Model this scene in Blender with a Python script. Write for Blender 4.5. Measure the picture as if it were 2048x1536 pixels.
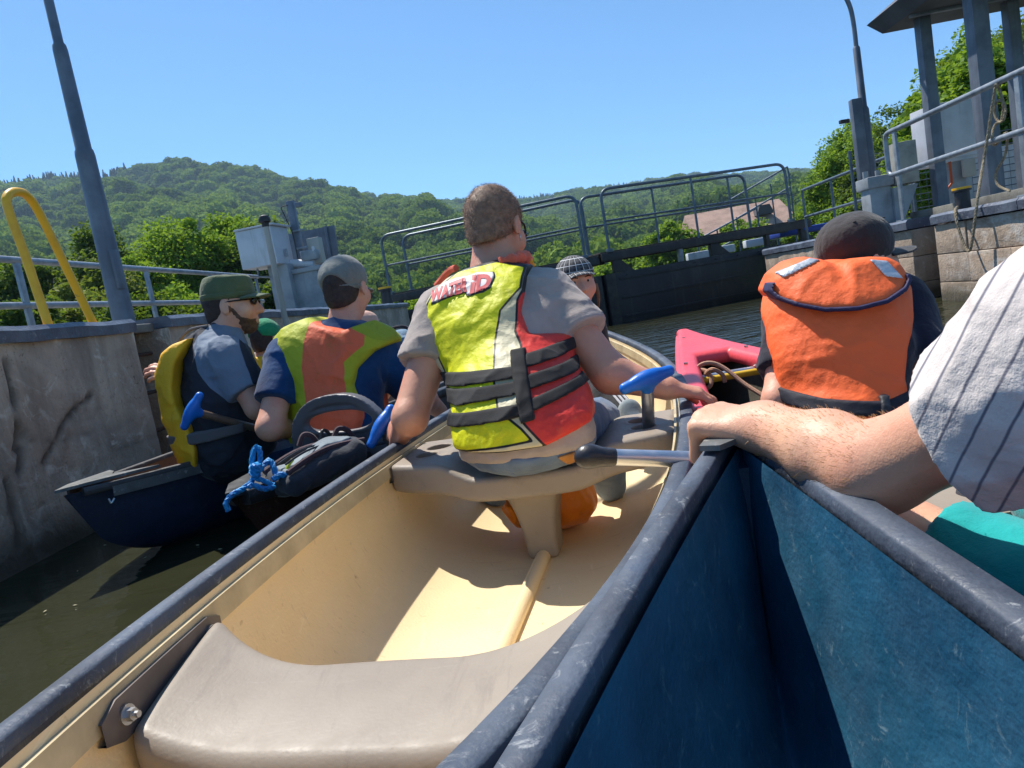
import bpy, bmesh, math, random
import numpy as np
from mathutils import Vector, Matrix, noise as mnoise
rnd = random.Random(7)
rng = np.random.default_rng(7)
scene = bpy.context.scene
for o in list(bpy.data.objects):
    bpy.data.objects.remove(o)

# ------------------------------------------------------------------ camera
# world: +Y runs along the lock chamber, z = 0 is the water, metres
F_PX, CX, CY = 1450.0, 1024.0, 768.0          # focal length in pixels of the 2048 x 1536 photograph
CAM_H = 0.70
ROLL = math.radians(10.0)
VPX, VPY = 46.0, 176.0                        # where the chamber's axis vanishes, from the picture centre
_s, _c = math.sin(ROLL), math.cos(ROLL)
PITCH = math.atan((VPY * _c - VPX * _s) / F_PX)
_Z = np.array([-_s * math.cos(PITCH), _c * math.cos(PITCH), math.sin(PITCH)])
_Y = np.array([VPX, VPY, -F_PX]); _Y /= np.linalg.norm(_Y)
_X = np.cross(_Y, _Z)
RC = np.array([_X, _Y, _Z])
CAM = np.array([0.0, 0.0, CAM_H])
FWD = RC @ np.array([0, 0, -1.0])
cd = bpy.data.cameras.new('camera')
cam = bpy.data.objects.new('camera', cd)
scene.collection.objects.link(cam)
cam.matrix_world = Matrix(((*RC[0], CAM[0]), (*RC[1], CAM[1]), (*RC[2], CAM[2]), (0, 0, 0, 1)))
cd.sensor_width = 36.0
cd.lens = 36.0 * F_PX / 2048.0
cd.clip_start = 0.02
cd.clip_end = 9000
scene.camera = cam

# ------------------------------------------------------------------ sky, sun, exposure
SUN_AZ, SUN_EL = math.radians(-42.0), math.radians(60.0)     # azimuth from +Y towards +X
world = bpy.data.worlds.new('World')
scene.world = world
world.use_nodes = True
wn = world.node_tree
bg = wn.nodes['Background']
sky = wn.nodes.new('ShaderNodeTexSky')
sky.sky_type = 'NISHITA'
sky.sun_disc = False
sky.sun_elevation = SUN_EL
sky.sun_rotation = SUN_AZ
sky.altitude = 4000
sky.air_density = 1.0
sky.dust_density = 0.0
sky.ozone_density = 8.0
tint = wn.nodes.new('ShaderNodeMix'); tint.data_type = 'RGBA'; tint.blend_type = 'MULTIPLY'; tint.inputs[0].default_value = 1.0
tint.inputs[7].default_value = (0.88, 1.06, 0.96, 1.0)          # white balance of the phone
wn.links.new(sky.outputs[0], tint.inputs[6]); wn.links.new(tint.outputs[2], bg.inputs[0])
bg.inputs[1].default_value = 0.106
sl = bpy.data.lights.new('sun', 'SUN')
sl.energy = 3.4
sl.angle = math.radians(0.53)
sl.color = (1.0, 0.95, 0.87)
sun = bpy.data.objects.new('sun', sl)
scene.collection.objects.link(sun)
sdir = Vector((math.sin(SUN_AZ) * math.cos(SUN_EL), math.cos(SUN_AZ) * math.cos(SUN_EL), math.sin(SUN_EL)))
sun.rotation_euler = sdir.to_track_quat('Z', 'Y').to_euler()
sun.location = sdir * 50
scene.view_settings.view_transform = 'Standard'
scene.view_settings.look = 'None'
scene.view_settings.gamma = 1.0
scene.view_settings.use_curve_mapping = False
scene.view_settings.exposure = 1.1
scene.render.engine = 'CYCLES'

# ------------------------------------------------------------------ pixel -> place helpers
def ray(x, y):
    d = RC @ np.array([x - CX, CY - y, -F_PX])
    return d / np.linalg.norm(d)
def at_z(x, y, z=0.0):
    d = ray(x, y); return CAM + d * ((z - CAM_H) / d[2])
def at_x(x, y, X):
    d = ray(x, y); return CAM + d * (X / d[0])
def at_y(x, y, Y):
    d = ray(x, y); return CAM + d * (Y / d[1])
def W(x, y, D):
    d = RC @ np.array([x - CX, CY - y, -F_PX]); return CAM + d * (D / F_PX)
def V(p): return Vector((float(p[0]), float(p[1]), float(p[2])))

# ------------------------------------------------------------------ objects
def link(o, parent=None):
    scene.collection.objects.link(o)
    if parent is not None: o.parent = parent
    return o
def tag(o, label=None, cat=None, group=None, kind=None):
    if label: o['label'] = label
    if cat: o['category'] = cat
    if group: o['group'] = group
    if kind: o['kind'] = kind
    return o
def thing(name, label, cat, loc=(0, 0, 0), group=None, rz=0.0):
    o = bpy.data.objects.new(name, None)
    o.empty_display_size = 0.1
    link(o); o.location = loc; o.rotation_euler = (0, 0, rz)
    bpy.context.view_layer.update()
    return tag(o, label, cat, group)
def mesh_obj(name, me, mat, parent=None, world_space=True):
    o = bpy.data.objects.new(name, me)
    for m in (mat if isinstance(mat, (list, tuple)) else [mat]):
        me.materials.append(m)
    link(o, parent)
    if parent is not None and world_space:
        o.matrix_parent_inverse = world_mat(parent).inverted()
    return o
def world_mat(o):
    m = Matrix.LocRotScale(o.location, o.rotation_euler, o.scale)
    if o.parent is not None:
        m = world_mat(o.parent) @ o.matrix_parent_inverse @ m
    return m

class MB:
    """collects verts and faces for one mesh"""
    def __init__(s): s.v = []; s.f = []; s.mi = []
    def add(s, vs, fs, mi=0):
        b = len(s.v); s.v += [tuple(map(float, p)) for p in vs]
        s.f += [tuple(b + i for i in f) for f in fs]; s.mi += [mi] * len(fs); return s
    def box(s, c, size, ax=None, bev=0.0, mi=0):
        bm = bmesh.new(); bmesh.ops.create_cube(bm, size=1.0)
        for v in bm.verts: v.co = Vector((v.co.x * size[0], v.co.y * size[1], v.co.z * size[2]))
        if bev > 0: bmesh.ops.bevel(bm, geom=list(bm.edges), offset=bev, segments=2, affect='EDGES', profile=0.6)
        A = Matrix.Identity(3) if ax is None else ax
        c = V(c); bm.verts.index_update()
        s.add([A @ v.co + c for v in bm.verts], [[v.index for v in f.verts] for f in bm.faces], mi); bm.free(); return s
    def tube(s, pts, r, seg=10, cap=True, mi=0, closed=False):
        pts = [V(p) for p in pts]; n = len(pts)
        rr = list(r) if hasattr(r, '__len__') else [r] * n
        vs = []; fs = []; up = None
        for i, p in enumerate(pts):
            if closed: t = pts[(i + 1) % n] - pts[i - 1]
            else: t = pts[min(i + 1, n - 1)] - pts[max(i - 1, 0)]
            if t.length < 1e-9: t = Vector((0, 0, 1))
            t.normalize()
            if up is None: up = Vector((0, 0, 1)) if abs(t.z) < 0.9 else Vector((1, 0, 0))
            a = t.cross(up)
            if a.length < 1e-5: a = t.orthogonal()
            a.normalize(); b = a.cross(t).normalized(); up = b
            for k in range(seg):
                an = 2 * math.pi * k / seg
                vs.append(p + (a * math.cos(an) + b * math.sin(an)) * rr[i])
        m = n if closed else n - 1
        for i in range(m):
            for k in range(seg):
                k2 = (k + 1) % seg; j = (i + 1) % n
                fs.append((i * seg + k, i * seg + k2, j * seg + k2, j * seg + k))
        if cap and not closed:
            fs.append(tuple(range(seg))[::-1]); fs.append(tuple((n - 1) * seg + k for k in range(seg)))
        return s.add(vs, fs, mi)
    def lathe(s, prof, c=(0, 0, 0), seg=24, ax=None, mi=0):
        A = Matrix.Identity(3) if ax is None else ax; c = V(c)
        vs = []; fs = []; n = len(prof)
        for (r, z) in prof:
            for k in range(seg):
                a = 2 * math.pi * k / seg; vs.append(A @ Vector((r * math.cos(a), r * math.sin(a), z)) + c)
        for i in range(n - 1):
            for k in range(seg):
                k2 = (k + 1) % seg; fs.append((i * seg + k, i * seg + k2, (i + 1) * seg + k2, (i + 1) * seg + k))
        fs.append(tuple(range(seg))[::-1]); fs.append(tuple((n - 1) * seg + k for k in range(seg)))
        return s.add(vs, fs, mi)
    def prism(s, poly, d, mi=0):
        """polygon (3D points) extruded by vector d"""
        n = len(poly); d = np.array(d, float)
        vs = [np.array(p, float) for p in poly]; vs = vs + [p + d for p in vs]
        fs = [tuple(range(n))[::-1], tuple(range(n, 2 * n))]
        for i in range(n): j = (i + 1) % n; fs.append((i, j, n + j, n + i))
        return s.add(vs, fs, mi)
    def grid(s, P, mi=0, closed_u=False):
        """P: (nu, nv, 3)"""
        nu, nv = P.shape[:2]; fs = []
        for i in range(nu if closed_u else nu - 1):
            i2 = (i + 1) % nu
            for j in range(nv - 1): fs.append((i * nv + j, i2 * nv + j, i2 * nv + j + 1, i * nv + j + 1))
        return s.add(P.reshape(-1, 3), fs, mi)
    def mesh(s, name, smooth=True, angle=40):
        me = bpy.data.meshes.new(name); me.from_pydata(s.v, [], s.f); me.validate()
        bm = bmesh.new(); bm.from_mesh(me); bmesh.ops.recalc_face_normals(bm, faces=list(bm.faces)); bm.to_mesh(me); bm.free()
        if any(s.mi) and len(s.mi) == len(me.polygons): me.polygons.foreach_set('material_index', s.mi)
        if smooth:
            me.polygons.foreach_set('use_smooth', [True] * len(me.polygons))
            me.set_sharp_from_angle(angle=math.radians(angle))
        return me
    def obj(s, name, mat, parent=None, smooth=True, angle=40):
        return mesh_obj(name, s.mesh(name, smooth, angle), mat, parent)

def smooth_path(pts, n=8, closed=False):
    """Catmull-Rom through the points"""
    P = [np.array(p, float) for p in pts]; out = []
    m = len(P)
    for i in range(m if closed else m - 1):
        if closed: p0, p1, p2, p3 = P[i - 1], P[i], P[(i + 1) % m], P[(i + 2) % m]
        else: p0, p1, p2, p3 = P[max(i - 1, 0)], P[i], P[i + 1], P[min(i + 2, m - 1)]
        for k in range(n):
            t = k / n
            out.append(0.5 * ((2 * p1) + (-p0 + p2) * t + (2 * p0 - 5 * p1 + 4 * p2 - p3) * t * t + (-p0 + 3 * p1 - 3 * p2 + p3) * t ** 3))
    if not closed: out.append(P[-1])
    return out
def round_path(pts, r, n=6):
    """polyline with rounded corners"""
    P = [np.array(p, float) for p in pts]; out = [P[0]]
    for i in range(1, len(P) - 1):
        a, b, c = P[i - 1], P[i], P[i + 1]
        u = (a - b) / np.linalg.norm(a - b); v = (c - b) / np.linalg.norm(c - b)
        rr = min(r, np.linalg.norm(a - b) * .49, np.linalg.norm(c - b) * .49)
        s0, s1 = b + u * rr, b + v * rr
        for k in range(n + 1):
            t = k / n; out.append((1 - t) ** 2 * s0 + 2 * t * (1 - t) * b + t * t * s1)
    out.append(P[-1]); return out

# ------------------------------------------------------------------ materials
def lin(c):
    f = lambda u: u / 12.92 if u <= 0.04045 else ((u + 0.055) / 1.055) ** 2.4
    return tuple(f(x) for x in c)
def new_mat(name):
    m = bpy.data.materials.new(name); m.use_nodes = True
    return m, m.node_tree, m.node_tree.nodes['Principled BSDF']
def coords(nt, scale=1.0, kind='Object', loc=None):
    tc = nt.nodes.new('ShaderNodeTexCoord'); mp = nt.nodes.new('ShaderNodeMapping')
    mp.inputs['Scale'].default_value = (scale,) * 3 if not hasattr(scale, '__len__') else scale
    if loc: mp.inputs['Location'].default_value = loc
    nt.links.new(tc.outputs[kind], mp.inputs[0]); return mp.outputs[0]
def noise_fac(nt, scale, detail=5, rough=0.6, lo=0.35, hi=0.65, vec=None, dist=0.0):
    n = nt.nodes.new('ShaderNodeTexNoise')
    n.inputs['Scale'].default_value = 1.0; n.inputs['Detail'].default_value = detail
    n.inputs['Roughness'].default_value = rough; n.inputs['Distortion'].default_value = dist
    nt.links.new(vec if vec is not None else coords(nt, scale), n.inputs['Vector'])
    r = nt.nodes.new('ShaderNodeMapRange')
    r.inputs['From Min'].default_value = lo; r.inputs['From Max'].default_value = hi
    r.clamp = True
    nt.links.new(n.outputs['Fac'], r.inputs['Value']); return r.outputs[0]
def mixc(nt, fac, a, b, mode='MIX'):
    m = nt.nodes.new('ShaderNodeMix'); m.data_type = 'RGBA'; m.blend_type = mode
    for k, v in ((0, fac), (6, a), (7, b)):
        if hasattr(v, 'is_linked') or hasattr(v, 'links'): nt.links.new(v, m.inputs[k])
        elif k == 0: m.inputs[0].default_value = v
        else: m.inputs[k].default_value = (*v, 1.0) if len(v) == 3 else v
    return m.outputs[2]
def math_node(nt, op, a, b=0.0, clamp=False):
    m = nt.nodes.new('ShaderNodeMath'); m.operation = op; m.use_clamp = clamp
    for k, v in ((0, a), (1, b)):
        if hasattr(v, 'links'): nt.links.new(v, m.inputs[k])
        else: m.inputs[k].default_value = v
    return m.outputs[0]
def attr(nt, name):
    a = nt.nodes.new('ShaderNodeAttribute'); a.attribute_name = name; return a.outputs['Fac']
def step(nt, v, w=0.0008):
    """1 where v < 0, crisp edge"""
    r = nt.nodes.new('ShaderNodeMapRange'); r.clamp = True
    r.inputs['From Min'].default_value = -w; r.inputs['From Max'].default_value = w
    r.inputs['To Min'].default_value = 1.0; r.inputs['To Max'].default_value = 0.0
    nt.links.new(v, r.inputs['Value']); return r.outputs[0]
def add_bump(nt, bs, layers):
    """layers: (scale, strength, detail)"""
    prev = None
    for sc, st, det in layers:
        n = nt.nodes.new('ShaderNodeTexNoise'); n.inputs['Scale'].default_value = 1.0
        n.inputs['Detail'].default_value = det
        nt.links.new(coords(nt, sc), n.inputs['Vector'])
        b = nt.nodes.new('ShaderNodeBump'); b.inputs['Strength'].default_value = 1.0
        b.inputs['Distance'].default_value = st
        nt.links.new(n.outputs['Fac'], b.inputs['Height'])
        if prev is not None: nt.links.new(prev, b.inputs['Normal'])
        prev = b.outputs[0]
    nt.links.new(prev, bs.inputs['Normal'])
def mat(name, col, rough=0.5, metal=0.0, var=None, var2=None, bump=None, spec=0.5, coat=0.0, sss=0.0, rvar=None, sheen=0.0):
    """col is given as displayed (sRGB 0..1). var: (colour, scale, lo, hi) noise blends"""
    m, nt, bs = new_mat(name)
    c = lin(col)
    bs.inputs['Base Color'].default_value = (*c, 1)
    bs.inputs['Roughness'].default_value = rough
    bs.inputs['Metallic'].default_value = metal
    bs.inputs['Specular IOR Level'].default_value = spec
    bs.inputs['Coat Weight'].default_value = coat
    if sheen: bs.inputs['Sheen Weight'].default_value = sheen
    if sss:
        bs.inputs['Subsurface Weight'].default_value = sss
        bs.inputs['Subsurface Radius'].default_value = (1.0, 0.35, 0.2); bs.inputs['Subsurface Scale'].default_value = 0.008
    out = c
    for v in (var, var2):
        if v:
            f = noise_fac(nt, v[1], lo=v[2], hi=v[3], dist=(v[4] if len(v) > 4 else 0.0))
            out = mixc(nt, f, out, lin(v[0]))
    if out is not c: nt.links.new(out, bs.inputs['Base Color'])
    if rvar:
        f = noise_fac(nt, rvar[1], lo=.35, hi=.65)
        r = nt.nodes.new('ShaderNodeMapRange'); r.inputs['To Min'].default_value = rough; r.inputs['To Max'].default_value = rvar[0]
        nt.links.new(f, r.inputs['Value']); nt.links.new(r.outputs[0], bs.inputs['Roughness'])
    if bump: add_bump(nt, bs, bump)
    return m

# ------------------------------------------------------------------ signed distance shapes -> one continuous mesh
def smin(a, b, k):
    if k <= 0: return np.minimum(a, b)
    h = np.maximum(k - np.abs(a - b), 0) / k
    return np.minimum(a, b) - h * h * k * 0.25
def smax(a, b, k): return -smin(-a, -b, k)
def cone(a, b, ra, rb):
    a = np.array(a, float); b = np.array(b, float); ba = b - a; L = max(ba @ ba, 1e-9)
    def f(P):
        t = np.clip((P - a) @ ba / L, 0, 1)
        return np.linalg.norm(P - a - t[:, None] * ba, axis=1) - (ra + (rb - ra) * t)
    return f
def frame(fwd, up=(0, 0, 1)):
    """rows: right, forward, up"""
    f = np.array(fwd, float); f /= np.linalg.norm(f)
    u = np.array(up, float); u = u - (u @ f) * f; u /= np.linalg.norm(u)
    return np.array([np.cross(f, u), f, u])
def ell(c, r, A=None):
    c = np.array(c, float); r = np.array(r, float)
    def f(P):
        q = P - c
        if A is not None: q = q @ A.T
        k0 = np.linalg.norm(q / r, axis=1); k1 = np.linalg.norm(q / (r * r), axis=1)
        return k0 * (k0 - 1.0) / np.maximum(k1, 1e-6)
    return f
def rbox(c, h, r, A=None):
    c = np.array(c, float); h = np.array(h, float) - r
    def f(P):
        q = P - c
        if A is not None: q = q @ A.T
        q = np.abs(q) - h
        return np.linalg.norm(np.maximum(q, 0), axis=1) + np.minimum(q.max(1), 0) - r
    return f
def union(fs, k=0.03):
    def f(P):
        d = fs[0](P)
        for g in fs[1:]: d = smin(d, g(P), k)
        return d
    return f
def wav(P, s, seed=0):
    """cheap smooth noise, about -1..1"""
    r = np.random.default_rng(seed); out = 0
    for i in range(5):
        k = r.normal(size=3); k /= np.linalg.norm(k); out = out + np.sin(P @ (k * s * (0.6 + 0.25 * i)) + r.random() * 6.28 + 1.3 * np.sin(P @ (r.normal(size=3) * s * .35)))
    return out / 3.0
def folds(P, s, seed=0, dirn=None):
    """ridged creases, 0..1"""
    Q = P if dirn is None else P - .75 * (P @ np.array(dirn, float))[:, None] * np.array(dirn, float)
    r = 1 - np.abs(wav(Q, s, seed)); return np.clip(r, 0, 1) ** 3
def sleeve(s_, e_, k, r0, r1):
    """open-ended sleeve along the upper arm, cut square at fraction k"""
    s_ = np.array(s_, float); e_ = np.array(e_, float); c = cone(s_, e_, r0, r0 + (r1 - r0) / max(k, .01)); dv = (e_ - s_) / np.linalg.norm(e_ - s_); m = s_ * (1 - k) + e_ * k
    return lambda P: smax(c(P), (P - m) @ dv, .008)
def poly_sd(Q, poly):
    """signed distance of 2D points to a polygon, negative inside"""
    poly = np.array(poly, float); n = len(poly)
    d = np.full(len(Q), 1e9); ins = np.zeros(len(Q), bool)
    for i in range(n):
        a, b = poly[i], poly[(i + 1) % n]; ba = b - a
        t = np.clip((Q - a) @ ba / max(ba @ ba, 1e-12), 0, 1)
        d = np.minimum(d, np.linalg.norm(Q - a - t[:, None] * ba, axis=1))
        if abs(ba[1]) > 1e-12:
            c = (a[1] > Q[:, 1]) != (b[1] > Q[:, 1])
            ins ^= c & (Q[:, 0] < ba[0] * (Q[:, 1] - a[1]) / ba[1] + a[0])
    return np.where(ins, -d, d)
class Plane2:
    """a flat chart of a back or a side: a point, and the horizontal and upward directions of the chart"""
    def __init__(s, pix, D, normal):
        s.o = W(*pix, D); n = np.array(normal, float); n /= np.linalg.norm(n)
        s.n = n; s.a = np.cross(n, [0, 0, 1.0]); s.a /= np.linalg.norm(s.a); s.b = np.array([0, 0, 1.0])
    def pt(s, x, y):
        d = ray(x, y); t = ((s.o - CAM) @ s.n) / (d @ s.n); p = CAM + d * t - s.o
        return (p @ s.a, p @ s.b)
    def poly(s, pts): return [s.pt(*p) for p in pts]
    def chart(s, P): q = P - s.o; return np.stack([q @ s.a, q @ s.b], 1)
    def sd(s, pts):
        pl = s.poly(pts); return lambda P: poly_sd(s.chart(P), pl)
def sdf_mesh(name, f, lo, hi, h, attrs=None):
    lo = np.array(lo, float); hi = np.array(hi, float); B = 8
    nb = np.ceil((hi - lo) / (h * B)).astype(int); dims = nb * B
    cs = np.stack(np.meshgrid(*[np.arange(n) for n in nb], indexing='ij'), -1).reshape(-1, 3)
    cen = lo + (cs * B + (B - 1) / 2) * h
    dc = f(cen); vol = np.repeat(np.repeat(np.repeat(dc.reshape(nb), B, 0), B, 1), B, 2).astype(np.float32)
    keep = np.abs(dc) < B * h * 1.45 + 0.012
    loc = np.stack(np.meshgrid(*[np.arange(B)] * 3, indexing='ij'), -1).reshape(-1, 3)
    kb = cs[keep]
    for i in range(0, len(kb), 400):
        b = kb[i:i + 400]; idx = (b[:, None, :] * B + loc[None]).reshape(-1, 3)
        d = f(lo + idx * h); vol[idx[:, 0], idx[:, 1], idx[:, 2]] = d
    ins = vol < 0
    s = np.zeros(dims - 1, np.int8)
    cor = [(i, j, k) for i in (0, 1) for j in (0, 1) for k in (0, 1)]
    for (i, j, k) in cor: s += ins[i:dims[0] - 1 + i, j:dims[1] - 1 + j, k:dims[2] - 1 + k]
    act = np.argwhere((s > 0) & (s < 8))
    acc = np.zeros((len(act), 3)); cnt = np.zeros(len(act))
    for ax in range(3):
        for c in cor:
            if c[ax]: continue
            e = list(c); e[ax] = 1
            a = vol[act[:, 0] + c[0], act[:, 1] + c[1], act[:, 2] + c[2]]; b = vol[act[:, 0] + e[0], act[:, 1] + e[1], act[:, 2] + e[2]]
            m = (a < 0) != (b < 0); t = np.where(m, a / np.where(m, a - b, 1), 0)
            p = np.tile(np.array(c, float), (len(act), 1)); p[:, ax] += t
            acc += p * m[:, None]; cnt += m
    vs = lo + (act + acc / cnt[:, None]) * h
    ids = np.full(dims - 1, -1, np.int64); ids[act[:, 0], act[:, 1], act[:, 2]] = np.arange(len(act))
    quads = []
    for ax in range(3):
        u, v = [(1, 2), (2, 0), (0, 1)][ax]
        sl0 = [slice(None)] * 3; sl1 = [slice(None)] * 3; sl0[ax] = slice(0, -1); sl1[ax] = slice(1, None)
        ch = np.argwhere(ins[tuple(sl0)] != ins[tuple(sl1)])
        ch = ch[(ch[:, u] > 0) & (ch[:, v] > 0) & (ch[:, u] < dims[u] - 1) & (ch[:, v] < dims[v] - 1)]
        q = []
        for du, dv in ((0, 0), (1, 0), (1, 1), (0, 1)):
            c = ch.copy(); c[:, u] -= du; c[:, v] -= dv; q.append(ids[c[:, 0], c[:, 1], c[:, 2]])
        q = np.stack(q, 1); fl = ins[ch[:, 0], ch[:, 1], ch[:, 2]]; q[fl] = q[fl][:, ::-1]
        quads.append(q)
    q = np.concatenate(quads); q = q[(q >= 0).all(1)][:, ::-1]
    me = bpy.data.meshes.new(name)
    me.vertices.add(len(vs)); me.vertices.foreach_set('co', vs.ravel())
    me.loops.add(len(q) * 4); me.loops.foreach_set('vertex_index', q.ravel().astype(np.int32))
    me.polygons.add(len(q)); me.polygons.foreach_set('loop_start', np.arange(len(q), dtype=np.int32) * 4)
    me.update(calc_edges=True)
    me.polygons.foreach_set('use_smooth', np.ones(len(q), bool))
    for k, g in (attrs or {}).items():
        a = me.attributes.new(k, 'FLOAT', 'POINT'); a.data.foreach_set('value', np.asarray(g(vs), np.float32))
    me.validate()
    return me
def sdf_obj(name, f, lo, hi, h, m, parent=None, attrs=None):
    return mesh_obj(name, sdf_mesh(name, f, lo, hi, h, attrs), m, parent)
def bounds(pts, pad):
    P = np.array(pts); return P.min(0) - pad, P.max(0) + pad
# ================================================================== the setting
XL, XR = -2.14, 3.75                # faces of the chamber walls
ZL, ZR = 0.95, 0.80                 # tops of the walls
# ---- water
def water_mat():
    m, nt, bs = new_mat('lock_water')
    bs.inputs['Base Color'].default_value = (0.028, 0.029, 0.014, 1)
    bs.inputs['Roughness'].default_value = 0.05
    bs.inputs['IOR'].default_value = 1.33
    f = noise_fac(nt, 1.6, lo=.3, hi=.7)
    nt.links.new(mixc(nt, f, (0.034, 0.035, 0.017), (0.020, 0.022, 0.011)), bs.inputs['Base Color'])
    prev = None
    # ripples grow with distance from the sheltered corner between boats and wall (open water beyond the boats)
    tc = nt.nodes.new('ShaderNodeTexCoord'); sep = nt.nodes.new('ShaderNodeSeparateXYZ')
    nt.links.new(tc.outputs['Object'], sep.inputs[0])
    mr = nt.nodes.new('ShaderNodeMapRange'); mr.inputs['From Min'].default_value = -1.0; mr.inputs['From Max'].default_value = 1.0
    mr.inputs['To Min'].default_value = 0.12; mr.inputs['To Max'].default_value = 1.0; mr.clamp = True
    nt.links.new(sep.outputs[0], mr.inputs['Value'])
    for sc, st, det, d in (((1.7, 4.2, 1), 0.10, 2, .8), ((6, 10, 1), 0.028, 3, .4), ((26, 30, 1), 0.003, 2, 0)):
        n = nt.nodes.new('ShaderNodeTexNoise'); n.inputs['Scale'].default_value = 1.0; n.inputs['Detail'].default_value = det
        n.inputs['Distortion'].default_value = d
        nt.links.new(coords(nt, sc), n.inputs['Vector'])
        b = nt.nodes.new('ShaderNodeBump'); b.inputs['Distance'].default_value = st
        nt.links.new(mr.outputs[0], b.inputs['Strength'])
        nt.links.new(n.outputs['Fac'], b.inputs['Height'])
        if prev is not None: nt.links.new(prev, b.inputs['Normal'])
        prev = b.outputs[0]
    nt.links.new(prev, bs.inputs['Normal'])
    return m
M_water = water_mat()
mb = MB(); mb.add([(-3.2, -30, 0), (5.6, -30, 0), (5.6, 14.4, 0), (-3.2, 14.4, 0)], [(0, 1, 2, 3)])
tag(mb.obj('water', M_water, smooth=False), kind='structure')
mb = MB(); mb.add([(-9, 13.2, -1.9), (12, 13.2, -1.9), (40, 400, -1.9), (-30, 400, -1.9)], [(0, 1, 2, 3)])
tag(mb.obj('river_water', M_water, smooth=False), kind='structure')

# ---- banks
M_grass = mat('bank_grass', (0.30, 0.36, 0.16), .95, var=((0.42, 0.42, 0.22), 3.0, .4, .7), var2=((0.2, .28, .1), .25, .4, .6), bump=[(40, .02, 3)])
M_paving = mat('bank_concrete', (0.50, 0.49, 0.46), .9, var=((0.36, 0.35, 0.32), 5, .4, .7), bump=[(60, .004, 4)])
mb = MB(); mb.add([(XL - .5, -30, ZL - .03), (XL - .5, 14, ZL - .03), (-9, 16, .3), (-30, 400, .3), (-3500, 400, .3), (-3500, -30, .3), (-8, -30, .6), (-8, 12, .6)],
                  [(0, 1, 7, 6), (1, 2, 7), (6, 7, 2, 3, 4, 5)])
tag(mb.obj('ground_left_bank', M_grass, smooth=False), kind='structure')
mb = MB(); mb.add([(XR + .5, -30, ZR - .03), (XR + .5, 14, ZR - .03), (12, 16, .3), (40, 400, .3), (3500, 400, .3), (3500, -30, .3), (12, -30, .6), (12, 12, .6)],
                  [(0, 6, 7, 1), (1, 7, 2), (6, 5, 4, 3, 2, 7)])
tag(mb.obj('ground_right_bank', M_grass, smooth=False), kind='structure')
mb = MB(); mb.add([(-3500, 400, .3), (3500, 400, .3), (3500, 3600, .3), (-3500, 3600, .3)], [(0, 1, 2, 3)])
tag(mb.obj('ground', M_grass, smooth=False), kind='structure')
mb = MB().box((XL - 1.35, 1.2, ZL - .05), (1.9, 25, .09))
tag(mb.obj('pavement_left', M_paving), kind='structure')
mb = MB().box((XR + 1.85, 1.2, ZR - .05), (2.9, 25, .09))
tag(mb.obj('pavement_right', M_paving), kind='structure')

# ---- hills: ridge elevation (deg) and distance (m) by azimuth, from the skyline
AZ = np.array([-75, -50, -40, -34.9, -32, -29.1, -26.5, -24.2, -20, -16, -10.7, -6, -3.7, 0, 2.6, 3.7, 6.3, 10, 13.7, 16.5, 19.2, 21.8, 27, 34, 50, 75])
EL = np.array([9, 11.5, 12.6, 12.6, 12.8, 12.7, 13.3, 13.6, 12.5, 11.0, 9.5, 8.3, 7.8, 7.2, 7.0, 7.1, 7.05, 6.9, 6.6, 5.8, 5.4, 5.2, 5.6, 6.2, 6, 5])
DI = np.array([700, 720, 760, 800, 800, 780, 720, 680, 690, 720, 800, 900, 980, 1080, 1160, 1240, 1300, 1320, 1350, 1450, 1500, 1500, 1300, 1100, 1000, 900])
def hill_h(az, r):
    el = np.interp(az, AZ, EL); D = np.interp(az, AZ, DI)
    top = D * np.tan(np.radians(el)) + .4 - 9.0
    r0 = 120 + 60 * np.sin(az * .11 + 1) ** 2
    s = np.clip((r - r0) / (D - r0), 0, 1)
    prof = s ** 1.15 * (1.0 + .10 * np.sin(s * 9 + az * .35) * (1 - s) * s * 4)
    h = top * prof
    back = np.clip((r - D) / D, 0, 1)
    gul = (np.sin(az * .9 + r * .004) + .6 * np.sin(az * 2.1 - r * .009 + 2)) * 7 * s * (1 - s) * 2.4
    return np.where(r > D, top * (1 - .55 * back), h + gul) + .3
naz, nr = 220, 70
azs = np.linspace(-74, 74, naz); P = np.zeros((naz, nr, 3))
for i, a in enumerate(azs):
    D = np.interp(a, AZ, DI)
    rr = np.concatenate([np.linspace(100, D, nr - 12), np.linspace(D * 1.02, D * 1.9, 12)])
    ar = math.radians(a)
    P[i, :, 0] = rr * math.sin(ar); P[i, :, 1] = rr * math.cos(ar); P[i, :, 2] = hill_h(np.full(nr, a), rr)
M_hill = mat('hill_undergrowth', (0.20, 0.27, 0.13), 1.0, var=((0.28, .33, .16), .02, .4, .6))
tag(MB().grid(P).obj('hills', M_hill), kind='structure')

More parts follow.
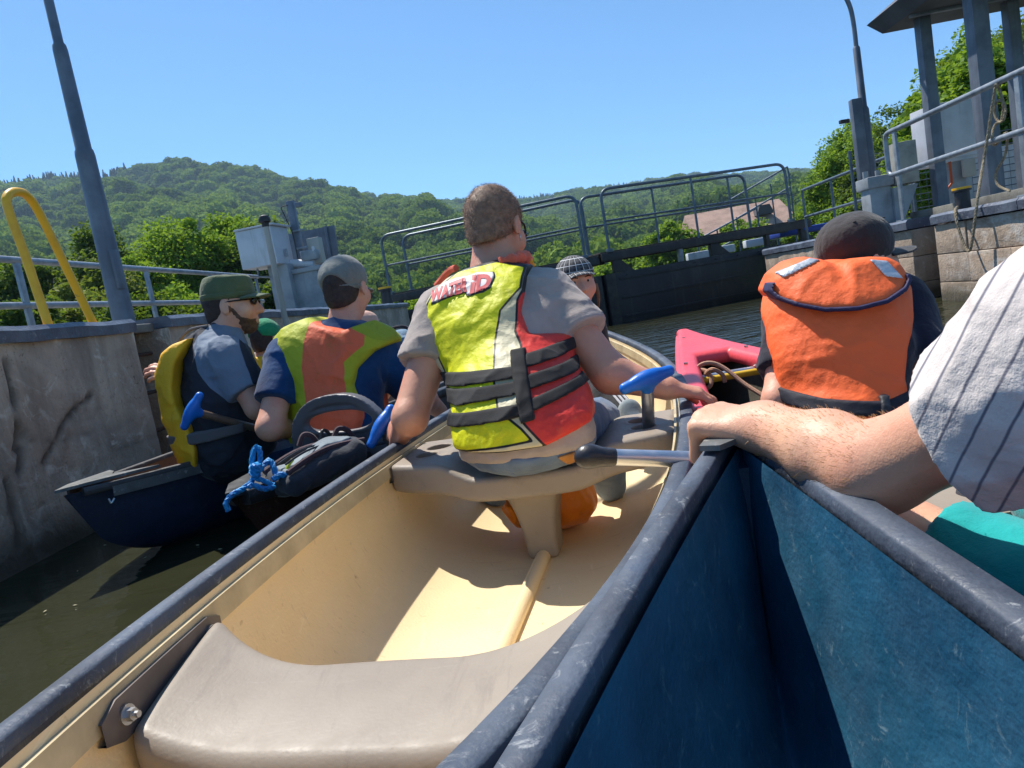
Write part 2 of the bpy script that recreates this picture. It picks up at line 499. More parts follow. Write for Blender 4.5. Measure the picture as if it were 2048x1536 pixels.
# ---- foliage materials
def leaf_mat(name, c1, c2, c3, trans=.35, per_instance=False):
    m = bpy.data.materials.new(name); m.use_nodes = True; nt = m.node_tree; nt.nodes.clear()
    out = nt.nodes.new('ShaderNodeOutputMaterial')
    g = nt.nodes.new('ShaderNodeObjectInfo') if per_instance else nt.nodes.new('ShaderNodeNewGeometry')
    rp = g.outputs['Random'] if per_instance else g.outputs['Random Per Island']
    r = nt.nodes.new('ShaderNodeValToRGB')
    e = r.color_ramp.elements; e[0].color = (*lin(c1), 1); e[1].color = (*lin(c2), 1)
    x = e.new(.5); x.color = (*lin(c3), 1)
    nt.links.new(rp, r.inputs[0]); col = r.outputs[0]
    if per_instance:
        f = noise_fac(nt, 1.1, detail=3, lo=.3, hi=.7)
        col = mixc(nt, f, col, lin(c1))
        f2 = noise_fac(nt, .006, detail=2, lo=.4, hi=.65, vec=None)
        g2 = nt.nodes.new('ShaderNodeNewGeometry'); mp = nt.nodes.new('ShaderNodeMapping'); mp.inputs['Scale'].default_value = (.008,) * 3
        nt.links.new(g2.outputs['Position'], mp.inputs[0])
        f2 = noise_fac(nt, 1, detail=3, lo=.42, hi=.62, vec=mp.outputs[0])
        col = mixc(nt, math_node(nt, 'MULTIPLY', f2, .55), col, lin(c2))
    d = nt.nodes.new('ShaderNodeBsdfDiffuse'); t = nt.nodes.new('ShaderNodeBsdfTranslucent'); gl = nt.nodes.new('ShaderNodeBsdfGlossy')
    gl.inputs['Roughness'].default_value = .6
    mx = nt.nodes.new('ShaderNodeMixShader'); mx.inputs[0].default_value = trans
    nt.links.new(col, d.inputs[0])
    nt.links.new(mixc(nt, .5, col, lin((.62, .72, .18)), 'MIX'), t.inputs[0])
    nt.links.new(d.outputs[0], mx.inputs[1]); nt.links.new(t.outputs[0], mx.inputs[2])
    m2 = nt.nodes.new('ShaderNodeMixShader'); m2.inputs[0].default_value = .0 if per_instance else .02
    nt.links.new(mx.outputs[0], m2.inputs[1]); nt.links.new(gl.outputs[0], m2.inputs[2])
    nt.links.new(m2.outputs[0], out.inputs[0])
    return m
M_forest = leaf_mat('forest_leaves', (.18, .30, .14), (.58, .66, .32), (.36, .47, .21), .25, True)
M_conif = leaf_mat('conifer_needles', (.12, .20, .12), (.20, .28, .15), (.16, .24, .13), .1, True)
M_bark = mat('bark', (.34, .29, .24), .95, var=((.22, .19, .15), 8, .4, .6), bump=[(30, .02, 4)])

# crown variants for the far wood, one unit = one metre of crown radius
def crown_mesh(name, seed, conifer=False):
    r = np.random.default_rng(seed); vs = []; fs = []
    if conifer:
        n = 1500; t = r.random(n) ** .7; ang = r.random(n) * 6.28; rad = (1 - t) * .62 * (.55 + .45 * r.random(n)); z = t * 3.0 - .6
        C = np.stack([rad * np.cos(ang), rad * np.sin(ang), z], 1); size = .11
    else:
        lob = r.normal(size=(11, 3)); lob /= np.linalg.norm(lob, axis=1)[:, None]; lob[:, 2] = np.abs(lob[:, 2]) * .8 - .15
        lob *= (.50 + .3 * r.random((11, 1))); lr = .34 + .2 * r.random(11)
        C = []
        for i in range(11):
            k = 190; d = r.normal(size=(k, 3)); d /= np.linalg.norm(d, axis=1)[:, None]
            C.append(lob[i] + d * lr[i] * (.82 + .26 * r.random((k, 1))))
        C = np.concatenate(C); size = .085
        for i in range(11):           # opaque cores
            bm = bmesh.new(); bmesh.ops.create_icosphere(bm, subdivisions=1, radius=lr[i] * .88)
            b = len(vs); vs += [tuple(np.array(v.co) * (1 + .12 * r.normal()) + lob[i]) for v in bm.verts]; bm.verts.index_update()
            fs += [tuple(b + v.index for v in f.verts) for f in bm.faces]; bm.free()
    for c in C:
        a = r.normal(size=3); a /= np.linalg.norm(a); b_ = np.cross(a, r.normal(size=3)); b_ /= np.linalg.norm(b_)
        s = size * (.6 + .8 * r.random()); b = len(vs)
        vs += [tuple(c + a * s), tuple(c + b_ * s * .8), tuple(c - a * s), tuple(c - b_ * s * .8)]; fs.append((b, b + 1, b + 2, b + 3))
    me = bpy.data.meshes.new(name); me.from_pydata(vs, [], fs); me.materials.append(M_conif if conifer else M_forest)
    return me
def forest(name, pts, scl, variants):
    col = bpy.data.collections.new(name + '_crowns')
    for k, me in enumerate(variants): col.objects.link(bpy.data.objects.new('crown', me))
    me = bpy.data.meshes.new(name); me.from_pydata([tuple(p) for p in pts], [], [])
    a = me.attributes.new('scl', 'FLOAT', 'POINT'); a.data.foreach_set('value', np.asarray(scl, np.float32))
    o = bpy.data.objects.new(name, me); link(o)
    ng = bpy.data.node_groups.new(name, 'GeometryNodeTree')
    ng.interface.new_socket('Geometry', in_out='INPUT', socket_type='NodeSocketGeometry')
    ng.interface.new_socket('Geometry', in_out='OUTPUT', socket_type='NodeSocketGeometry')
    N = ng.nodes; gi = N.new('NodeGroupInput'); go = N.new('NodeGroupOutput')
    ci = N.new('GeometryNodeCollectionInfo'); ci.inputs[0].default_value = col; ci.inputs[1].default_value = True; ci.inputs[2].default_value = True
    ip = N.new('GeometryNodeInstanceOnPoints'); ip.inputs['Pick Instance'].default_value = True
    at = N.new('GeometryNodeInputNamedAttribute'); at.data_type = 'FLOAT'; at.inputs[0].default_value = 'scl'
    rv = N.new('FunctionNodeRandomValue'); rv.data_type = 'FLOAT_VECTOR'
    rv.inputs[0].default_value = (-.12, -.12, 0); rv.inputs[1].default_value = (.12, .12, 6.28)
    L = ng.links
    L.new(gi.outputs[0], ip.inputs['Points']); L.new(ci.outputs[0], ip.inputs['Instance'])
    L.new(at.outputs[0], ip.inputs['Scale']); L.new(rv.outputs[0], ip.inputs['Rotation']); L.new(ip.outputs[0], go.inputs[0])
    o.modifiers.new('crowns', 'NODES').node_group = ng
    return o
fp = []; fs_ = []
r0 = 115.0
while r0 < 1750:
    sp = 8.6 + r0 * .0035
    da = math.degrees(sp / r0)
    for a in np.arange(-52, 46, da):
        a2 = a + rng.uniform(-.5, .5) * da; rr = r0 + rng.uniform(-.5, .5) * sp
        D = np.interp(a2, AZ, DI)
        if rr > D * 1.06: continue
        h = float(hill_h(np.array([a2]), np.array([rr]))[0])
        s = rng.uniform(3.6, 8.2) * (1 + rr * .00018)
        if rr < 260: s *= .62
        fp.append((rr * math.sin(math.radians(a2)), rr * math.cos(math.radians(a2)), h + s * .75)); fs_.append(s)
    r0 += sp * .92
fo = forest('forest', fp, fs_, [crown_mesh('crown', 10 + k) for k in range(6)])
tag(fo, 'dense broadleaf wood covering the hills', 'forest', kind='stuff')
cp = []; cs_ = []
for lo_, hi_, n in ((-36, -27.5, 260), (.0, 2.6, 80), (3.2, 14, 120)):
    for k in range(n):
        a = rng.uniform(lo_, hi_); D = np.interp(a, AZ, DI) * rng.uniform(.985, 1.03)
        h = float(hill_h(np.array([a]), np.array([D]))[0]); s = rng.uniform(2.4, 3.8) * (D / 800) ** .5 * (.7 if lo_ > 3 else 1)
        cp.append((D * math.sin(math.radians(a)), D * math.cos(math.radians(a)), h + s * 1.3 + 4.5)); cs_.append(s)
tag(forest('conifer_forest', cp, cs_, [crown_mesh('conifer_crown', 40 + k, True) for k in range(3)]), 'dark conifers along the ridge top', 'forest', kind='stuff')

# ---- single trees behind the lock
M_leafA = leaf_mat('leaves_bright', (.30, .42, .13), (.52, .64, .20), (.40, .54, .16), .45)
M_leafB = leaf_mat('leaves_deep', (.17, .27, .10), (.33, .43, .14), (.24, .35, .11), .35)
M_leafC = leaf_mat('leaves_olive', (.34, .38, .17), (.55, .56, .26), (.44, .47, .2), .3)
def tree(px, top, Y, rad, label, m, name='broadleaf_tree', leaf=.11, n=9000, seed=1, base=.3, group=None, squash=1.0, lowest=.12):
    """crown top at pixel (px, top) if the tree stands Y metres up the lock axis"""
    leaf *= LEAF_K; n = int(n * LEAF_N)
    r = np.random.default_rng(seed)
    tip = at_y(px, top, Y); x0, z1 = tip[0], tip[2]; hgt = z1 - base
    t = thing(name, label, 'bush' if 'bush' in name else 'tree', (x0, Y, base), group)
    cz0 = base + hgt * lowest; ch = (z1 - cz0) / 2; cc = np.array([x0, Y, cz0 + ch])
    mb = MB()
    tp = [(x0 + .1 * math.sin(k), Y + .1 * math.cos(2 * k), base - .1 + (hgt * .75) * k / 5) for k in range(6)]
    mb.tube(tp, [.035 * hgt * (1 - k / 6.5) for k in range(6)], 8)
    limbs = []
    nl = 16
    for k in range(nl):
        d = r.normal(size=3); d /= np.linalg.norm(d); d[2] = abs(d[2]) * .8
        e = cc + d * np.array([rad, rad, ch]) * .72
        s0 = np.array(tp[2 + k % 3]); mid = (s0 + e) / 2 + np.array([0, 0, -.05 * hgt])
        mb.tube(smooth_path([s0, mid, e], 4), np.linspace(.012 * hgt, .004 * hgt, 9), 5)
        limbs.append(e)
    mb.obj('trunk', M_bark, t)
    # clumps of leaves
    nc = 110; C = r.normal(size=(nc, 3)); C /= np.linalg.norm(C, axis=1)[:, None]
    rad_f = r.random((nc, 1)) ** .4
    prof = np.clip(1.1 - .35 * C[:, 2:3], .6, 1.2)
    cl = cc + C * rad_f * np.array([rad, rad, ch]) * np.array([1, 1, 1]) * .86
    cl[:, :2] = cc[:2] + (cl[:, :2] - cc[:2]) * prof
    cs2 = (.10 + .15 * r.random(nc)) * (rad + ch) * .62
    who = r.integers(0, nc, n); d = r.normal(size=(n, 3)); d /= np.linalg.norm(d, axis=1)[:, None]
    pos = cl[who] + d * (cs2[who] * r.random(n) ** .45)[:, None] * np.array([1, 1, .8 * squash])
    keep = (pos[:, 2] > base + .03) & (pos[:, 2] < z1 + .15 * ch); pos = pos[keep]; n = len(pos)
    a = r.normal(size=(n, 3)); a[:, 2] *= .6; a /= np.linalg.norm(a, axis=1)[:, None]
    b = np.cross(a, r.normal(size=(n, 3)) * np.array([.6, .6, 1.2])); b /= np.linalg.norm(b, axis=1)[:, None]
    s = (leaf * (.6 + .8 * r.random(n)))[:, None]
    v = np.stack([pos + a * s, pos + b * s * .55, pos - a * s, pos - b * s * .55], 1).reshape(-1, 3)
    me = bpy.data.meshes.new('crown'); me.vertices.add(n * 4); me.vertices.foreach_set('co', v.ravel())
    me.loops.add(n * 4); me.loops.foreach_set('vertex_index', np.arange(n * 4, dtype=np.int32))
    me.polygons.add(n); me.polygons.foreach_set('loop_start', np.arange(n, dtype=np.int32) * 4)
    me.update(calc_edges=True)
    mesh_obj('crown', me, m, t)
    return t
GT = 'trees behind the left railing'
LEAF_K, LEAF_N = .60, 2.3
tree(350, 408, 25, 2.0, 'tall bright green tree behind the left railing with the highest crown', M_leafA, seed=2, n=14000, group=GT)
tree(440, 412, 27, 2.4, 'deep green tree between the bright tall tree and the white control box', M_leafA, seed=3, n=14000, group=GT)
tree(505, 425, 26, 1.7, 'dark green tree standing right behind the white control box', M_leafB, seed=4, n=10000, group=GT)
tree(272, 500, 22, 1.1, 'young yellow-green tree beside the left lamp post', M_leafA, seed=5, group=GT)
tree(175, 440, 24, 1.5, 'green tree seen between yellow ladder hoop and left lamp post', M_leafB, seed=6, n=11000, group=GT)
tree(200, 505, 20, .95, 'pale olive bush left of the left lamp post', M_leafC, 'flowering_bush', seed=7, group=GT)
tree(60, 505, 23, 2.0, 'wide dark shrubby tree behind the yellow ladder hoop', M_leafB, seed=8, n=12000, group=GT)
tree(-60, 470, 24, 2.0, 'green tree at the far left end of the left railing', M_leafA, seed=9, n=10000, group=GT)
GB = 'bushes under the left railing'
for k, (px, tp, Y, rd, m, lb) in enumerate(((30, 585, 14, 1.3, M_leafB, 'low dark bush behind the foot of the yellow ladder hoop'), (140, 560, 16, 1.4, M_leafC, 'low olive bush between ladder hoop and left lamp post'),
        (250, 575, 15, 1.2, M_leafB, 'low dark bush behind the left lamp post'), (330, 560, 17, 1.3, M_leafA, 'low bright bush right of the left lamp post'),
        (420, 555, 16, 1.3, M_leafB, 'low dark bush behind the man in the olive cap'), (520, 560, 19, 1.5, M_leafB, 'low dark bush behind the control box pedestal'),
        (610, 565, 24, 2.0, M_leafB, 'low dark bush behind the grey machinery pedestal'), (800, 590, 21, 1.6, M_leafA, 'low bright bush beyond the left gate leaf'))):
    tree(px, tp, Y, rd, lb, m, 'low_bush', seed=20 + k, n=7000, group=GB, lowest=0.0, leaf=.10)
GR = 'trees behind the right lock wall'
tree(1690, 260, 30, 1.7, 'light green slender tree just left of the right lamp post', M_leafA, seed=31, n=13000, group=GR, squash=1.5)
tree(1640, 395, 34, 1.9, 'small green tree between the gate and the right lamp post', M_leafA, seed=32, n=9000, group=GR)
tree(1775, 190, 31, 1.5, 'airy tree with a thin loose top behind the right railing', M_leafB, seed=33, n=8000, group=GR)
tree(1830, 225, 28, 2.0, 'dark green tree behind the first shelter column', M_leafB, seed=34, n=12000, group=GR)
tree(1935, 55, 24, 2.3, 'large drooping green tree behind the shelter columns', M_leafA, seed=35, n=17000, group=GR, squash=1.4)
tree(2060, 10, 24, 2.6, 'large dense tree behind the right end of the shelter', M_leafB, seed=36, n=17000, group=GR)
tree(1800, 330, 22, 1.6, 'green bush behind the small cabinet and the wire fence', M_leafB, 'bush', seed=37, n=10000, group=GR, lowest=0)
tree(1930, 300, 17, 1.3, 'green bush behind the fence and the shelter', M_leafA, 'bush', seed=38, n=9000, group=GR, lowest=0)
tree(1690, 400, 24, 1.3, 'low green bush behind the bank railing', M_leafA, 'bush', seed=39, n=9000, group=GR, lowest=0)
tree(2000, 40, 20, 2.2, 'dense tree seen between the second and third shelter columns', M_leafB, seed=61, n=16000, group=GR)
tree(1870, 190, 21, 1.5, 'green tree just right of the first shelter column', M_leafA, seed=62, n=12000, group=GR)
tree(1745, 300, 26, 1.5, 'bushy green tree right behind the right lamp post', M_leafB, seed=63, n=12000, group=GR, lowest=0)
tree(1900, 130, 16, 1.5, 'bright leafy tree filling the gap between the first two shelter columns', M_leafA, seed=64, n=14000, group=GR)
tree(1985, 60, 15, 1.6, 'dense bright tree behind the second shelter column', M_leafA, seed=65, n=16000, group=GR)
tree(2060, 120, 14.5, 1.5, 'leafy tree behind the third shelter column', M_leafB, seed=66, n=14000, group=GR)
tree(1720, 215, 33, 2.2, 'tall pale green tree rising behind the right lamp post', M_leafA, seed=67, n=16000, group=GR)
GG = 'trees beyond the lock gate'
tree(1335, 440, 42, 1.9, 'small round tree beyond the right gate leaf beside the pink roof', M_leafA, 'small_tree', seed=41, n=8000, group=GG, lowest=0, leaf=.15)
tree(1270, 490, 46, 2.0, 'bright low tree beyond the middle of the gate', M_leafA, 'small_tree', seed=42, n=7000, group=GG, lowest=0, leaf=.15)
tree(1210, 530, 36, 1.8, 'bright bush beyond the meeting point of the gate leaves', M_leafA, 'small_bush', seed=43, n=6000, group=GG, lowest=0, leaf=.13)
tree(1480, 432, 48, 2.2, 'bush in front of the pink roofed house', M_leafA, 'small_bush', seed=44, n=6000, group=GG, lowest=0, leaf=.15)
tree(1130, 520, 40, 2.4, 'pale green bush beyond the left gate leaf', M_leafC, 'small_bush', seed=45, n=6000, group=GG, lowest=0, leaf=.14)
tree(1640, 430, 45, 2.6, 'green tree hiding the end of the pink roof', M_leafB, 'small_tree', seed=46, n=8000, group=GG, lowest=0, leaf=.16)
# ================================================================== lock walls
def conc_mat(name, base, dark, light, moss=(.2, .2, .13), waterline=True, stain=None, dark_mask=False):
    m, nt, bs = new_mat(name)
    col = mixc(nt, noise_fac(nt, 2.3, detail=8, lo=.35, hi=.68, dist=.6), lin(base), lin(dark))
    col = mixc(nt, noise_fac(nt, 7.0, detail=8, lo=.55, hi=.72, dist=1.2), col, lin(light))
    col = mixc(nt, math_node(nt, 'MULTIPLY', math_node(nt, 'MULTIPLY', noise_fac(nt, 55, detail=3, lo=.58, hi=.70), noise_fac(nt, 3.1, detail=3, lo=.45, hi=.65)), .6), col, lin((.10, .09, .08)))
    if stain:
        v = coords(nt, (1, .8, 3.2)); f = noise_fac(nt, 1, detail=9, rough=.7, lo=.5, hi=.62, vec=v, dist=2.0)
        g = nt.nodes.new('ShaderNodeTexCoord'); s = nt.nodes.new('ShaderNodeSeparateXYZ'); nt.links.new(g.outputs['Object'], s.inputs[0])
        a = nt.nodes.new('ShaderNodeMapRange'); a.clamp = True; a.inputs['From Min'].default_value = stain[0]; a.inputs['From Max'].default_value = stain[1]
        a.inputs['To Min'].default_value = 1; a.inputs['To Max'].default_value = 0; nt.links.new(s.outputs[1], a.inputs['Value'])
        col = mixc(nt, math_node(nt, 'MULTIPLY', f, a.outputs[0]), col, lin((.86, .85, .83)))
    if dark_mask:
        col = mixc(nt, attr(nt, 'dark_mask'), col, lin((.20, .18, .16)))
    if waterline:
        g = nt.nodes.new('ShaderNodeTexCoord'); s = nt.nodes.new('ShaderNodeSeparateXYZ'); nt.links.new(g.outputs['Object'], s.inputs[0])
        n = nt.nodes.new('ShaderNodeTexNoise'); n.inputs['Scale'].default_value = 1; nt.links.new(coords(nt, 4), n.inputs['Vector'])
        z = math_node(nt, 'ADD', s.outputs[2], math_node(nt, 'MULTIPLY', n.outputs[0], -.22))
        a = nt.nodes.new('ShaderNodeMapRange'); a.clamp = True; a.inputs['From Min'].default_value = -.05; a.inputs['From Max'].default_value = .10
        a.inputs['To Min'].default_value = .85; a.inputs['To Max'].default_value = 0; nt.links.new(z, a.inputs['Value'])
        col = mixc(nt, a.outputs[0], col, lin(moss))
    nt.links.new(col, bs.inputs['Base Color']); bs.inputs['Roughness'].default_value = .92
    add_bump(nt, bs, [(14, .010, 6), (70, .005, 5)])
    return m
M_wallL = conc_mat('left_wall_concrete', (.80, .73, .65), (.58, .52, .46), (.90, .86, .80), dark_mask=True)
M_wallR = conc_mat('right_wall_stone', (.68, .60, .52), (.54, .47, .41), (.76, .71, .65), stain=(5.2, 7.1))
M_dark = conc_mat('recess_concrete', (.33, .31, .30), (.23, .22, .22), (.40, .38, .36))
M_cope = mat('painted_coping', (.40, .43, .48), .42, var=((.30, .32, .37), 4, .4, .62), var2=((.55, .56, .58), 26, .6, .72), bump=[(9, .012, 4), (60, .003, 3)])
def crack_wall(name, label, y0, y1, z1, cracks, hollows, setback=0.0, step_=.02):
    ny = int((y1 - y0) / step_) + 1; nz = int((z1 + .35) / step_) + 1
    ys = np.linspace(y0, y1, ny); zs = np.linspace(-.35, z1, nz)
    YY, ZZ = np.meshgrid(ys, zs, indexing='ij'); Q = np.stack([YY.ravel(), ZZ.ravel()], 1)
    D = .003 * wav(np.c_[Q, Q[:, :1]], 7, 3) + .002 * wav(np.c_[Q, Q[:, :1]], 22, 5)
    dark_mask = .25 * np.clip(wav(np.c_[Q, Q[:, :1]], 5, 21), 0, 1)  # random darker blotches; cracks and hollows are coloured darker still
    for pts, w, dep in cracks:
        pl = np.array(pts); d = np.full(len(Q), 9.0)
        for a, b in zip(pl[:-1], pl[1:]):
            ba = b - a; t = np.clip((Q - a) @ ba / (ba @ ba), 0, 1); d = np.minimum(d, np.linalg.norm(Q - a - t[:, None] * ba, axis=1))
        ww = w * (1 + .6 * wav(np.c_[Q, Q[:, :1]], 40, 8)); D -= .40 * dep * np.exp(-(d / np.maximum(ww, .006)) ** 2); dark_mask += min(1, dep * 22) * np.exp(-(d / np.maximum(ww * 1.1, .007)) ** 2)
    for poly, dep in hollows:
        sd = poly_sd(Q + .02 * np.stack([wav(np.c_[Q, Q[:, :1]], 25, 1), wav(np.c_[Q, Q[:, :1]], 25, 2)], 1), poly)
        dark_mask += dep * 12 * np.clip(-sd / .02, 0, 1) * (.5 + .5 * wav(np.c_[Q, Q[:, :1]], 70, 23)); D -= .5 * dep * np.clip(-sd / .02, 0, 1) * (1 + .4 * wav(np.c_[Q, Q[:, :1]], 60, 4))
    edge = np.maximum(0, Q[:, 0] - (y1 - .05)) / .05
    D -= .03 * edge ** 2 * (setback >= 0)
    P = np.stack([XL - setback + D, Q[:, 0], Q[:, 1]], 1).reshape(ny, nz, 3)
    t = thing(name, label, 'lock wall', (XL, (y0 + y1) / 2, -.35))
    mb = MB().grid(P)
    e1 = P[-1]; mb.grid(np.stack([e1, e1 * [0, 1, 1] + [XL - .6, 0, 0]], 0)); mb.grid(np.stack([P[0], P[0] * [0, 1, 1] + [XL - .6, 0, 0]], 0))
    wo = mb.obj('wall_face', M_wallL, t)
    dd = np.zeros(len(wo.data.vertices), np.float32); dd[:len(Q)] = np.clip(dark_mask, 0, .85)
    wo.data.attributes.new('dark_mask', 'FLOAT', 'POINT').data.foreach_set('value', dd)
    return t
lw = lambda *p: [at_x(x, y, XL)[1:] for x, y in p]
wA = crack_wall('lock_wall', 'weathered cracked concrete lock wall beside the dark blue canoe, up to the ladder recess', -2.0, 3.84, ZL - .07,
    [(lw((14, 720), (28, 780), (38, 850), (45, 905), (40, 945)), .013, .045), (lw((185, 790), (150, 820), (128, 850), (112, 885), (88, 925)), .012, .04),
     (lw((60, 880), (140, 880), (170, 870), (230, 855), (270, 840)), .006, .015), (lw((10, 960), (30, 1030), (40, 1090)), .02, .03), (lw((200, 920), (260, 890), (320, 870)), .004, .012)],
    [(lw((150, 815), (195, 785), (215, 800), (210, 860), (160, 885), (130, 870)), .016), (lw((25, 850), (50, 860), (52, 915), (30, 912)), .05),
     (lw((82, 1015), (98, 1010), (98, 1025), (84, 1030)), .05), (lw((120, 925), (200, 905), (215, 960), (140, 985)), .010)])
def coping(y0, y1, z, parent, mt=M_cope, x=XL, sgn=-1, h=.07, d=.42):
    prof = [(x - sgn * .022, z - h), (x - sgn * .026, z - .022), (x - sgn * .004, z), (x + sgn * d, z + .004), (x + sgn * d, z - h)]
    n = max(2, int((y1 - y0) / .06)); ys = np.linspace(y0, y1, n + 1); P = np.zeros((len(prof) + 1, n + 1, 3))
    for i, (a, b) in enumerate(prof + prof[:1]):
        P[i, :, 0] = a; P[i, :, 1] = ys; P[i, :, 2] = b
        w = wav(P[i], 18, 77); P[i, :, 2] += .0035 * w; P[i, :, 0] += .0035 * wav(P[i], 21, 78)
    mb = MB().grid(P); m = len(prof)
    for j in (0, n): mb.add([P[i, j] for i in range(m)], [tuple(range(m))])
    return mb.obj('coping_stone', mt, parent, angle=35)
for y0, y1 in ((-2.0, .3), (.31, 2.05), (2.06, 3.80)): coping(y0, y1, ZL, wA)
wB = crack_wall('lock_wall', 'brown concrete lock wall behind the man in the olive cap, from ladder recess to the gate', 4.17, 12.2, ZL - .055, [], [], step_=.05)
for y0, y1 in ((4.17, 6.9), (6.91, 9.6), (9.61, 12.2)): coping(y0, y1, ZL + .012, wB, d=.5)
# ladder recess between the two walls
t = thing('ladder_recess', 'dark narrow ladder recess between the two left lock walls', 'recess', (XL - .3, 4.0, -.3))
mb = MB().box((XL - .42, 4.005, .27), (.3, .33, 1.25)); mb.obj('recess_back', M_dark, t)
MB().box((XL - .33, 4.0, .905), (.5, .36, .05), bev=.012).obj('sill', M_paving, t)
M_rust = mat('rusty_steel', (.28, .24, .22), .7, .3, var=((.36, .24, .16), 9, .45, .65), bump=[(50, .003, 3)])
for k in range(4): MB().tube([(XL - .12, 3.86, .1 + k * .22), (XL - .12, 4.15, .1 + k * .22)], .011, 8).obj('rung', M_rust, t)
# ---- right wall of separate stone blocks
tR = thing('lock_wall', 'sunlit brown stone block lock wall with white lime stains under the hanging rope', 'lock wall', (XR, 6, -.3))
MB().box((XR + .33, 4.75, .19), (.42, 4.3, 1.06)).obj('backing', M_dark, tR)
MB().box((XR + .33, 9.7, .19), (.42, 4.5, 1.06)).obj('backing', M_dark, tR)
blk = 0
for (ya, yb) in ((2.7, 6.98), (7.42, 12.0)):
    z = -.3; ri = 0
    for hh in (.235, .235, .26, .27):
        y = ya - (.0 if ri % 2 else .35)
        while y < yb - .02:
            L = rnd.uniform(.55, 1.0); a, b = max(y, ya), min(y + L, yb); y += L
            if yb - b < .15: b = yb; y = yb
            if b - a < .08: continue
            dx = rnd.uniform(0, .020)
            MB().box((XR + .13 + dx, (a + b) / 2, z + hh / 2), (.26, b - a - .006, hh - .006), bev=.006).obj('stone_block', M_wallR, tR, angle=60); blk += 1
        z += hh; ri += 1
for y0, y1 in ((2.7, 4.6), (4.61, 5.75), (5.76, 6.98), (7.42, 9.2), (9.21, 12.0)): coping(y0, y1, ZR, tR, x=XR, sgn=1, h=.09, d=.5)
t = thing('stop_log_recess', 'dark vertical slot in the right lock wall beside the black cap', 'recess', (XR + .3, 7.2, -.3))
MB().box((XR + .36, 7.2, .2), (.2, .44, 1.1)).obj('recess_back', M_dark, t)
MB().tube(smooth_path([(XR + .27, 7.12, .72), (XR + .20, 7.16, .70), (XR + .22, 7.24, .66), (XR + .27, 7.26, .70)], 5), .012, 8).obj('hook', M_rust, t)

# ================================================================== lock gate
M_black = mat('gate_black_steel', (.13, .13, .15), .55, .0, var=((.17, .16, .17), 3, .4, .6), var2=((.22, .19, .17), 14, .6, .72), bump=[(7, .012, 5), (50, .002, 3)])
def streak(m, col, amt, sc=(6, 6, .7), lo=.52, hi=.72):
    nt = m.node_tree; bs = nt.nodes['Principled BSDF']; lk = bs.inputs['Base Color'].links
    base = lk[0].from_socket if lk else tuple(bs.inputs['Base Color'].default_value[:3])
    f = noise_fac(nt, 1, detail=8, rough=.7, lo=lo, hi=hi, vec=coords(nt, sc), dist=.6)
    nt.links.new(mixc(nt, math_node(nt, 'MULTIPLY', f, amt), base, lin(col)), bs.inputs['Base Color'])
streak(M_black, (.36, .34, .33), .45); streak(M_black, (.34, .22, .14), .35, (9, 9, 1.2), .6, .75)
streak(M_wallL, (.34, .31, .28), .55, (3, 3, .5), .48, .70); streak(M_wallR, (.35, .29, .24), .5, (4, 4, .6), .5, .72)
M_galv = mat('railing_grey_steel', (.36, .41, .46), .42, .35, var=((.28, .33, .38), 12, .4, .65), bump=[(60, .001, 3)])
M_galvL = mat('galvanised_steel', (.56, .59, .62), .42, .35, var=((.45, .48, .52), 14, .4, .65), bump=[(60, .001, 3)])
M_timber = mat('weathered_plank', (.22, .20, .19), .9, var=((.30, .28, .25), 9, .4, .65), bump=[(30, .006, 4)])
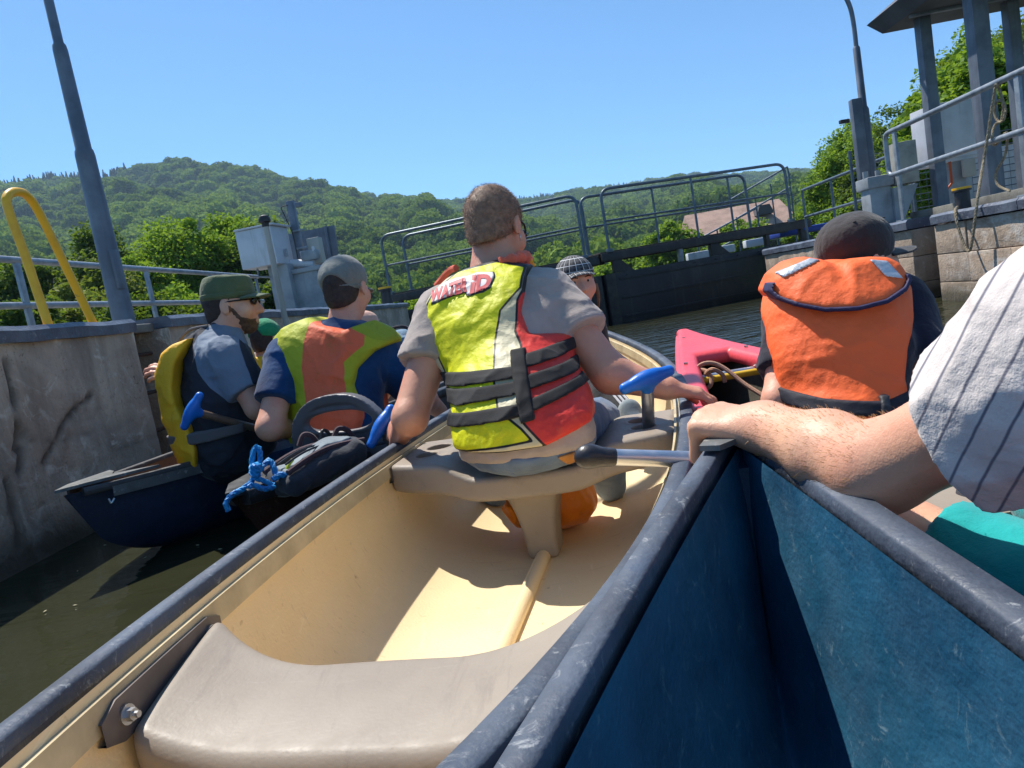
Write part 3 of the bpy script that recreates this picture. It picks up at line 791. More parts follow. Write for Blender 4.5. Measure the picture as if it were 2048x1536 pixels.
def gate_leaf(A, B, label, deck, hoops, hinge_right):
    """A: meeting post end, B: hinge end (x, y)"""
    A = np.array(A); B = np.array(B); L = np.linalg.norm(B - A); u = (B - A) / L; n = np.array([-u[1], u[0]])
    if n[1] < 0: n = -n
    g = thing('lock_gate_leaf', label, 'lock gate', (*A, -.3), 'leaves of the lock gate')
    P = lambda s, o, z: (A[0] + u[0] * s + n[0] * o, A[1] + u[1] * s + n[1] * o, z)
    ax = Matrix(((u[0], n[0], 0), (u[1], n[1], 0), (0, 0, 1)))
    zt = .845
    MB().box(P(L / 2, .12, (zt - .35) / 2), (L, .24, zt + .35), ax, .01).obj('gate_plate', M_black, g)
    MB().box(P(.09, -.022, (zt - .35) / 2), (.17, .04, zt + .35), ax, .008).obj('meeting_post', M_timber, g)
    for z in (.10, .42, .74): MB().box(P(L / 2 + .1, -.006, z), (L - .3, .03, .045), ax, .006).obj('stiffener_rib', M_black, g)
    for k in range(9): MB().tube([P(.4 + k * (L - .7) / 8, -.005, .79), P(.4 + k * (L - .7) / 8, -.022, .79)], .014, 8).obj('rivet', M_black, g)
    # walkway
    for o in (.02, .72):
        MB().box(P(L / 2, o, deck - .07), (L, .05, .13), ax, .005).obj('walkway_beam', M_black, g)
    nb = int(L / .24)
    for k in range(nb): MB().box(P((k + .5) * L / nb, .37, deck + .012), (L / nb - .012, .64, .025), ax, .003).obj('walkway_plank', M_timber, g)
    for k, s in enumerate((.28, L * .36, L * .52, L * .78, L - .18)):
        w = .16 if k in (0, 2) else .07
        MB().box(P(s, .08, (deck - .13 + zt) / 2), (w, .1, deck - .135 - zt), ax, .006).obj('walkway_bracket', M_black if k != 1 else M_galvL, g)
        if k in (0, 2, 4):
            q = P(s + w / 2, .06, zt); MB().prism([P(s + w / 2, .06, zt), P(s + w / 2 + .22, .06, zt), P(s + w / 2, .06, deck - .14)], np.array([n[0], n[1], 0]) * .03).obj('gusset', M_black, g)
    for off, s0, s1, z1, mids in hoops:
        mb = MB().tube(round_path([P(s0, off, deck), P(s0, off, z1), P(s1, off, z1), P(s1, off, deck)], .19, 7), .026, 10)
        h = mb.obj('handrail', M_galv, g)
        MB().tube([P(s0, off, (z1 + deck) / 2), P(s1, off, (z1 + deck) / 2)], .018, 8).obj('mid_rail', M_galv, g)
        for mm in mids: MB().tube([P(mm, off, deck), P(mm, off, z1)], .021, 8).obj('baluster', M_galv, g)
        for s in (s0, s1): MB().box(P(s, off, deck + .03), (.10, .09, .06), ax, .008).obj('rail_foot', M_galv, g)
    return g
apex = (1.15, 12.35)
gate_leaf(apex, (-2.62, 13.25), 'black steel lock gate leaf behind the cropped-haired man', 1.17, [(.02, .22, 3.84, 2.24, []), (.72, .25, 3.72, 2.24, [])], False)
gate_leaf((1.21, 12.35), (5.15, 13.55), 'black steel lock gate leaf with open brackets behind the orange jacket', 1.20, [(.02, .16, 3.72, 2.25, [1.85]), (.72, .05, 3.35, 2.25, [1.45, 3.0])], True)
# white floats and tarpaulin on the far side of the right leaf
M_white = mat('white_paint', (.82, .83, .84), .5, var=((.66, .67, .68), 6, .5, .7))
for k, (x, y) in enumerate(((3.35, 14.9), (3.9, 15.0), (4.6, 15.2))):
    t = tag(MB().box((x, y, .93 + .03 * k), (.42, .25, .15), bev=.02).obj('white_float', M_white), ('white float block beyond the gate beside the small pale walkway bracket', 'white float block in the middle of the three beyond the gate', 'white float block beyond the gate beside the blue covered hull')[k], 'float', 'white float blocks beyond the gate')
M_blue_cov = mat('blue_tarp', (.10, .22, .55), .6)
mb = MB().box((5.3, 14.6, 1.05), (1.0, .7, .12), bev=.04)
t = mb.obj('covered_boat', M_blue_cov); tag(t, 'blue covered hull beyond the hinge end of the right gate leaf', 'boat')
# ---- bank stairs with handrails beyond the gate
def rail_run(name, label, pts, zr, posts, mt=M_galv, r=.024, group=None, base=.9, cat='railing', end_round=False, rmid=None, prad=None):
    """straight railing: pts two ends (x, y), zr heights of the rails, posts = fractions"""
    a = np.array(pts[0]); b = np.array(pts[1]); g = thing(name, label, cat, ((a[0] + b[0]) / 2, (a[1] + b[1]) / 2, base), group)
    P = lambda s, z: (*(a + (b - a) * s), z)
    if end_round:
        MB().tube(round_path([P(0, zr[0]), P(1, zr[0]), P(1, zr[1]), P(0, zr[1])], .09, 6), r, 10).obj('rail', mt, g)
        zs = zr[2:]
    else: zs = zr
    for z in zs: MB().tube([P(0, z), P(1, z)], r, 10).obj('rail', mt, g)
    for s in posts:
        d = (b - a) / np.linalg.norm(b - a); ax = Matrix(((d[0], -d[1], 0), (d[1], d[0], 0), (0, 0, 1)))
        if prad: MB().box(P(s, (base + zr[0]) / 2), (prad, prad * .45, zr[0] - base), ax, .004).obj('post', mt, g)
        else: MB().tube([P(s, base), P(s, zr[0])], r * .9, 8).obj('post', mt, g)
        MB().box(P(s, base + .01), (.12, .10, .02), ax, .003).obj('foot_plate', mt, g)
    return g
rail_run('railing', 'grey two-bar railing running from the gate hinge to the right lamp post', ((5.0, 13.4), (5.0, 9.6)), (1.72, 1.25), (0, .33, .66, .98), base=.77)
st = thing('stair_railing', 'pale stepped handrails of the bank stairs beyond the gate, before the pink roof', 'railing', (5, 18, .3))
for (q) in (((4.1, 1.35), (5.6, 1.85)), ((4.1, .9), (5.6, 1.4)), ((5.0, 2.15), (6.45, 2.68)), ((5.0, 1.65), (6.45, 2.2))):
    (xa, za), (xb, zb) = q
    MB().tube([(xa, 18, za), (xb, 18, zb), (xb + .03, 18, zb - .3)], .022, 8).obj('stair_rail', M_galvL, st)
for x in (4.1, 4.6, 5.1, 5.6, 6.0, 6.45): MB().tube([(x, 18, .3), (x, 18, 1.35 + (x - 4.1) * .36 if x < 5 else 1.65 + (x - 5) * .7)], .018, 8).obj('post', M_galv, st)
# ---- house with a pinkish roof
M_roof = mat('faded_roof_tiles', (.66, .54, .48), .9, var=((.55, .45, .40), 1.2, .4, .65), bump=[(6, .03, 3)])
M_plaster = mat('house_plaster', (.70, .69, .66), .9, var=((.6, .59, .56), 1, .4, .6))
h = thing('house', 'low house with a long faded pink roof beyond the gate', 'house', (17, 62, .3))
x0, x1, y0, y1, ze, zr_ = 13.4, 22.0, 60.0, 67.0, 3.0, 5.2
MB().box(((x0 + x1) / 2, (y0 + y1) / 2, (ze + .3) / 2), (x1 - x0 - .6, y1 - y0 - .8, ze - .3)).obj('wall', M_plaster, h)
rf = MB().add([(x0, y0, ze), (x1, y0, ze), (x1 - .3, (y0 + y1) / 2, zr_), (x0 + .3, (y0 + y1) / 2, zr_), (x0, y1, ze), (x1, y1, ze)], [(0, 1, 2, 3), (3, 2, 5, 4), (0, 3, 4), (1, 5, 2)]).obj('roof', M_roof, h, smooth=False)
M_slate = mat('dark_slate', (.25, .24, .25), .8)
MB().prism([(18.9, 60.8, 4.0), (20.3, 60.8, 4.0), (20.0, 60.8, 4.75), (19.2, 60.8, 4.75)], (0, 1.6, 0)).obj('dormer', M_slate, rf, smooth=False)
M_glass = mat('window_glass', (.10, .12, .14), .1)
for x in (14.2, 16.0, 17.8, 19.8): MB().box((x, y0 + .38, 1.9), (.9, .06, 1.1), bev=.01).obj('window', M_glass, h)

# ================================================================== left bank
M_pole = mat('lamp_post_grey', (.42, .45, .50), .5, .2, var=((.35, .38, .43), 5, .4, .6), bump=[(70, .001, 2)])
lp = thing('lamp_post', 'tall stepped grey lamp post on the left bank', 'lamp post', (-2.75, 4.81, ZL - .02), 'lamp posts on the lock banks')
MB().lathe([(.085, -.05), (.085, .02), (.071, .03), (.060, 1.16), (.056, 1.19), (.049, 1.20), (.044, 1.83), (.040, 1.86), (.030, 1.875), (.027, 3.2), (.02, 4.4)], (-2.75, 4.81, ZL), 20).obj('pole', M_pole, lp)
MB().tube(smooth_path([(-2.75, 4.81, 5.3), (-2.68, 4.8, 5.55), (-2.4, 4.75, 5.7), (-2.0, 4.7, 5.72)], 6), .02, 10).obj('arm', M_pole, lp)
MB().box((-1.8, 4.67, 5.71), (.45, .16, .09), bev=.03).obj('lamp_head', M_pole, lp)
MB().lathe([(.11, 0), (.11, .02), (.075, .03)], (-2.75, 4.81, ZL), 20).obj('base_plate', M_pole, lp)
MB().box((-2.69, 4.77, 1.35), (.02, .08, .26), bev=.004).obj('service_door', M_pole, lp)
M_yel = mat('yellow_paint', (.90, .68, .10), .42, var=((.80, .56, .08), 6, .5, .7), var2=((.55, .45, .25), 30, .66, .74), bump=[(40, .001, 3)])
hp = [at_x(100, 645, -2.35), at_x(62, 545, -2.35), at_x(12, 410, -2.35)]
h1 = at_x(102, 650, -2.35); h2 = at_x(187, 645, -2.35)
hoop = [(-2.35, h1[1], ZL - .05), (-2.35, h1[1] - .005, 1.50), (-2.35, h1[1] + .06, 1.60), (-2.35, h1[1] + .16, 1.625), (-2.35, h1[1] + .26, 1.58), (-2.35, h2[1] - .02, 1.45), (-2.35, h2[1], 1.2), (-2.35, h2[1], ZL - .05)]
# the hoop stands on the coping, both legs bent over together at the top
pa = [at_x(100, 660, -2.35), at_x(55, 525, -2.36), at_x(17, 420, -2.37), at_x(14, 395, -2.37), at_x(28, 384, -2.37), at_x(52, 390, -2.37), at_x(78, 425, -2.37), at_x(125, 520, -2.36), at_x(188, 650, -2.35)]
lt = thing('ladder_handrail', 'yellow bent tube ladder handrail standing on the left coping', 'handrail', (-2.35, 3.6, ZL))
MB().tube(smooth_path(pa, 8), .021, 12).obj('hoop_tube', M_yel, lt)
for q in (pa[0], pa[-1]): MB().lathe([(.05, -.01), (.05, .008), (.026, .012)], (q[0], q[1], ZL + .005), 14).obj('base_plate', M_yel, lt)
rail_run('railing', 'long grey two-bar railing along the left bank behind the lamp post', ((-3.2, .5), (-3.2, 8.6)), (1.49, 1.20), (.12, .31, .50, .69, .84, .99), M_galvL, .022, base=ZL - .03, prad=.05)
# control box, machinery, sign, gauge pipe
M_cab = mat('cabinet_light_grey', (.76, .77, .80), .45, var=((.68, .69, .72), 3, .45, .7), rvar=(.6, 9))
M_cabd = mat('cabinet_grey', (.58, .60, .62), .5, var=((.48, .50, .52), 5, .45, .7))
streak(M_cab, (.50, .48, .45), .5, (9, 9, 1.0), .55, .75); streak(M_cabd, (.42, .38, .34), .5, (9, 9, 1.0), .55, .75); streak(M_pole, (.30, .31, .33), .6, (14, 14, .8), .5, .7)
def rotz(a): return Matrix.Rotation(a, 3, 'Z')
cb = thing('control_box', 'light grey control box on a square pedestal behind the left wall', 'control box', (-2.85, 8.15, ZL))
c0 = at_y(517, 495, 8.05)
A = rotz(-.12)
MB().box((c0[0], 8.25, c0[2]), (.43, .42, .42), A, .012).obj('box_housing', M_cab, cb)
MB().box((c0[0] + .02, 8.25, c0[2] + .222), (.47, .46, .02), A, .006).obj('lid', M_cab, cb)
MB().box((c0[0] + .24, 8.22, c0[2] - .09), (.02, .03, .09), A, .005).obj('latch', M_cabd, cb)
pz = (ZL + c0[2] - .21) / 2
MB().box((c0[0] + .13, 8.3, pz), (.24, .24, c0[2] - .21 - ZL), A, .01).obj('pedestal', M_cabd, cb)
MB().tube([(c0[0] - .12, 8.2, c0[2] - .21), (c0[0] - .12, 8.2, c0[2] - .30), (c0[0] + .02, 8.2, c0[2] - .33)], .012, 8).obj('cable_conduit', M_galvL, cb)
mc = thing('gate_machinery', 'grey gate drive with fittings on a wide steel column beside the control box', 'machinery', (-2.25, 8.3, ZL))
c1 = at_y(620, 570, 8.3)
MB().box((c1[0], 8.4, (ZL + 1.42) / 2), (.30, .3, 1.42 - ZL), A, .01).obj('column', M_cabd, mc)
MB().box((c1[0], 8.4, 1.44), (.38, .36, .05), A, .008).obj('top_plate', M_cabd, mc)
MB().tube([(c1[0] - .22, 8.35, 1.56), (c1[0] + .08, 8.35, 1.50)], .045, 12).obj('motor', M_cab, mc)
MB().tube([(c1[0] - .02, 8.35, 1.5), (c1[0] - .02, 8.35, 1.66)], .035, 12).obj('gearbox', M_cab, mc)
MB().box((c1[0] + .06, 8.35, 1.60), (.2, .12, .12), A, .03).obj('valve_block', M_cabd, mc)
MB().tube([(c1[0] + .12, 8.3, 1.6), (c1[0] + .12, 8.3, 1.69)], .018, 8).obj('knob', M_cab, mc)
MB().box((c1[0] + .08, 8.55, 1.66), (.15, .12, .30), A, .01).obj('terminal_box', M_plaster, mc)
gp = thing('signal_post', 'square grey post with small brackets standing beside the control box', 'post', (-2.4, 8.5, ZL))
pt = at_y(583, 402, 8.5); pb = at_y(605, 540, 8.5)
MB().box((pt[0] * .5 + pb[0] * .5, 8.5, (ZL + pt[2]) / 2), (.085, .085, pt[2] - ZL), None, .006).obj('post_shaft', M_pole, gp)
MB().box((pt[0] + .08, 8.48, pt[2] - .06), (.07, .05, .05), None, .008).obj('bracket', M_pole, gp)
MB().tube(smooth_path([(pt[0] - .04, 8.46, pt[2] - .05), (pt[0] - .12, 8.46, pt[2] - .06), (pt[0] - .10, 8.46, pt[2] - .16), (pt[0] - .05, 8.46, pt[2] - .4), (pt[0] - .05, 8.46, pt[2] - .7)], 5), .006, 6).obj('cable', M_black, gp)
for dz in (.35, .55): MB().box((pt[0] + .03, 8.44, pt[2] - dz), (.13, .03, .02), None, .003).obj('clamp', M_galvL, gp)
sg = thing('sign_panel', 'dark grey sign board seen from the back behind the signal post', 'sign', (-2.2, 9.2, ZL))
s = [at_y(x, y, 9.2) for x, y in ((576, 468), (668, 450), (684, 560), (590, 580))]
MB().prism(s, (0, .03, 0)).obj('panel', M_pole, sg, smooth=False)
q0 = s[1] * .82 + s[0] * .18; q1 = s[2] * .82 + s[3] * .18
MB().tube([q0 - [0, .02, 0], (q1[0], 9.18, ZL - .03)], .022, 8).obj('support_post', M_pole, sg)
pp = thing('gauge_pipe', 'slim beige standpipe with a dark mushroom cap in front of the control box', 'pipe', (-2.02, 5.9, 0))
a = at_x(573, 650, -2.02); b = at_x(533, 440, -2.02)
MB().tube([(-2.02, a[1], -.2), (-2.02, a[1], b[2])], .024, 12).obj('pipe_shaft', M_plaster, pp)
MB().lathe([(.026, -.06), (.03, -.03), (.048, -.02), (.048, .0), (.036, .025), (.012, .035)], (-2.02, a[1], b[2]), 16).obj('cap', M_black, pp)
for z in (.35, .75): MB().box((-2.08, a[1], z), (.14, .07, .03), None, .004).obj('wall_clamp', M_galvL, pp)
bo = thing('bollard', 'small black bollard with a yellow top beside the grey cap', 'bollard', (-2.3, 11.3, ZL), 'black bollards with yellow tops')
MB().lathe([(.09, 0), (.08, .22), (.10, .23), (.10, .26)], (-2.28, 11.3, ZL), 18).obj('bollard_body', M_black, bo)
MB().lathe([(.10, 0), (.10, .03)], (-2.28, 11.3, ZL + .262), 18).obj('bollard_top', M_yel, bo)

# ================================================================== right bank
lp = thing('lamp_post', 'grey lamp post with a curved neck on the right bank beside the small cabinet', 'lamp post', (4.25, 9.15, ZR), 'lamp posts on the lock banks')
MB().lathe([(.085, -.03), (.075, .02), (.066, .5), (.060, 1.40), (.055, 1.42), (.044, 1.44), (.040, 2.12), (.030, 2.14)], (4.25, 9.15, ZR), 18).obj('pole', M_pole, lp)
MB().tube(smooth_path([(4.25, 9.15, 2.92), (4.25, 9.15, 3.2), (4.22, 9.14, 3.42), (4.12, 9.12, 3.62), (3.95, 9.1, 3.75), (3.7, 9.08, 3.82)], 6), .026, 10).obj('neck', M_pole, lp)
MB().box((3.45, 9.05, 3.84), (.5, .18, .08), bev=.03).obj('lamp_head', M_pole, lp)
MB().box((4.14, 9.1, 1.86), (.12, .10, .95), None, .01).obj('cable_box', M_pole, lp)
MB().box((3.98, 9.08, 2.10), (.12, .05, .045), rotz(.2), .01).obj('camera_unit', M_black, lp)
cm = thing('bank_cabinet', 'grey drive cabinet on a bracketed steel column below the right lamp post', 'cabinet', (4.2, 8.7, ZR))
MB().box((4.08, 8.72, (ZR + 1.25) / 2), (.24, .24, 1.25 - ZR), None, .01).obj('column', M_cabd, cm)
MB().box((4.08, 8.72, 1.30), (.30, .32, .13), None, .02).obj('drive_housing', M_cabd, cm)
MB().tube([(3.96, 8.66, 1.3), (3.96, 8.66, 1.44)], .03, 10).obj('fitting', M_cabd, cm)
MB().tube([(4.10, 8.66, 1.36), (4.10, 8.66, 1.43)], .03, 10).obj('fitting', M_cabd, cm)
MB().box((4.36, 8.62, 1.45), (.24, .26, .46), rotz(-.1), .01).obj('cabinet_box', mat('cabinet_tan', (.62, .61, .57), .5, var=((.5, .49, .46), 6, .45, .7)), cm)
MB().prism([(4.2, 8.55, ZR), (4.27, 8.55, ZR), (4.48, 8.55, 1.2), (4.2, 8.55, 1.2)], (0, .2, 0)).obj('gusset', M_cabd, cm, smooth=False)
rail_run('railing', 'grey round-ended two-bar railing on the right bank carrying the hanging rope', ((4.0, 2.8), (4.0, 8.2)), (1.755, 1.31), (.02, .36, .60, .963), M_galvL, .026, base=ZR, end_round=True, prad=.06)
sh = thing('shelter', 'open shelter with square grey steel columns and a dark flat roof', 'shelter', (5.6, 7.6, ZR))
for (x, y, w) in ((4.68, 8.5, .125), (4.70, 7.60, .155), (5.62, 8.5, .125), (6.6, 8.5, .14), (4.72, 5.3, .155), (6.6, 5.3, .14)):
    MB().box((x, y, (ZR + 3.1) / 2), (w, w, 3.1 - ZR), None, .008).obj('column', M_pole, sh)
    MB().box((x, y, ZR + .02), (w + .1, w + .1, .04), None, .006).obj('base_plate', M_pole, sh)
MB().box((5.6, 6.9, ZR + .05), (2.3, 3.7, .09), None, .01).obj('plinth', M_paving, sh)
M_soff = mat('shelter_soffit', (.30, .31, .34), .7, var=((.24, .25, .28), 2, .4, .6))
MB().box((5.9, 6.75, 3.02), (2.9, 4.1, .12), None, .01).obj('ring_beam', M_pole, sh)
MB().add([(4.42, 8.85, 2.95), (7.4, 8.85, 2.95), (7.4, 4.6, 2.95), (4.42, 4.6, 2.95), (4.30, 8.95, 3.10), (7.5, 8.95, 3.10), (7.5, 4.5, 3.10), (4.30, 4.5, 3.10), (5.5, 7.6, 3.9), (6.3, 7.6, 3.9), (6.3, 5.8, 3.9), (5.5, 5.8, 3.9)],
    [(0, 3, 2, 1), (0, 1, 5, 4), (1, 2, 6, 5), (2, 3, 7, 6), (3, 0, 4, 7), (4, 5, 9, 8), (5, 6, 10, 9), (6, 7, 11, 10), (7, 4, 8, 11), (8, 9, 10, 11)]).obj('roof', M_soff, sh, smooth=False)
for k in range(4): MB().box((5.9, 5.0 + k * 1.1, 2.935), (2.9, .06, .03), None, .004).obj('soffit_batten', M_pole, sh)
cb = thing('switch_cabinet', 'white switch cabinet on a round grey pedestal under the shelter', 'cabinet', (5.4, 9.4, ZR))
c0 = at_y(1912, 262, 9.4)
MB().box((c0[0], 9.6, c0[2]), (.62, .45, .72), rotz(.12), .012).obj('cabinet_housing', M_cab, cb)
MB().box((c0[0], 9.36, c0[2]), (.54, .014, .64), rotz(.12), .004).obj('cabinet_door', M_cab, cb)
MB().lathe([(.20, ZR), (.20, c0[2] - .36)], (c0[0] + .02, 9.6, 0), 22).obj('pedestal', M_cabd, cb)
MB().box((c0[0] + .05, 9.3, c0[2] - .47), (.16, .05, .22), rotz(.1), .02).obj('lever_arm', M_plaster, cb)
M_org = mat('orange_primer', (.72, .32, .14), .6)
MB().tube([(c0[0] - .17, 9.3, c0[2] - .36), (c0[0] - .17, 9.3, c0[2] - .62), (c0[0] - .26, 9.28, c0[2] - .70)], .016, 8).obj('orange_lever', M_org, cb)
bo = thing('bollard', 'black bollard with a yellow top on the right coping beside the rope', 'bollard', (4.0, 6.75, ZR), 'black bollards with yellow tops')
q = at_x(1926, 408, 4.02)
MB().lathe([(.065, 0), (.062, .16), (.080, .165), (.080, .18)], (4.02, q[1], ZR), 18).obj('bollard_body', M_black, bo)
MB().lathe([(.080, 0), (.080, .02)], (4.02, q[1], ZR + .182), 18).obj('bollard_top', M_yel, bo)
M_rope = mat('hemp_rope', (.62, .57, .48), .9, var=((.48, .43, .35), 30, .4, .6), bump=[(160, .004, 2)])
def rope_obj(name, pts, r, m, parent=None, strands=3, pitch=7.0, n=10, seg=6):
    """a laid rope: strands wound round the path"""
    path = smooth_path(pts, n); P = np.array(path); d = np.r_[0, np.cumsum(np.linalg.norm(np.diff(P, axis=0), axis=1))]
    L = d[-1]; k = max(12, int(L / (r * 1.1))); s = np.linspace(0, L, k); Q = np.stack([np.interp(s, d, P[:, i]) for i in range(3)], 1)
    T = np.gradient(Q, axis=0); T /= np.linalg.norm(T, axis=1)[:, None]
    A = np.cross(T, [0.31, 0.2, .93]); A /= np.linalg.norm(A, axis=1)[:, None]; Bv = np.cross(T, A)
    mb = MB()
    for j in range(strands):
        an = s / (r * pitch) * 2 * math.pi + j * 2 * math.pi / strands
        mb.tube(Q + (A * np.cos(an)[:, None] + Bv * np.sin(an)[:, None]) * r * .5, r * .58, seg)
    return mb.obj(name, m, parent)
ro = thing('mooring_rope', 'beige mooring rope hung over the right railing and drooping down the stone wall', 'rope', (3.7, 6.2, ZR))
rx = [at_x(1992, 168, 3.95), at_x(1984, 215, 3.96), at_x(1975, 275, 3.95), at_x(1966, 330, 3.9), at_x(1957, 385, 3.74), at_x(1951, 430, 3.68), at_x(1946, 470, 3.66), at_x(1940, 500, 3.65), at_x(1930, 494, 3.66), at_x(1918, 460, 3.67), at_x(1912, 435, 3.68), at_x(1911, 420, 3.74), at_x(1915, 414, 3.95)]
rope_obj('hanging_loop', rx, .0125, M_rope, ro)
rope_obj('hanging_end', [at_x(1992, 168, 3.95), at_x(1997, 175, 4.04), at_x(2006, 205, 4.05), at_x(2003, 240, 4.05), at_x(1990, 250, 4.03), at_x(1984, 275, 3.98), at_x(1990, 290, 4.04), at_x(2014, 265, 4.06), at_x(2010, 310, 4.08), at_x(1992, 345, 4.1), at_x(1996, 370, 4.1), at_x(2020, 382, 4.1)], .0115, M_rope, ro)
rope_obj('coil', [at_x(2000 + 11 * math.cos(k * .9) , 222 + 22 * math.sin(k * .9), 4.03 + .004 * k) for k in range(9)], .011, M_rope, ro)
fe = thing('wire_fence', 'grey welded wire fence with a white screen behind the shelter', 'fence', (5.2, 10.2, ZR))
for k in range(11): MB().tube([(4.5, 10.2, ZR + .08 + k * .09), (7.6, 10.2, ZR + .08 + k * .09)], .006, 5).obj('wire', M_galv, fe)
for k in range(5): MB().tube([(4.5 + k * .75, 10.22, ZR), (4.5 + k * .75, 10.22, ZR + 1.08)], .022, 8).obj('post', M_galv, fe)
mb = MB()
for k in range(30): mb.tube([(4.55 + k * .1, 10.19, ZR + .05), (4.55 + k * .1, 10.19, ZR + 1.0)], .003, 4)
tag(mb.obj('vertical_wires', M_galv, fe), kind='stuff')
MB().box((6.62, 10.3, ZR + .48), (1.5, .03, .62), None, .005).obj('white_screen', M_cab, fe)
# ================================================================== canoes
class Canoe:
    """a canoe in its own frame: t along the axis, u to starboard"""
    def __init__(s, name, label, origin, heading, t0, t1, tc, beam, zg, rise, kt=2.5, floor=.022, full=3.0):
        s.o = np.array(origin, float); a = heading; s.d = np.array([math.sin(a), math.cos(a), 0]); s.n = np.array([math.cos(a), -math.sin(a), 0])
        s.t0, s.t1, s.tc, s.beam, s.zg, s.rise, s.kt, s.floor, s.full = t0, t1, tc, beam, zg, rise, kt, floor, full
        c = s.P((t0 + t1) / 2, 0, 0)
        s.root = thing(name, label, 'canoe', tuple(c))
        s.ax = Matrix(((s.n[0], s.d[0], 0), (s.n[1], s.d[1], 0), (0, 0, 1)))
    def P(s, t, u, z):
        return np.array([s.o[0], s.o[1], 0]) + s.d * t + s.n * u + np.array([0, 0, z])
    def q(s, t):
        return np.where(t > s.tc, (t - s.tc) / (s.t1 - s.tc), (s.tc - t) / (s.tc - s.t0))
    def b(s, t): return s.beam * (1 - np.clip(s.q(t), 0, 1) ** s.kt)
    def g(s, t): return s.zg + s.rise * np.clip(s.q(t), 0, 1) ** 3
    def shell(s, inset, zadd, nt=90, nv=15):
        x = np.linspace(-1, 1, nt); x = np.sign(x) * (1 - (1 - np.abs(x)) ** 1.35)
        ts = np.where(x > 0, s.tc + x * (s.t1 - s.tc), s.tc + x * (s.tc - s.t0))
        P = np.zeros((nt, 2 * nv - 1, 3))
        th = np.linspace(0, math.pi / 2, nv); tt = np.r_[-th[::-1], th[1:]]
        for i, t in enumerate(ts):
            b = max(float(s.b(t)) - inset, 0.003); g = float(s.g(t)); q = min(1, float(s.q(t)))
            e = 2 / (s.full - (s.full - 1.25) * q ** 3); zk = s.floor + zadd + (.16 * q ** 10 if q > .5 else 0)
            u = np.sign(tt) * b * np.abs(np.sin(tt)) ** e; z = zk + (g - zk) * (1 - np.cos(tt) ** e)
            rake = (t - s.tc) * (1 - .045 * q ** 4 * (1 - (z - zk) / (g - zk)))
            P[i] = s.o + s.d * (s.tc + rake)[:, None] + s.n * u[:, None] + np.stack([z * 0, z * 0, z], 1) if False else np.array([s.o[0], s.o[1], 0]) + (s.tc + rake)[:, None] * s.d + u[:, None] * s.n + np.stack([z * 0, z * 0, z], 1)
        return P
    def hull(s, m_out, m_in):
        mb = MB().grid(s.shell(.012, .0)); me = mb.mesh('hull_inside'); hi = mesh_obj('hull_inside', me, m_in, s.root)
        mb = MB().grid(s.shell(0, -.05)); me = mb.mesh('hull'); ho = mesh_obj('hull', me, m_out, s.root)
        return ho, hi
    def gunwale(s, side, m, w=.036, h=.034, t0=None, t1=None, n=80, out=.014, name='gunwale'):
        ts = np.linspace(s.t0 + .01 if t0 is None else t0, s.t1 - .01 if t1 is None else t1, n)
        rp = []
        for k in range(12):
            a = 2 * math.pi * k / 12; cx, cz = math.cos(a), math.sin(a)
            rp.append((np.sign(cx) * abs(cx) ** .38 * w / 2, np.sign(cz) * abs(cz) ** .42 * h / 2))
        P = np.zeros((13, n, 3))
        for j, t in enumerate(ts):
            bb = float(s.b(t)); zz = float(s.g(t))
            db = (float(s.b(t + .01)) - float(s.b(t - .01))) / .02
            k = 1 / math.sqrt(1 + db * db)
            for i in range(13):
                du, dz = rp[i % 12]
                P[i, j] = s.P(t - side * (du + out) * db * k * side, side * (bb) + (du + out * side) * k, zz + dz)
        mb = MB().grid(P)
        for j in (0, n - 1): mb.add([P[i, j] for i in range(12)], [tuple(range(12))])
        return mb.obj(name, m, s.root, angle=50)
def worn_plastic(name, col, dark, scratch, rough=.38):
    m, nt, bs = new_mat(name)
    c = mixc(nt, noise_fac(nt, 5, detail=6, lo=.38, hi=.66), lin(col), lin(dark))
    v = coords(nt, (26, 26, 26)); f = noise_fac(nt, 1, detail=8, rough=.75, lo=.58, hi=.70, vec=v, dist=1.5)
    c = mixc(nt, math_node(nt, 'MULTIPLY', f, .7), c, lin(scratch))
    nt.links.new(c, bs.inputs['Base Color'])
    r = nt.nodes.new('ShaderNodeMapRange'); r.inputs['To Min'].default_value = rough; r.inputs['To Max'].default_value = min(1, rough + .3)
    nt.links.new(noise_fac(nt, 18, detail=5), r.inputs['Value']); nt.links.new(r.outputs[0], bs.inputs['Roughness'])
    add_bump(nt, bs, [(16, .004, 4), (140, .0012, 4)])
    return m
M_gun = worn_plastic('gunwale_dark_vinyl', (.31, .35, .41), (.20, .23, .28), (.66, .67, .67), .46)
M_cream = mat('cream_hull_liner', (.92, .83, .67), .42, var=((.87, .77, .59), 1.6, .35, .7), var2=((.70, .60, .44), 34, .66, .76), bump=[(3, .01, 3), (170, .0008, 3)])
streak(M_cream, (.62, .53, .40), .45, (5, 70, 30), .60, .72); streak(M_cream, (.99, .93, .80), .5, (60, 6, 40), .62, .72); streak(M_cream, (.45, .38, .28), .8, (90, 90, 90), .70, .76)
M_navyout = worn_plastic('navy_hull', (.15, .20, .30), (.11, .14, .21), (.32, .35, .40), .4)
M_seat = mat('taupe_seat_plastic', (.60, .555, .50), .58, var=((.55, .505, .455), 3, .4, .65), bump=[(9, .0006, 2), (190, .00035, 4)], rvar=(.46, 30), spec=.35)
streak(M_seat, (.44, .40, .37), .4, (30, 5, 20), .56, .70); streak(M_seat, (.66, .62, .58), .35, (5, 40, 20), .60, .72)
M_steel = mat('bolt_steel', (.72, .72, .72), .3, .9, var=((.5, .48, .45), 20, .5, .7))
M_alu = mat('brushed_aluminium', (.80, .81, .83), .28, .9, var=((.62, .63, .66), 14, .45, .7), rvar=(.45, 25))

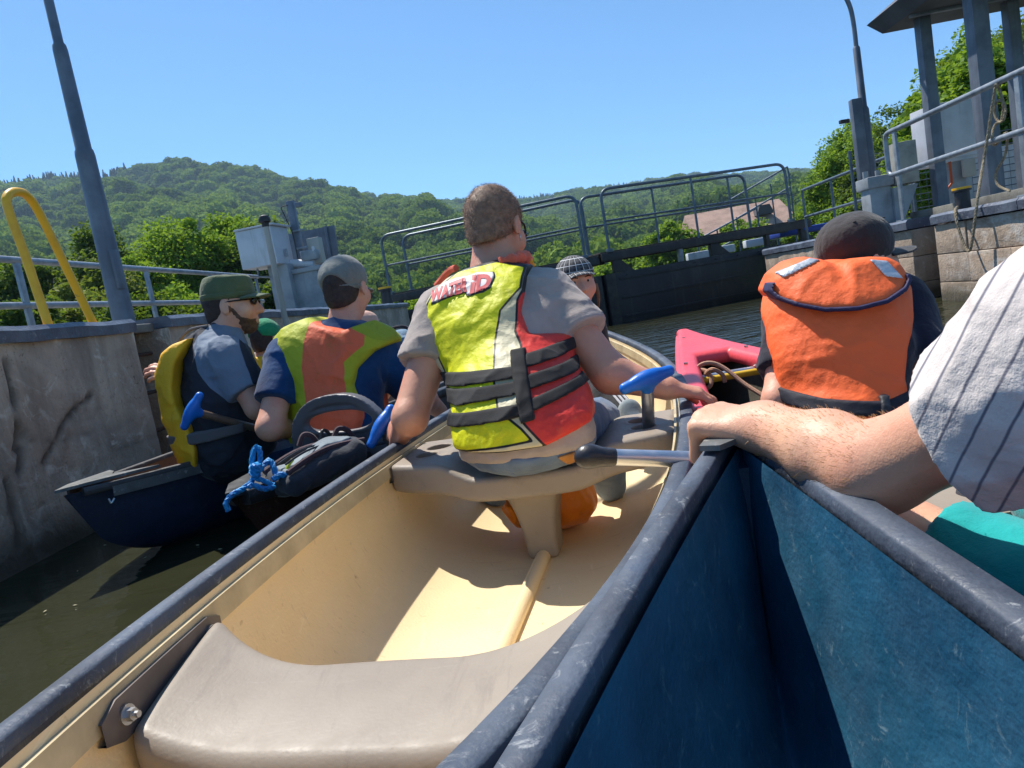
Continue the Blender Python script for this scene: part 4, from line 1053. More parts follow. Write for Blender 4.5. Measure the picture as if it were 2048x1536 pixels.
# ---- cream canoe of the cropped-haired man
HB = math.radians(10.37); UB = -.42
oB = np.array([math.cos(HB), -math.sin(HB)]) * UB
cream = Canoe('cream_canoe', 'canoe with cream interior, dark gunwales and taupe bench seats', (*oB, 0), HB, -.12, 4.1, 1.99, .40, .335, .10)
cream.hull(M_navyout, M_cream)
cream.gunwale(-1, M_gun, w=.032, h=.034); cream.gunwale(1, M_gun, w=.034, h=.034)
# bright inner strip under the gunwale
M_strip = mat('inner_gunwale_strip', (.80, .74, .60), .4, .1, var=((.66, .60, .48), 8, .4, .65))
for sd in (-1, 1):
    ts = np.linspace(.0, 3.95, 70); P = np.zeros((4, 70, 3))
    for j, t in enumerate(ts):
        b = float(cream.b(t)); z = float(cream.g(t)) - .012
        P[0, j] = cream.P(t, sd * (b - .004), z); P[1, j] = cream.P(t, sd * (b - .020), z); P[2, j] = cream.P(t, sd * (b - .022), z - .035); P[3, j] = cream.P(t, sd * (b - .010), z - .037)
    MB().grid(P).obj('inner_rail', M_strip, cream.root)
kp = [cream.P(t, 0, .030) for t in np.linspace(.2, 3.4, 20)]
MB().tube(kp, .019, 10).obj('keel_rail', M_cream, cream.root)
def local(c, P): q = P - np.array([c.o[0], c.o[1], 0]); return q @ c.n, q @ c.d, q[:, 2]
# near bench
def near_seat(P):
    u, t, z = local(cream, P)
    au = np.abs(u)
    bowl = np.clip((.285 - au) / .20, 0, 1); bowl = 1 - (1 - bowl) ** 2
    top = .320 - .045 * bowl - .022 * np.clip((.74 - t) / .16, 0, 1) ** 2 * bowl
    far = .895 - .075 * bowl + .01 * np.cos(u * 6); near = .638 + .012 * np.clip(au / .4, 0, 1) ** 2 - .01 * bowl
    b = cream.b(np.clip(t, .64, .92)) - .024
    q = np.stack([au - b, np.maximum(t - far, near - t), np.maximum(z - top, (top - .085 - .02 * bowl) - z)], 1) + .022
    d = np.linalg.norm(np.maximum(q, 0), axis=1) + np.minimum(q.max(1), 0) - .022
    return d
lo, hi = bounds([cream.P(.58, -.42, .2), cream.P(.95, .42, .34), cream.P(.58, .42, .2), cream.P(.95, -.42, .34)], .03)
sdf_obj('bench_seat', near_seat, lo, hi, .0036, M_seat, cream.root)
M_brk = mat('seat_bracket', (.42, .38, .36), .5, .1, var=((.34, .31, .3), 9, .4, .6))
for sd in (-1, 1):
    P = np.zeros((4, 10, 3))
    for j, t in enumerate(np.linspace(.605, .905, 10)):
        b = float(cream.b(t)); z = float(cream.g(t)) - .022
        e = .012 if j in (0, 9) else 0
        for i, (du, dz) in enumerate(((.010, -e), (.026, -e), (.026, -.05 + e), (.010, -.05 + e))): P[i, j] = cream.P(t, sd * (b - du), z + dz)
    MB().grid(P, closed_u=True).obj('seat_bracket', M_brk, cream.root)
    for t in (.648, .868):
        c = cream.P(t, sd * (float(cream.b(t)) - .027), float(cream.g(t)) - .045); e = -sd * cream.n
        bo = MB().tube([c, c + e * .004], .0115, 16).obj('bolt', M_steel, cream.root)
        MB().tube([c + e * .004, c + e * .012], .0075, 6).obj('nut', M_steel, bo); MB().tube([c + e * .012, c + e * .018], .004, 8).obj('thread', M_steel, bo)
    for t in (.40, .25): 
        c = cream.P(t, sd * (float(cream.b(t)) - .021), float(cream.g(t)) - .035); MB().tube([c, c - sd * cream.n * .004], .006, 10).obj('rivet', M_steel, cream.root)
# the man's bench with cup holders and pedestal
def front_seat(P):
    u, t, z = local(cream, P); au = np.abs(u)
    bowl = np.clip((.24 - au) / .12, 0, 1); bowl = bowl * bowl * (3 - 2 * bowl)
    top = .318 - .044 * bowl
    near = 1.80 - .10 * np.clip(1 - (au / .40) ** 2, 0, 1); far = 2.09
    b = cream.b(t) - .016
    bot = .232 + .012 * (au / .4) ** 2 - .022 * bowl
    q = np.stack([au - b, np.maximum(t - far, near - t), np.maximum(z - top, bot - z)], 1) + .014
    d = np.linalg.norm(np.maximum(q, 0), axis=1) + np.minimum(q.max(1), 0) - .014
    for (hu, ht, r) in ((.292, 1.965, .036), (.300, 1.873, .031)):
        h = np.maximum(np.hypot(au - hu, t - ht) - r, .262 - z); d = smax(d, -h, .006)
        ring = np.maximum(np.abs(np.hypot(au - hu, t - ht) - r - .004) - .004, np.abs(z - top) - .003) ; d = smin(d, ring, .003)
    return d
lo, hi = bounds([cream.P(1.66, -.42, .2), cream.P(2.12, .42, .34), cream.P(1.66, .42, .2), cream.P(2.12, -.42, .34)], .03)
sdf_obj('bench_seat', front_seat, lo, hi, .0055, M_seat, cream.root)
def pedestal(P):
    u, t, z = local(cream, P); k = np.clip((z - .03) / .2, 0, 1)
    w = .042 + .035 * k ** 2.2; dpt = .05 + .03 * k ** 2
    q = np.stack([np.abs(u) - w, np.abs(t - 1.83) - dpt, np.maximum(.022 - z, z - .25)], 1) + .014
    return np.linalg.norm(np.maximum(q, 0), axis=1) + np.minimum(q.max(1), 0) - .014
lo, hi = bounds([cream.P(1.7, -.12, .0), cream.P(1.96, .12, .26), cream.P(1.7, .12, .0)], .03)
sdf_obj('seat_pedestal', pedestal, lo, hi, .005, M_seat, cream.root)
for sd in (-1, 1):
    mb = MB(); P = np.zeros((4, 10, 3))
    for j, t in enumerate(np.linspace(1.78, 2.1, 10)):
        b = float(cream.b(t)); z = float(cream.g(t)) - .022
        for i, (du, dz) in enumerate(((.010, 0), (.024, 0), (.024, -.04), (.010, -.04))): P[i, j] = cream.P(t, sd * (b - du), z + dz)
    MB().grid(P, closed_u=True).obj('seat_bracket', M_brk, cream.root)
    c = cream.P(1.82, sd * (float(cream.b(1.82)) - .025), float(cream.g(1.82)) - .04); MB().tube([c, c - sd * cream.n * .008], .010, 12).obj('bolt', M_steel, cream.root)

# ---- navy canoe with the bow under the camera
HN = math.radians(11.44)
M_navyin = worn_plastic('navy_canoe_liner', (.15, .37, .48), (.11, .28, .38), (.46, .56, .60), .40)
navy = Canoe('navy_canoe', 'empty dark blue canoe bow held by the striped-shirt man', (.0425, -.02, 0), HN, -2.9, 1.172, -.7, .316, .367, .0616, kt=1.78, full=2.6)
navy.hull(M_navyout, M_navyin)
navy.gunwale(-1, M_gun, w=.034, h=.034, t1=1.168); navy.gunwale(1, M_gun, w=.036, h=.034, t1=1.168)
M_plate = mat('deck_plate', (.42, .43, .43), .45, .1, var=((.32, .33, .33), 12, .4, .65), var2=((.62, .62, .6), 40, .6, .7))
zt = float(navy.g(1.1)) + .019
pl = [navy.P(1.185, -.014, zt), navy.P(1.185, .014, zt), navy.P(1.13, .042, zt), navy.P(1.06, .058, zt), navy.P(1.05, .03, zt), navy.P(1.085, .0, zt), navy.P(1.05, -.03, zt), navy.P(1.06, -.058, zt), navy.P(1.13, -.042, zt)]
MB().prism(pl, (0, 0, .008)).obj('deck_plate', M_plate, navy.root, smooth=False)
MB().tube([navy.P(1.13 - .10 * k / 8, 0, .06 + .30 * k / 8) if False else navy.P(1.135 - .06 * (1 - k / 8) ** 2, 0, .06 + .30 * k / 8) for k in range(9)], .022, 10).obj('stem_rib', M_navyin, navy.root)

MB().prism([navy.P(1.10, -.030, .30), navy.P(1.10, .030, .30), navy.P(1.168, .006, .33), navy.P(1.168, -.006, .33)], (0, 0, .098)).obj('bow_block', M_navyout, navy.root, smooth=False)
# ---- red canoe
HR = math.radians(-1.0)
M_red = mat('red_hull_plastic', (.92, .33, .36), .40, var=((.87, .28, .32), 3, .4, .65), var2=((.90, .45, .45), 30, .66, .74), bump=[(60, .0015, 3)])
M_redin = mat('red_canoe_liner', (.36, .35, .31), .55, var=((.28, .27, .24), 4, .4, .65), bump=[(60, .002, 3)])
red = Canoe('red_canoe', 'red canoe with raised bow rim carrying the orange-jacketed child', (.625, 3.25, 0), HR, -4.3, 0.0, -2.15, .335, .300, .105, kt=1.6, full=2.6)
red.hull(M_red, M_redin)
red.gunwale(-1, M_red, w=.052, h=.05, t1=-.05); red.gunwale(1, M_red, w=.052, h=.05, t1=-.05)
def red_deck(P):
    u, t, z = local(red, P); top = red.g(np.clip(t, -4, -.001)) + .027 + .01 * np.clip((t + .3) / .3, 0, 1)
    b = red.b(np.clip(t, -4, 0)) + .03
    cut = np.hypot((u) / .9, np.minimum(t + .52, 0) if False else (t + .62)) - .30
    q = np.stack([np.abs(u) - b, np.maximum(t - .045, -1.15 - t), np.maximum(z - top, top - .060 - z)], 1) + .022
    d = np.linalg.norm(np.maximum(q, 0), axis=1) + np.minimum(q.max(1), 0) - .022
    inner = np.maximum(np.abs(u) - (b - .080), t + .46)
    return smax(d, -inner, .035)
lo, hi = bounds([red.P(-1.2, -.4, .26), red.P(.1, .4, .47), red.P(-1.2, .4, .26), red.P(.1, -.4, .47)], .03)
sdf_obj('bow_deck', red_deck, lo, hi, .007, M_red, red.root)
z = float(red.g(-.62)) - .035; b = float(red.b(-.62))
MB().tube([red.P(-.62, -b, z), red.P(-.62, b, z)], .014, 12).obj('thwart', M_alu, red.root)
M_ytape = mat('yellow_tape', (.85, .70, .15), .5)
MB().tube([red.P(-.632, -b * .8, z - .006), red.P(-.632, b * .9, z - .006)], .0125, 12).obj('thwart_tape', M_ytape, red.root)
for (t, sd) in ((-.14, -1), (-.5, 1), (-.62, -1)):
    c = red.P(t, sd * float(red.b(t)), float(red.g(t)) + .027); MB().tube([c, c + [0, 0, .007]], .007, 10).obj('rivet', M_steel, red.root)
MB().box(red.P(-1.12, 0, .21), (.62, .26, .03), red.ax, .012).obj('bench_seat', M_seat, red.root)
MB().box(red.P(-1.98, 0, .23), (.74, .30, .03), red.ax, .012).obj('bench_seat', M_seat, red.root)
M_rope2 = mat('tan_cord', (.72, .56, .46), .85, bump=[(300, .002, 2)])
rp = thing('bow_rope', 'tan painter cord knotted to the thwart of the red canoe', 'rope', tuple(red.P(-.62, -.1, z)))
k0 = red.P(-.62, -b * .62, z)
loop = [k0 + np.array(v) for v in ((-.02, 0, -.03), (-.03, .02, .0), (-.01, .03, .028), (.02, .0, .02), (.02, -.03, -.02), (-.01, -.02, -.035), (-.03, .0, .01), (-.01, -.02, .05), (.03, -.03, .055), (.07, -.05, .03), (.12, -.10, -.03), (.17, -.16, -.08), (.22, -.2, -.14))]
MB().tube(smooth_path(loop, 6), .008, 8).obj('knotted_cord', M_rope2, rp)
MB().tube(smooth_path([k0 + np.array(v) for v in ((0, .01, .0), (.03, -.02, .03), (.06, -.04, .01), (.065, -.045, -.02))], 6), .008, 8).obj('cord_tail', M_rope2, rp)

# ---- dark blue canoe at the wall
M_wood = mat('ash_wood', (.56, .40, .27), .6, var=((.44, .30, .2), 7, .4, .65), bump=[(40, .002, 4)])
M_gunL = worn_plastic('gunwale_grey_black', (.30, .29, .29), (.20, .20, .21), (.60, .58, .55), .4)
tl = at_z(130, 1000, .30); HL = math.radians(17)
blue = Canoe('blue_canoe', 'dark blue canoe with brown inside lying along the left lock wall', (tl[0], tl[1], 0), HL, 0, 4.5, 2.1, .40, .275, .04, kt=2.2, floor=.02)
M_liner = mat('brown_liner', (.46, .35, .25), .6, var=((.38, .28, .2), 3, .4, .6))
blue.hull(M_navyout, M_liner)
blue.gunwale(-1, M_gunL, w=.034, h=.03, t0=.05); blue.gunwale(1, M_gunL, w=.034, h=.03, t0=.05)
for sd in (-1, 1):
    ts = np.linspace(.12, 2.4, 40); P = np.zeros((2, 40, 3))
    for j, t in enumerate(ts):
        P[0, j] = blue.P(t, sd * (float(blue.b(t)) + .033), float(blue.g(t)) - .004); P[1, j] = blue.P(t, sd * (float(blue.b(t)) + .030), float(blue.g(t)) - .04)
    MB().grid(P).obj('rub_strip', M_plate, blue.root)
zt = float(blue.g(.02)) + .017
MB().prism([blue.P(-.03, 0, zt), blue.P(.06, .05, zt), blue.P(.30, .125, zt - .01), blue.P(.27, .07, zt - .01), blue.P(.20, 0, zt - .006), blue.P(.27, -.07, zt - .01), blue.P(.30, -.125, zt - .01), blue.P(.06, -.05, zt)], (0, 0, .010)).obj('deck_plate', M_plate, blue.root, smooth=False)
c = blue.P(.10, .075, .265); MB().tube(smooth_path([c, c + [.012, -.01, -.012], c + [.02, 0, .0]], 5), .004, 6).obj('carry_loop', M_steel, blue.root)
MB().box(blue.P(.78, 0, .17), (.56, .24, .025), blue.ax, .008).obj('bench_seat', M_wood, blue.root)
MB().box(blue.P(1.75, 0, .17), (.70, .22, .025), blue.ax, .008).obj('bench_seat', M_wood, blue.root)

# ---- brown canoe with black rim
M_brown = worn_plastic('brown_hull', (.26, .15, .12), (.19, .11, .09), (.45, .36, .3), .42)
M_blackp = worn_plastic('black_rim', (.16, .17, .19), (.11, .12, .13), (.45, .46, .48), .38)
M_graydk = mat('dark_liner', (.20, .20, .21), .6)
tk = at_z(452, 1008, .255); HK = math.radians(20)
brown = Canoe('brown_canoe', 'brown canoe with black rim and grey bucket seat, backpack in its stern', (tk[0] + .02, tk[1], 0), HK, 0, 4.2, 1.9, .37, .245, .02, kt=2.0, floor=.02)
brown.hull(M_brown, M_graydk)
brown.gunwale(-1, M_blackp, w=.07, h=.05, t0=.03); brown.gunwale(1, M_blackp, w=.07, h=.05, t0=.03)
zt = float(brown.g(.03)) + .008
MB().prism([brown.P(-.02, 0, zt), brown.P(.10, .10, zt), brown.P(.32, .16, zt), brown.P(.30, 0, zt), brown.P(.32, -.16, zt), brown.P(.10, -.10, zt)], (0, 0, .018)).obj('stern_deck', M_blackp, brown.root, smooth=False)
M_sticker = mat('pale_green_sticker', (.42, .55, .48), .5)
c = brown.P(.62, float(brown.b(.62)) + .051, .245); MB().box(c, (.006, .14, .03), brown.ax @ Matrix.Rotation(-.25, 3, 'Z'), .001).obj('sticker', M_sticker, brown.root)
c = brown.P(.36, float(brown.b(.36)) + .050, .245)
MB().tube([c, c + brown.n * .008], .013, 16).obj('screw_plug', M_blackp, brown.root)
# maker's plate on the hull side, raised pale edge
for t_, du in ((.30, 0), ):
    c = brown.P(t_, float(brown.b(t_)) - .01, .15); MB().box(c, (.006, .20, .028), brown.ax @ Matrix.Rotation(-.42, 3, 'Z'), .002).obj('maker_plate', M_blackp, brown.root)
# bucket seat: curved back with a slot
sc = W(700, 880, 2.52)
A = frame((math.sin(HK), math.cos(HK), .0))
def bucket(P):
    q = (P - sc) @ A.T; x, y, z = q[:, 0], q[:, 1], q[:, 2]
    y2 = y + .9 * x * x * .9 + .25 * np.maximum(z, 0)
    sl = np.abs(y2) - .011
    out = ((np.abs(x) / .20) ** 2.6 + (np.maximum(z + .10, 0) / .255) ** 2.6) ** (1 / 2.6) - 1
    out = np.maximum(out * .16, -.16 - z)
    slot = (((np.abs(x) / .138) ** 2.2 + (np.abs(z - .075) / .038) ** 2.2) ** (1 / 2.2) - 1) * .04
    d = smax(np.maximum(sl, out), -slot, .008)
    rim = np.maximum(np.abs(out) - .010, np.abs(y2) - .020); d = smin(d, rim, .008)
    rim2 = np.maximum(np.abs(slot - .006) - .005, np.abs(y2) - .017); return smin(d, rim2, .006)
M_gseat = mat('grey_bucket_seat', (.42, .42, .44), .45, var=((.36, .36, .38), 4, .4, .65), bump=[(120, .001, 3)])
sdf_obj('seat_back', bucket, sc - .27, sc + .27, .0055, M_gseat, brown.root)
MB().box(brown.P(.78, 0, .16), (.40, .34, .03), brown.ax, .012).obj('seat_pan', M_gseat, brown.root)
# ================================================================== people
def fabric(name, col, dark=None, rough=.85, fold=9, fold_d=.004, weave=420, sheen=.2):
    dark = dark or tuple(c * .86 for c in col)
    return mat(name, col, rough, var=(dark, 5, .4, .68), bump=[(fold, fold_d * 1.4, 3), (34, .004, 4), (weave, .0005, 2)], sheen=sheen, spec=.3)
def skin_mat(name, col, red, freckle=(.55, .34, .26)):
    return mat(name, col, .48, var=(red, 9, .4, .68), var2=(freckle, 150, .66, .76), bump=[(60, .0012, 4), (380, .0005, 3)], sss=.12, spec=.45)
M_skinA = skin_mat('skin_tanned', (.82, .60, .49), (.79, .53, .43), (.66, .44, .35))
M_skinB = skin_mat('skin_fair', (.84, .64, .54), (.82, .55, .46))
M_skinC = skin_mat('skin_child', (.86, .66, .55), (.84, .58, .48))
M_skinH = skin_mat('skin_freckled_arm', (.85, .65, .53), (.82, .58, .47), (.74, .52, .42))
def hair_mat(name, c, d): return mat(name, c, .6, var=(d, 60, .35, .65), bump=[(260, .0012, 3), (900, .0006, 2)], spec=.4)
M_hairbr = hair_mat('short_brown_hair', (.56, .44, .36), (.42, .32, .26))
M_hairdk = hair_mat('dark_brown_hair', (.25, .19, .17), (.16, .12, .11))
M_lens = mat('sunglass_lens', (.03, .03, .04), .08, spec=.8)
M_frame = mat('sunglass_frame', (.05, .05, .05), .3)
M_eye = mat('eye_white', (.85, .83, .80), .25)
M_iris = mat('iris', (.18, .14, .10), .2)
M_lip = mat('lip', (.72, .42, .38), .45)

class Head:
    """adult head about 0.23 m tall; c = head centre, fwd = where the face looks"""
    def __init__(s, c, fwd, up=(0, 0, 1), k=1.0):
        s.c = np.array(c, float); s.A = frame(fwd, up); s.k = k
    def q(s, P): return (P - s.c) @ s.A.T / s.k
    def w(s, p): return s.c + (np.array(p, float) * s.k) @ s.A
    def skin(s, neck=None, ears=True, nose=1.0):
        fs = [(ell((0, -.012, .032), (.075, .097, .086)), 0), (ell((0, .030, -.042), (.057, .063, .076)), .05), (ell((0, .062, -.096), (.022, .02, .018)), .035),
              (cone((-.034, .078, .022), (.034, .078, .022), .013, .013), .02), (cone((0, .090, .010), (0, .113 * (.9 + .1 * nose), -.034), .008, .0135), .014),
              (cone((-.012, .098, -.038), (.012, .098, -.038), .008, .008), .01), (cone((-.018, .085, -.066), (.018, .085, -.066), .009, .009), .012), (cone((-.014, .083, -.079), (.014, .083, -.079), .009, .009), .010),
              (ell((-.045, .06, -.03), (.024, .03, .03)), .03), (ell((.045, .06, -.03), (.024, .03, .03)), .03)]
        if ears:
            for sd in (-1, 1): fs.append((ell((sd * .080, -.008, -.008), (.009, .021, .033)), .008))
        def f(P):
            Q = s.q(P); d = fs[0][0](Q)
            for g, k in fs[1:]: d = smin(d, g(Q), k)
            for sd in (-1, 1):
                d = smax(d, -ell((sd * .033, .100, .004), (.017, .016, .011))(Q), .012)
                if ears: d = smax(d, -ell((sd * .089, -.004, -.004), (.006, .012, .020))(Q), .005)
            d = d * s.k
            if neck is not None: d = smin(d, neck(P), .03)
            return d
        return f
    def hair(s, thick=.010, line=None, seed=1, rough=.002):
        """line(Q) < 0 keeps hair"""
        base = ell((0, -.014, .034), (.076 + thick, .098 + thick, .088 + thick)); nape = ell((0, -.055, -.045), (.055 + thick * .5, .045 + thick * .5, .06))
        def f(P):
            Q = s.q(P); d = smin(base(Q), nape(Q), .04) + rough * wav(Q, 130, seed) * .8
            cut = line(Q) if line is not None else np.maximum(Q[:, 1] - .065 - .35 * Q[:, 2], -.02 - Q[:, 2] - .55 * np.minimum(Q[:, 1], 0) * 1.0)
            return smax(d, cut, .010) * s.k
        return f
    def cap_dome(s, z0=.022, tilt=0.0, hole=False, flat=False, puff=0.0):
        dome = ell((0, -.010, .040), (.089 + puff, .109 + puff, .088 + puff))
        def f(P):
            Q = s.q(P); d = dome(Q)
            if flat: d = smax(ell((0, -.006, .045), (.087, .107, .125))(Q), Q[:, 2] - .1175 + .05 * Q[:, 1], .012)
            d = d + .0018 * wav(Q, 40, 3)
            d = smax(d, z0 + tilt * Q[:, 1] - Q[:, 2], .006)
            if hole: d = smax(d, -(np.hypot(Q[:, 0] / 1.1, (Q[:, 2] - z0 + tilt * .1) / 1.15) - .044 + 99 * (Q[:, 1] > -.02)), .006)
            seam = np.minimum(np.abs(Q[:, 0]), np.minimum(np.abs(Q[:, 0] * .5 - Q[:, 1] * .866 - .01), np.abs(Q[:, 0] * .5 + Q[:, 1] * .866 + .01)))
            if not flat: d = d + .0016 * np.exp(-(seam / .003) ** 2)
            return d * s.k
        return f
    def cap_brim(s, z0=.022, L=.075, w=.078, droop=.25, curve=3.0, tilt=0.0):
        def f(P):
            Q = s.q(P); x, y, z = Q[:, 0], Q[:, 1], Q[:, 2]
            zz = z - (z0 + .006) - tilt * y + droop * np.maximum(y - .08, 0) + curve * x * x
            out = np.hypot(x / w, (y - .07) / (L + .005)) - 1
            d = np.maximum(np.abs(zz) - .0036, out * .06); return np.maximum(d, .05 - y) * s.k
        return f
    def box(s, pad=.17): return s.c - pad * s.k, s.c + pad * s.k
    def glasses(s, parent):
        for sd in (-1, 1):
            lens = ell((sd * .034, .098, .006), (.027, .010, .019))
            sdf_obj('sunglass_lens', lambda P, l=lens: l(s.q(P)) * s.k, *s.box(.15), .0045 * s.k, M_lens, parent)
            MB().tube([s.w((sd * .060, .088, .012)), s.w((sd * .078, .04, .012)), s.w((sd * .082, -.005, .010))], .0032 * s.k, 6).obj('sunglass_arm', M_frame, parent)
        MB().tube([s.w((-.012, .106, .010)), s.w((.012, .106, .010))], .003, 6).obj('sunglass_bridge', M_frame, parent)
    def eyes(s, parent):
        for sd in (-1, 1):
            c = s.w((sd * .032, .0735, .004)); f = s.A[1]
            e = MB().lathe([(.0001, -.0115), (.006, -.0098), (.0098, -.006), (.0115, 0), (.0098, .006), (.006, .0098), (.0001, .0115)], c, 12).obj('eye', M_eye, parent)
            MB().lathe([(.0052, 0), (.004, .0012), (.0001, .0015)], c + f * .0106, 12, Matrix(np.array([s.A[0], s.A[2], s.A[1]]).T.tolist())).obj('iris', M_iris, e)
            MB().tube([s.w((sd * .016, .094, .021)), s.w((sd * .034, .093, .026)), s.w((sd * .052, .080, .020))], [.002, .0035, .0018], 6).obj('eyebrow', M_hairdk, parent)
        MB().tube([s.w((-.020, .087, -.072)), s.w((0, .0955, -.073)), s.w((.020, .087, -.072))], [.002, .0042, .002], 6).obj('lips', M_lip, parent)

def hand(wrist, fdir, ndir, side, k=1.0, curl=(.5, .7, .6), spread=.16, thumb_in=.6):
    """list of cones: palm + five fingers. fdir towards the fingers, ndir out of the back of the hand, side=+1 thumb towards fdir x ndir"""
    f = np.array(fdir, float); f /= np.linalg.norm(f); n = np.array(ndir, float); n -= (n @ f) * f; n /= np.linalg.norm(n)
    x = np.cross(f, n) * side          # towards the thumb
    w = np.array(wrist, float); out = []
    lens = [(.044, .026, .020), (.048, .030, .022), (.045, .028, .021), (.034, .021, .018)]
    for i in range(4):
        off = (.030 - .020 * i) * k
        kn = w + f * (.088 - .004 * abs(i - 1)) * k + x * off + n * (.004 * (i in (1, 2))) * k
        out.append(cone(w + x * off * .55 + f * .01 * k, kn, .0165 * k, .0125 * k))
        d = f + x * (spread * (1 - i * .67) * .6); d /= np.linalg.norm(d); p = kn; ang = 0
        for j in range(3):
            ang += curl[j]; dd = d * math.cos(ang) - n * math.sin(ang)
            e = p + dd * lens[i][j] * k; out.append(cone(p, e, (.0108 - .0012 * j) * k, (.0098 - .0012 * j) * k)); p = e
    tb = w + x * .030 * k + f * .028 * k; t1 = tb + (x * .75 + f * .6 - n * .25 * thumb_in) * .036 * k; t2 = t1 + (f * .95 + x * .25 - n * .5 * thumb_in) * .032 * k; t3 = t2 + (f * .9 - x * .1 - n * .6 * thumb_in) * .026 * k
    out += [cone(w + x * .012 * k, tb, .017 * k, .016 * k), cone(tb, t1, .0155 * k, .0125 * k), cone(t1, t2, .0122 * k, .0108 * k), cone(t2, t3, .0105 * k, .0085 * k)]
    return out
def hand_sdf(cs):
    palm = [c for i, c in enumerate(cs) if i % 4 == 0 and i < 16]
    fing = [[c for c in cs[i * 4 + 1:i * 4 + 4]] for i in range(4)]; th = cs[16:]
    P_ = union(palm, .016); Fs = [union(g, .004) for g in fing]; T = union(th, .006)
    def f(P):
        d = P_(P)
        for g in Fs: d = smin(d, g(P), .007)
        return smin(d, T(P), .010)
    return f
def ucomb(fs, ks):
    def f(P):
        d = fs[0](P)
        for g, k in zip(fs[1:], ks): d = smin(d, g(P), k)
        return d
    return f
def hfwd(deg, tilt=0.0): a = math.radians(deg); return np.array([math.sin(a) * math.cos(tilt), math.cos(a) * math.cos(tilt), math.sin(tilt)])

def zone_mat(name, zones, base, piping=None, rough=.62, wear=None, fold=(7, .006), blotch=.5):
    """zones: list of (attribute, colour); later ones paint over. piping: (colour, width)"""
    m, nt, bs = new_mat(name); col = lin(base)
    for an, c in zones:
        a = attr(nt, an); col = mixc(nt, step(nt, a), col, lin(c))
        if piping: col = mixc(nt, step(nt, math_node(nt, 'SUBTRACT', math_node(nt, 'ABSOLUTE', a), piping[1])), col, lin(piping[0]))
    if wear:
        f = noise_fac(nt, wear[1], detail=8, rough=.7, lo=wear[2], hi=wear[3], dist=1.0); col = mixc(nt, math_node(nt, 'MULTIPLY', f, wear[4]), col, lin(wear[0]))
    col = mixc(nt, blotch, col, mixc(nt, noise_fac(nt, 3.5, detail=4), col, (.62, .62, .62), 'MULTIPLY'))
    nt.links.new(col, bs.inputs['Base Color'])
    bs.inputs['Roughness'].default_value = rough; bs.inputs['Specular IOR Level'].default_value = .35
    add_bump(nt, bs, [(fold[0], fold[1] * 1.5, 3), (30, .0055, 4), (420, .0005, 2)])
    return m

# ------------------------------------------------------------------ man in the cream canoe, from behind
pm = thing('person', 'man with cropped hair in a yellow life vest seated in the cream canoe', 'person', tuple(cream.P(1.95, 0, .3)), 'people in the canoes')
fB = hfwd(10.37); rB = np.array([fB[1], -fB[0], 0]); up = np.array([0, 0, 1.0])
AB = frame(fB)
pel = W(1052, 876, 1.82); wst = W(1042, 815, 1.88); chs = W(1003, 690, 2.02)
shL, shR = W(882, 634, 2.09), W(1096, 596, 2.08)
elL, wrL = W(820, 836, 1.95), W(802, 868, 2.13)
elR, wrR = W(1222, 748, 1.94), W(1332, 776, 1.90)
torso = ucomb([ell(pel, (.162, .12, .10), AB), ell(wst, (.150, .105, .13), AB), ell(chs, (.172, .110, .19), frame(fB + up * -.45)), cone(W(898, 628, 2.10), W(1082, 598, 2.09), .066, .066), ell(W(985, 590, 2.11), (.105, .075, .07), AB)], [.06, .08, .07, .05])
hd = Head(W(991, 457, 2.16), hfwd(24, -.34), (0, 0, 1), .97)
neck = cone(W(985, 495, 2.15), W(980, 575, 2.11), .058, .066)
hL = hand(wrL, W(778, 850, 2.25) - wrL, up * .5 - rB, -1, 1.0, (.9, .9, .6)); hR = hand(wrR, W(1418, 790, 1.90) - wrR, up + .15 * rB, -1, .98, (.35, .55, .5), .2, .8)
armsA = ucomb([cone(shL, elL, .058, .047), cone(elL, wrL, .046, .030), hand_sdf(hL), cone(shR, elR, .060, .049), cone(elR, wrR, .049, .031), hand_sdf(hR)], [.02, .02, .02, .03, .02])
f = ucomb([hd.skin(neck), armsA, lambda P: torso(P) + .02], [.02, .03])
lo, hi = bounds([pel, hd.c + [0, 0, .13], wrL, W(760, 850, 2.25), W(1440, 820, 1.9), elL, shR, hd.c], .10)
sdf_obj('body', f, lo, hi, .0062, M_skinA, pm)
sdf_obj('hair', hd.hair(.007, lambda Q: np.maximum(Q[:, 1] - .06 - .3 * Q[:, 2], -.030 - Q[:, 2] + .55 * np.minimum(Q[:, 1], .02))), *hd.box(), .005, M_hairbr, pm)
def hair_strands(head_obj, n, L, m, parent, seed=3, wd=.0005, down=.3):
    me = head_obj.data; k = len(me.vertices); co = np.empty(k * 3); me.vertices.foreach_get('co', co); co = co.reshape(-1, 3); nr = np.empty(k * 3); me.vertices.foreach_get('normal', nr); nr = nr.reshape(-1, 3)
    r = np.random.default_rng(seed); mbs = MB()
    for i in r.integers(0, k, n):
        p = co[i] + r.normal(size=3) * .002; d = nr[i] + r.normal(size=3) * .16 - np.array([0, 0, down]); d /= np.linalg.norm(d); l = L * r.uniform(.5, 1.1)
        sd_ = np.cross(d, r.normal(size=3)); sd_ = sd_ / np.linalg.norm(sd_) * wd; mbs.add([p - sd_, p + sd_, p + d * l], [(0, 1, 2)])
    return tag(mbs.obj('hair_strands', m, parent, smooth=False), kind='stuff')
ho_ = [o for o in pm.children if o.name.startswith('hair')][0]
M_hairlt = hair_mat('light_brown_hair_tips', (.64, .51, .41), (.48, .37, .29))  # strands a lighter brown than the hair below
hair_strands(ho_, 12000, .007, M_hairlt, ho_, down=.7)
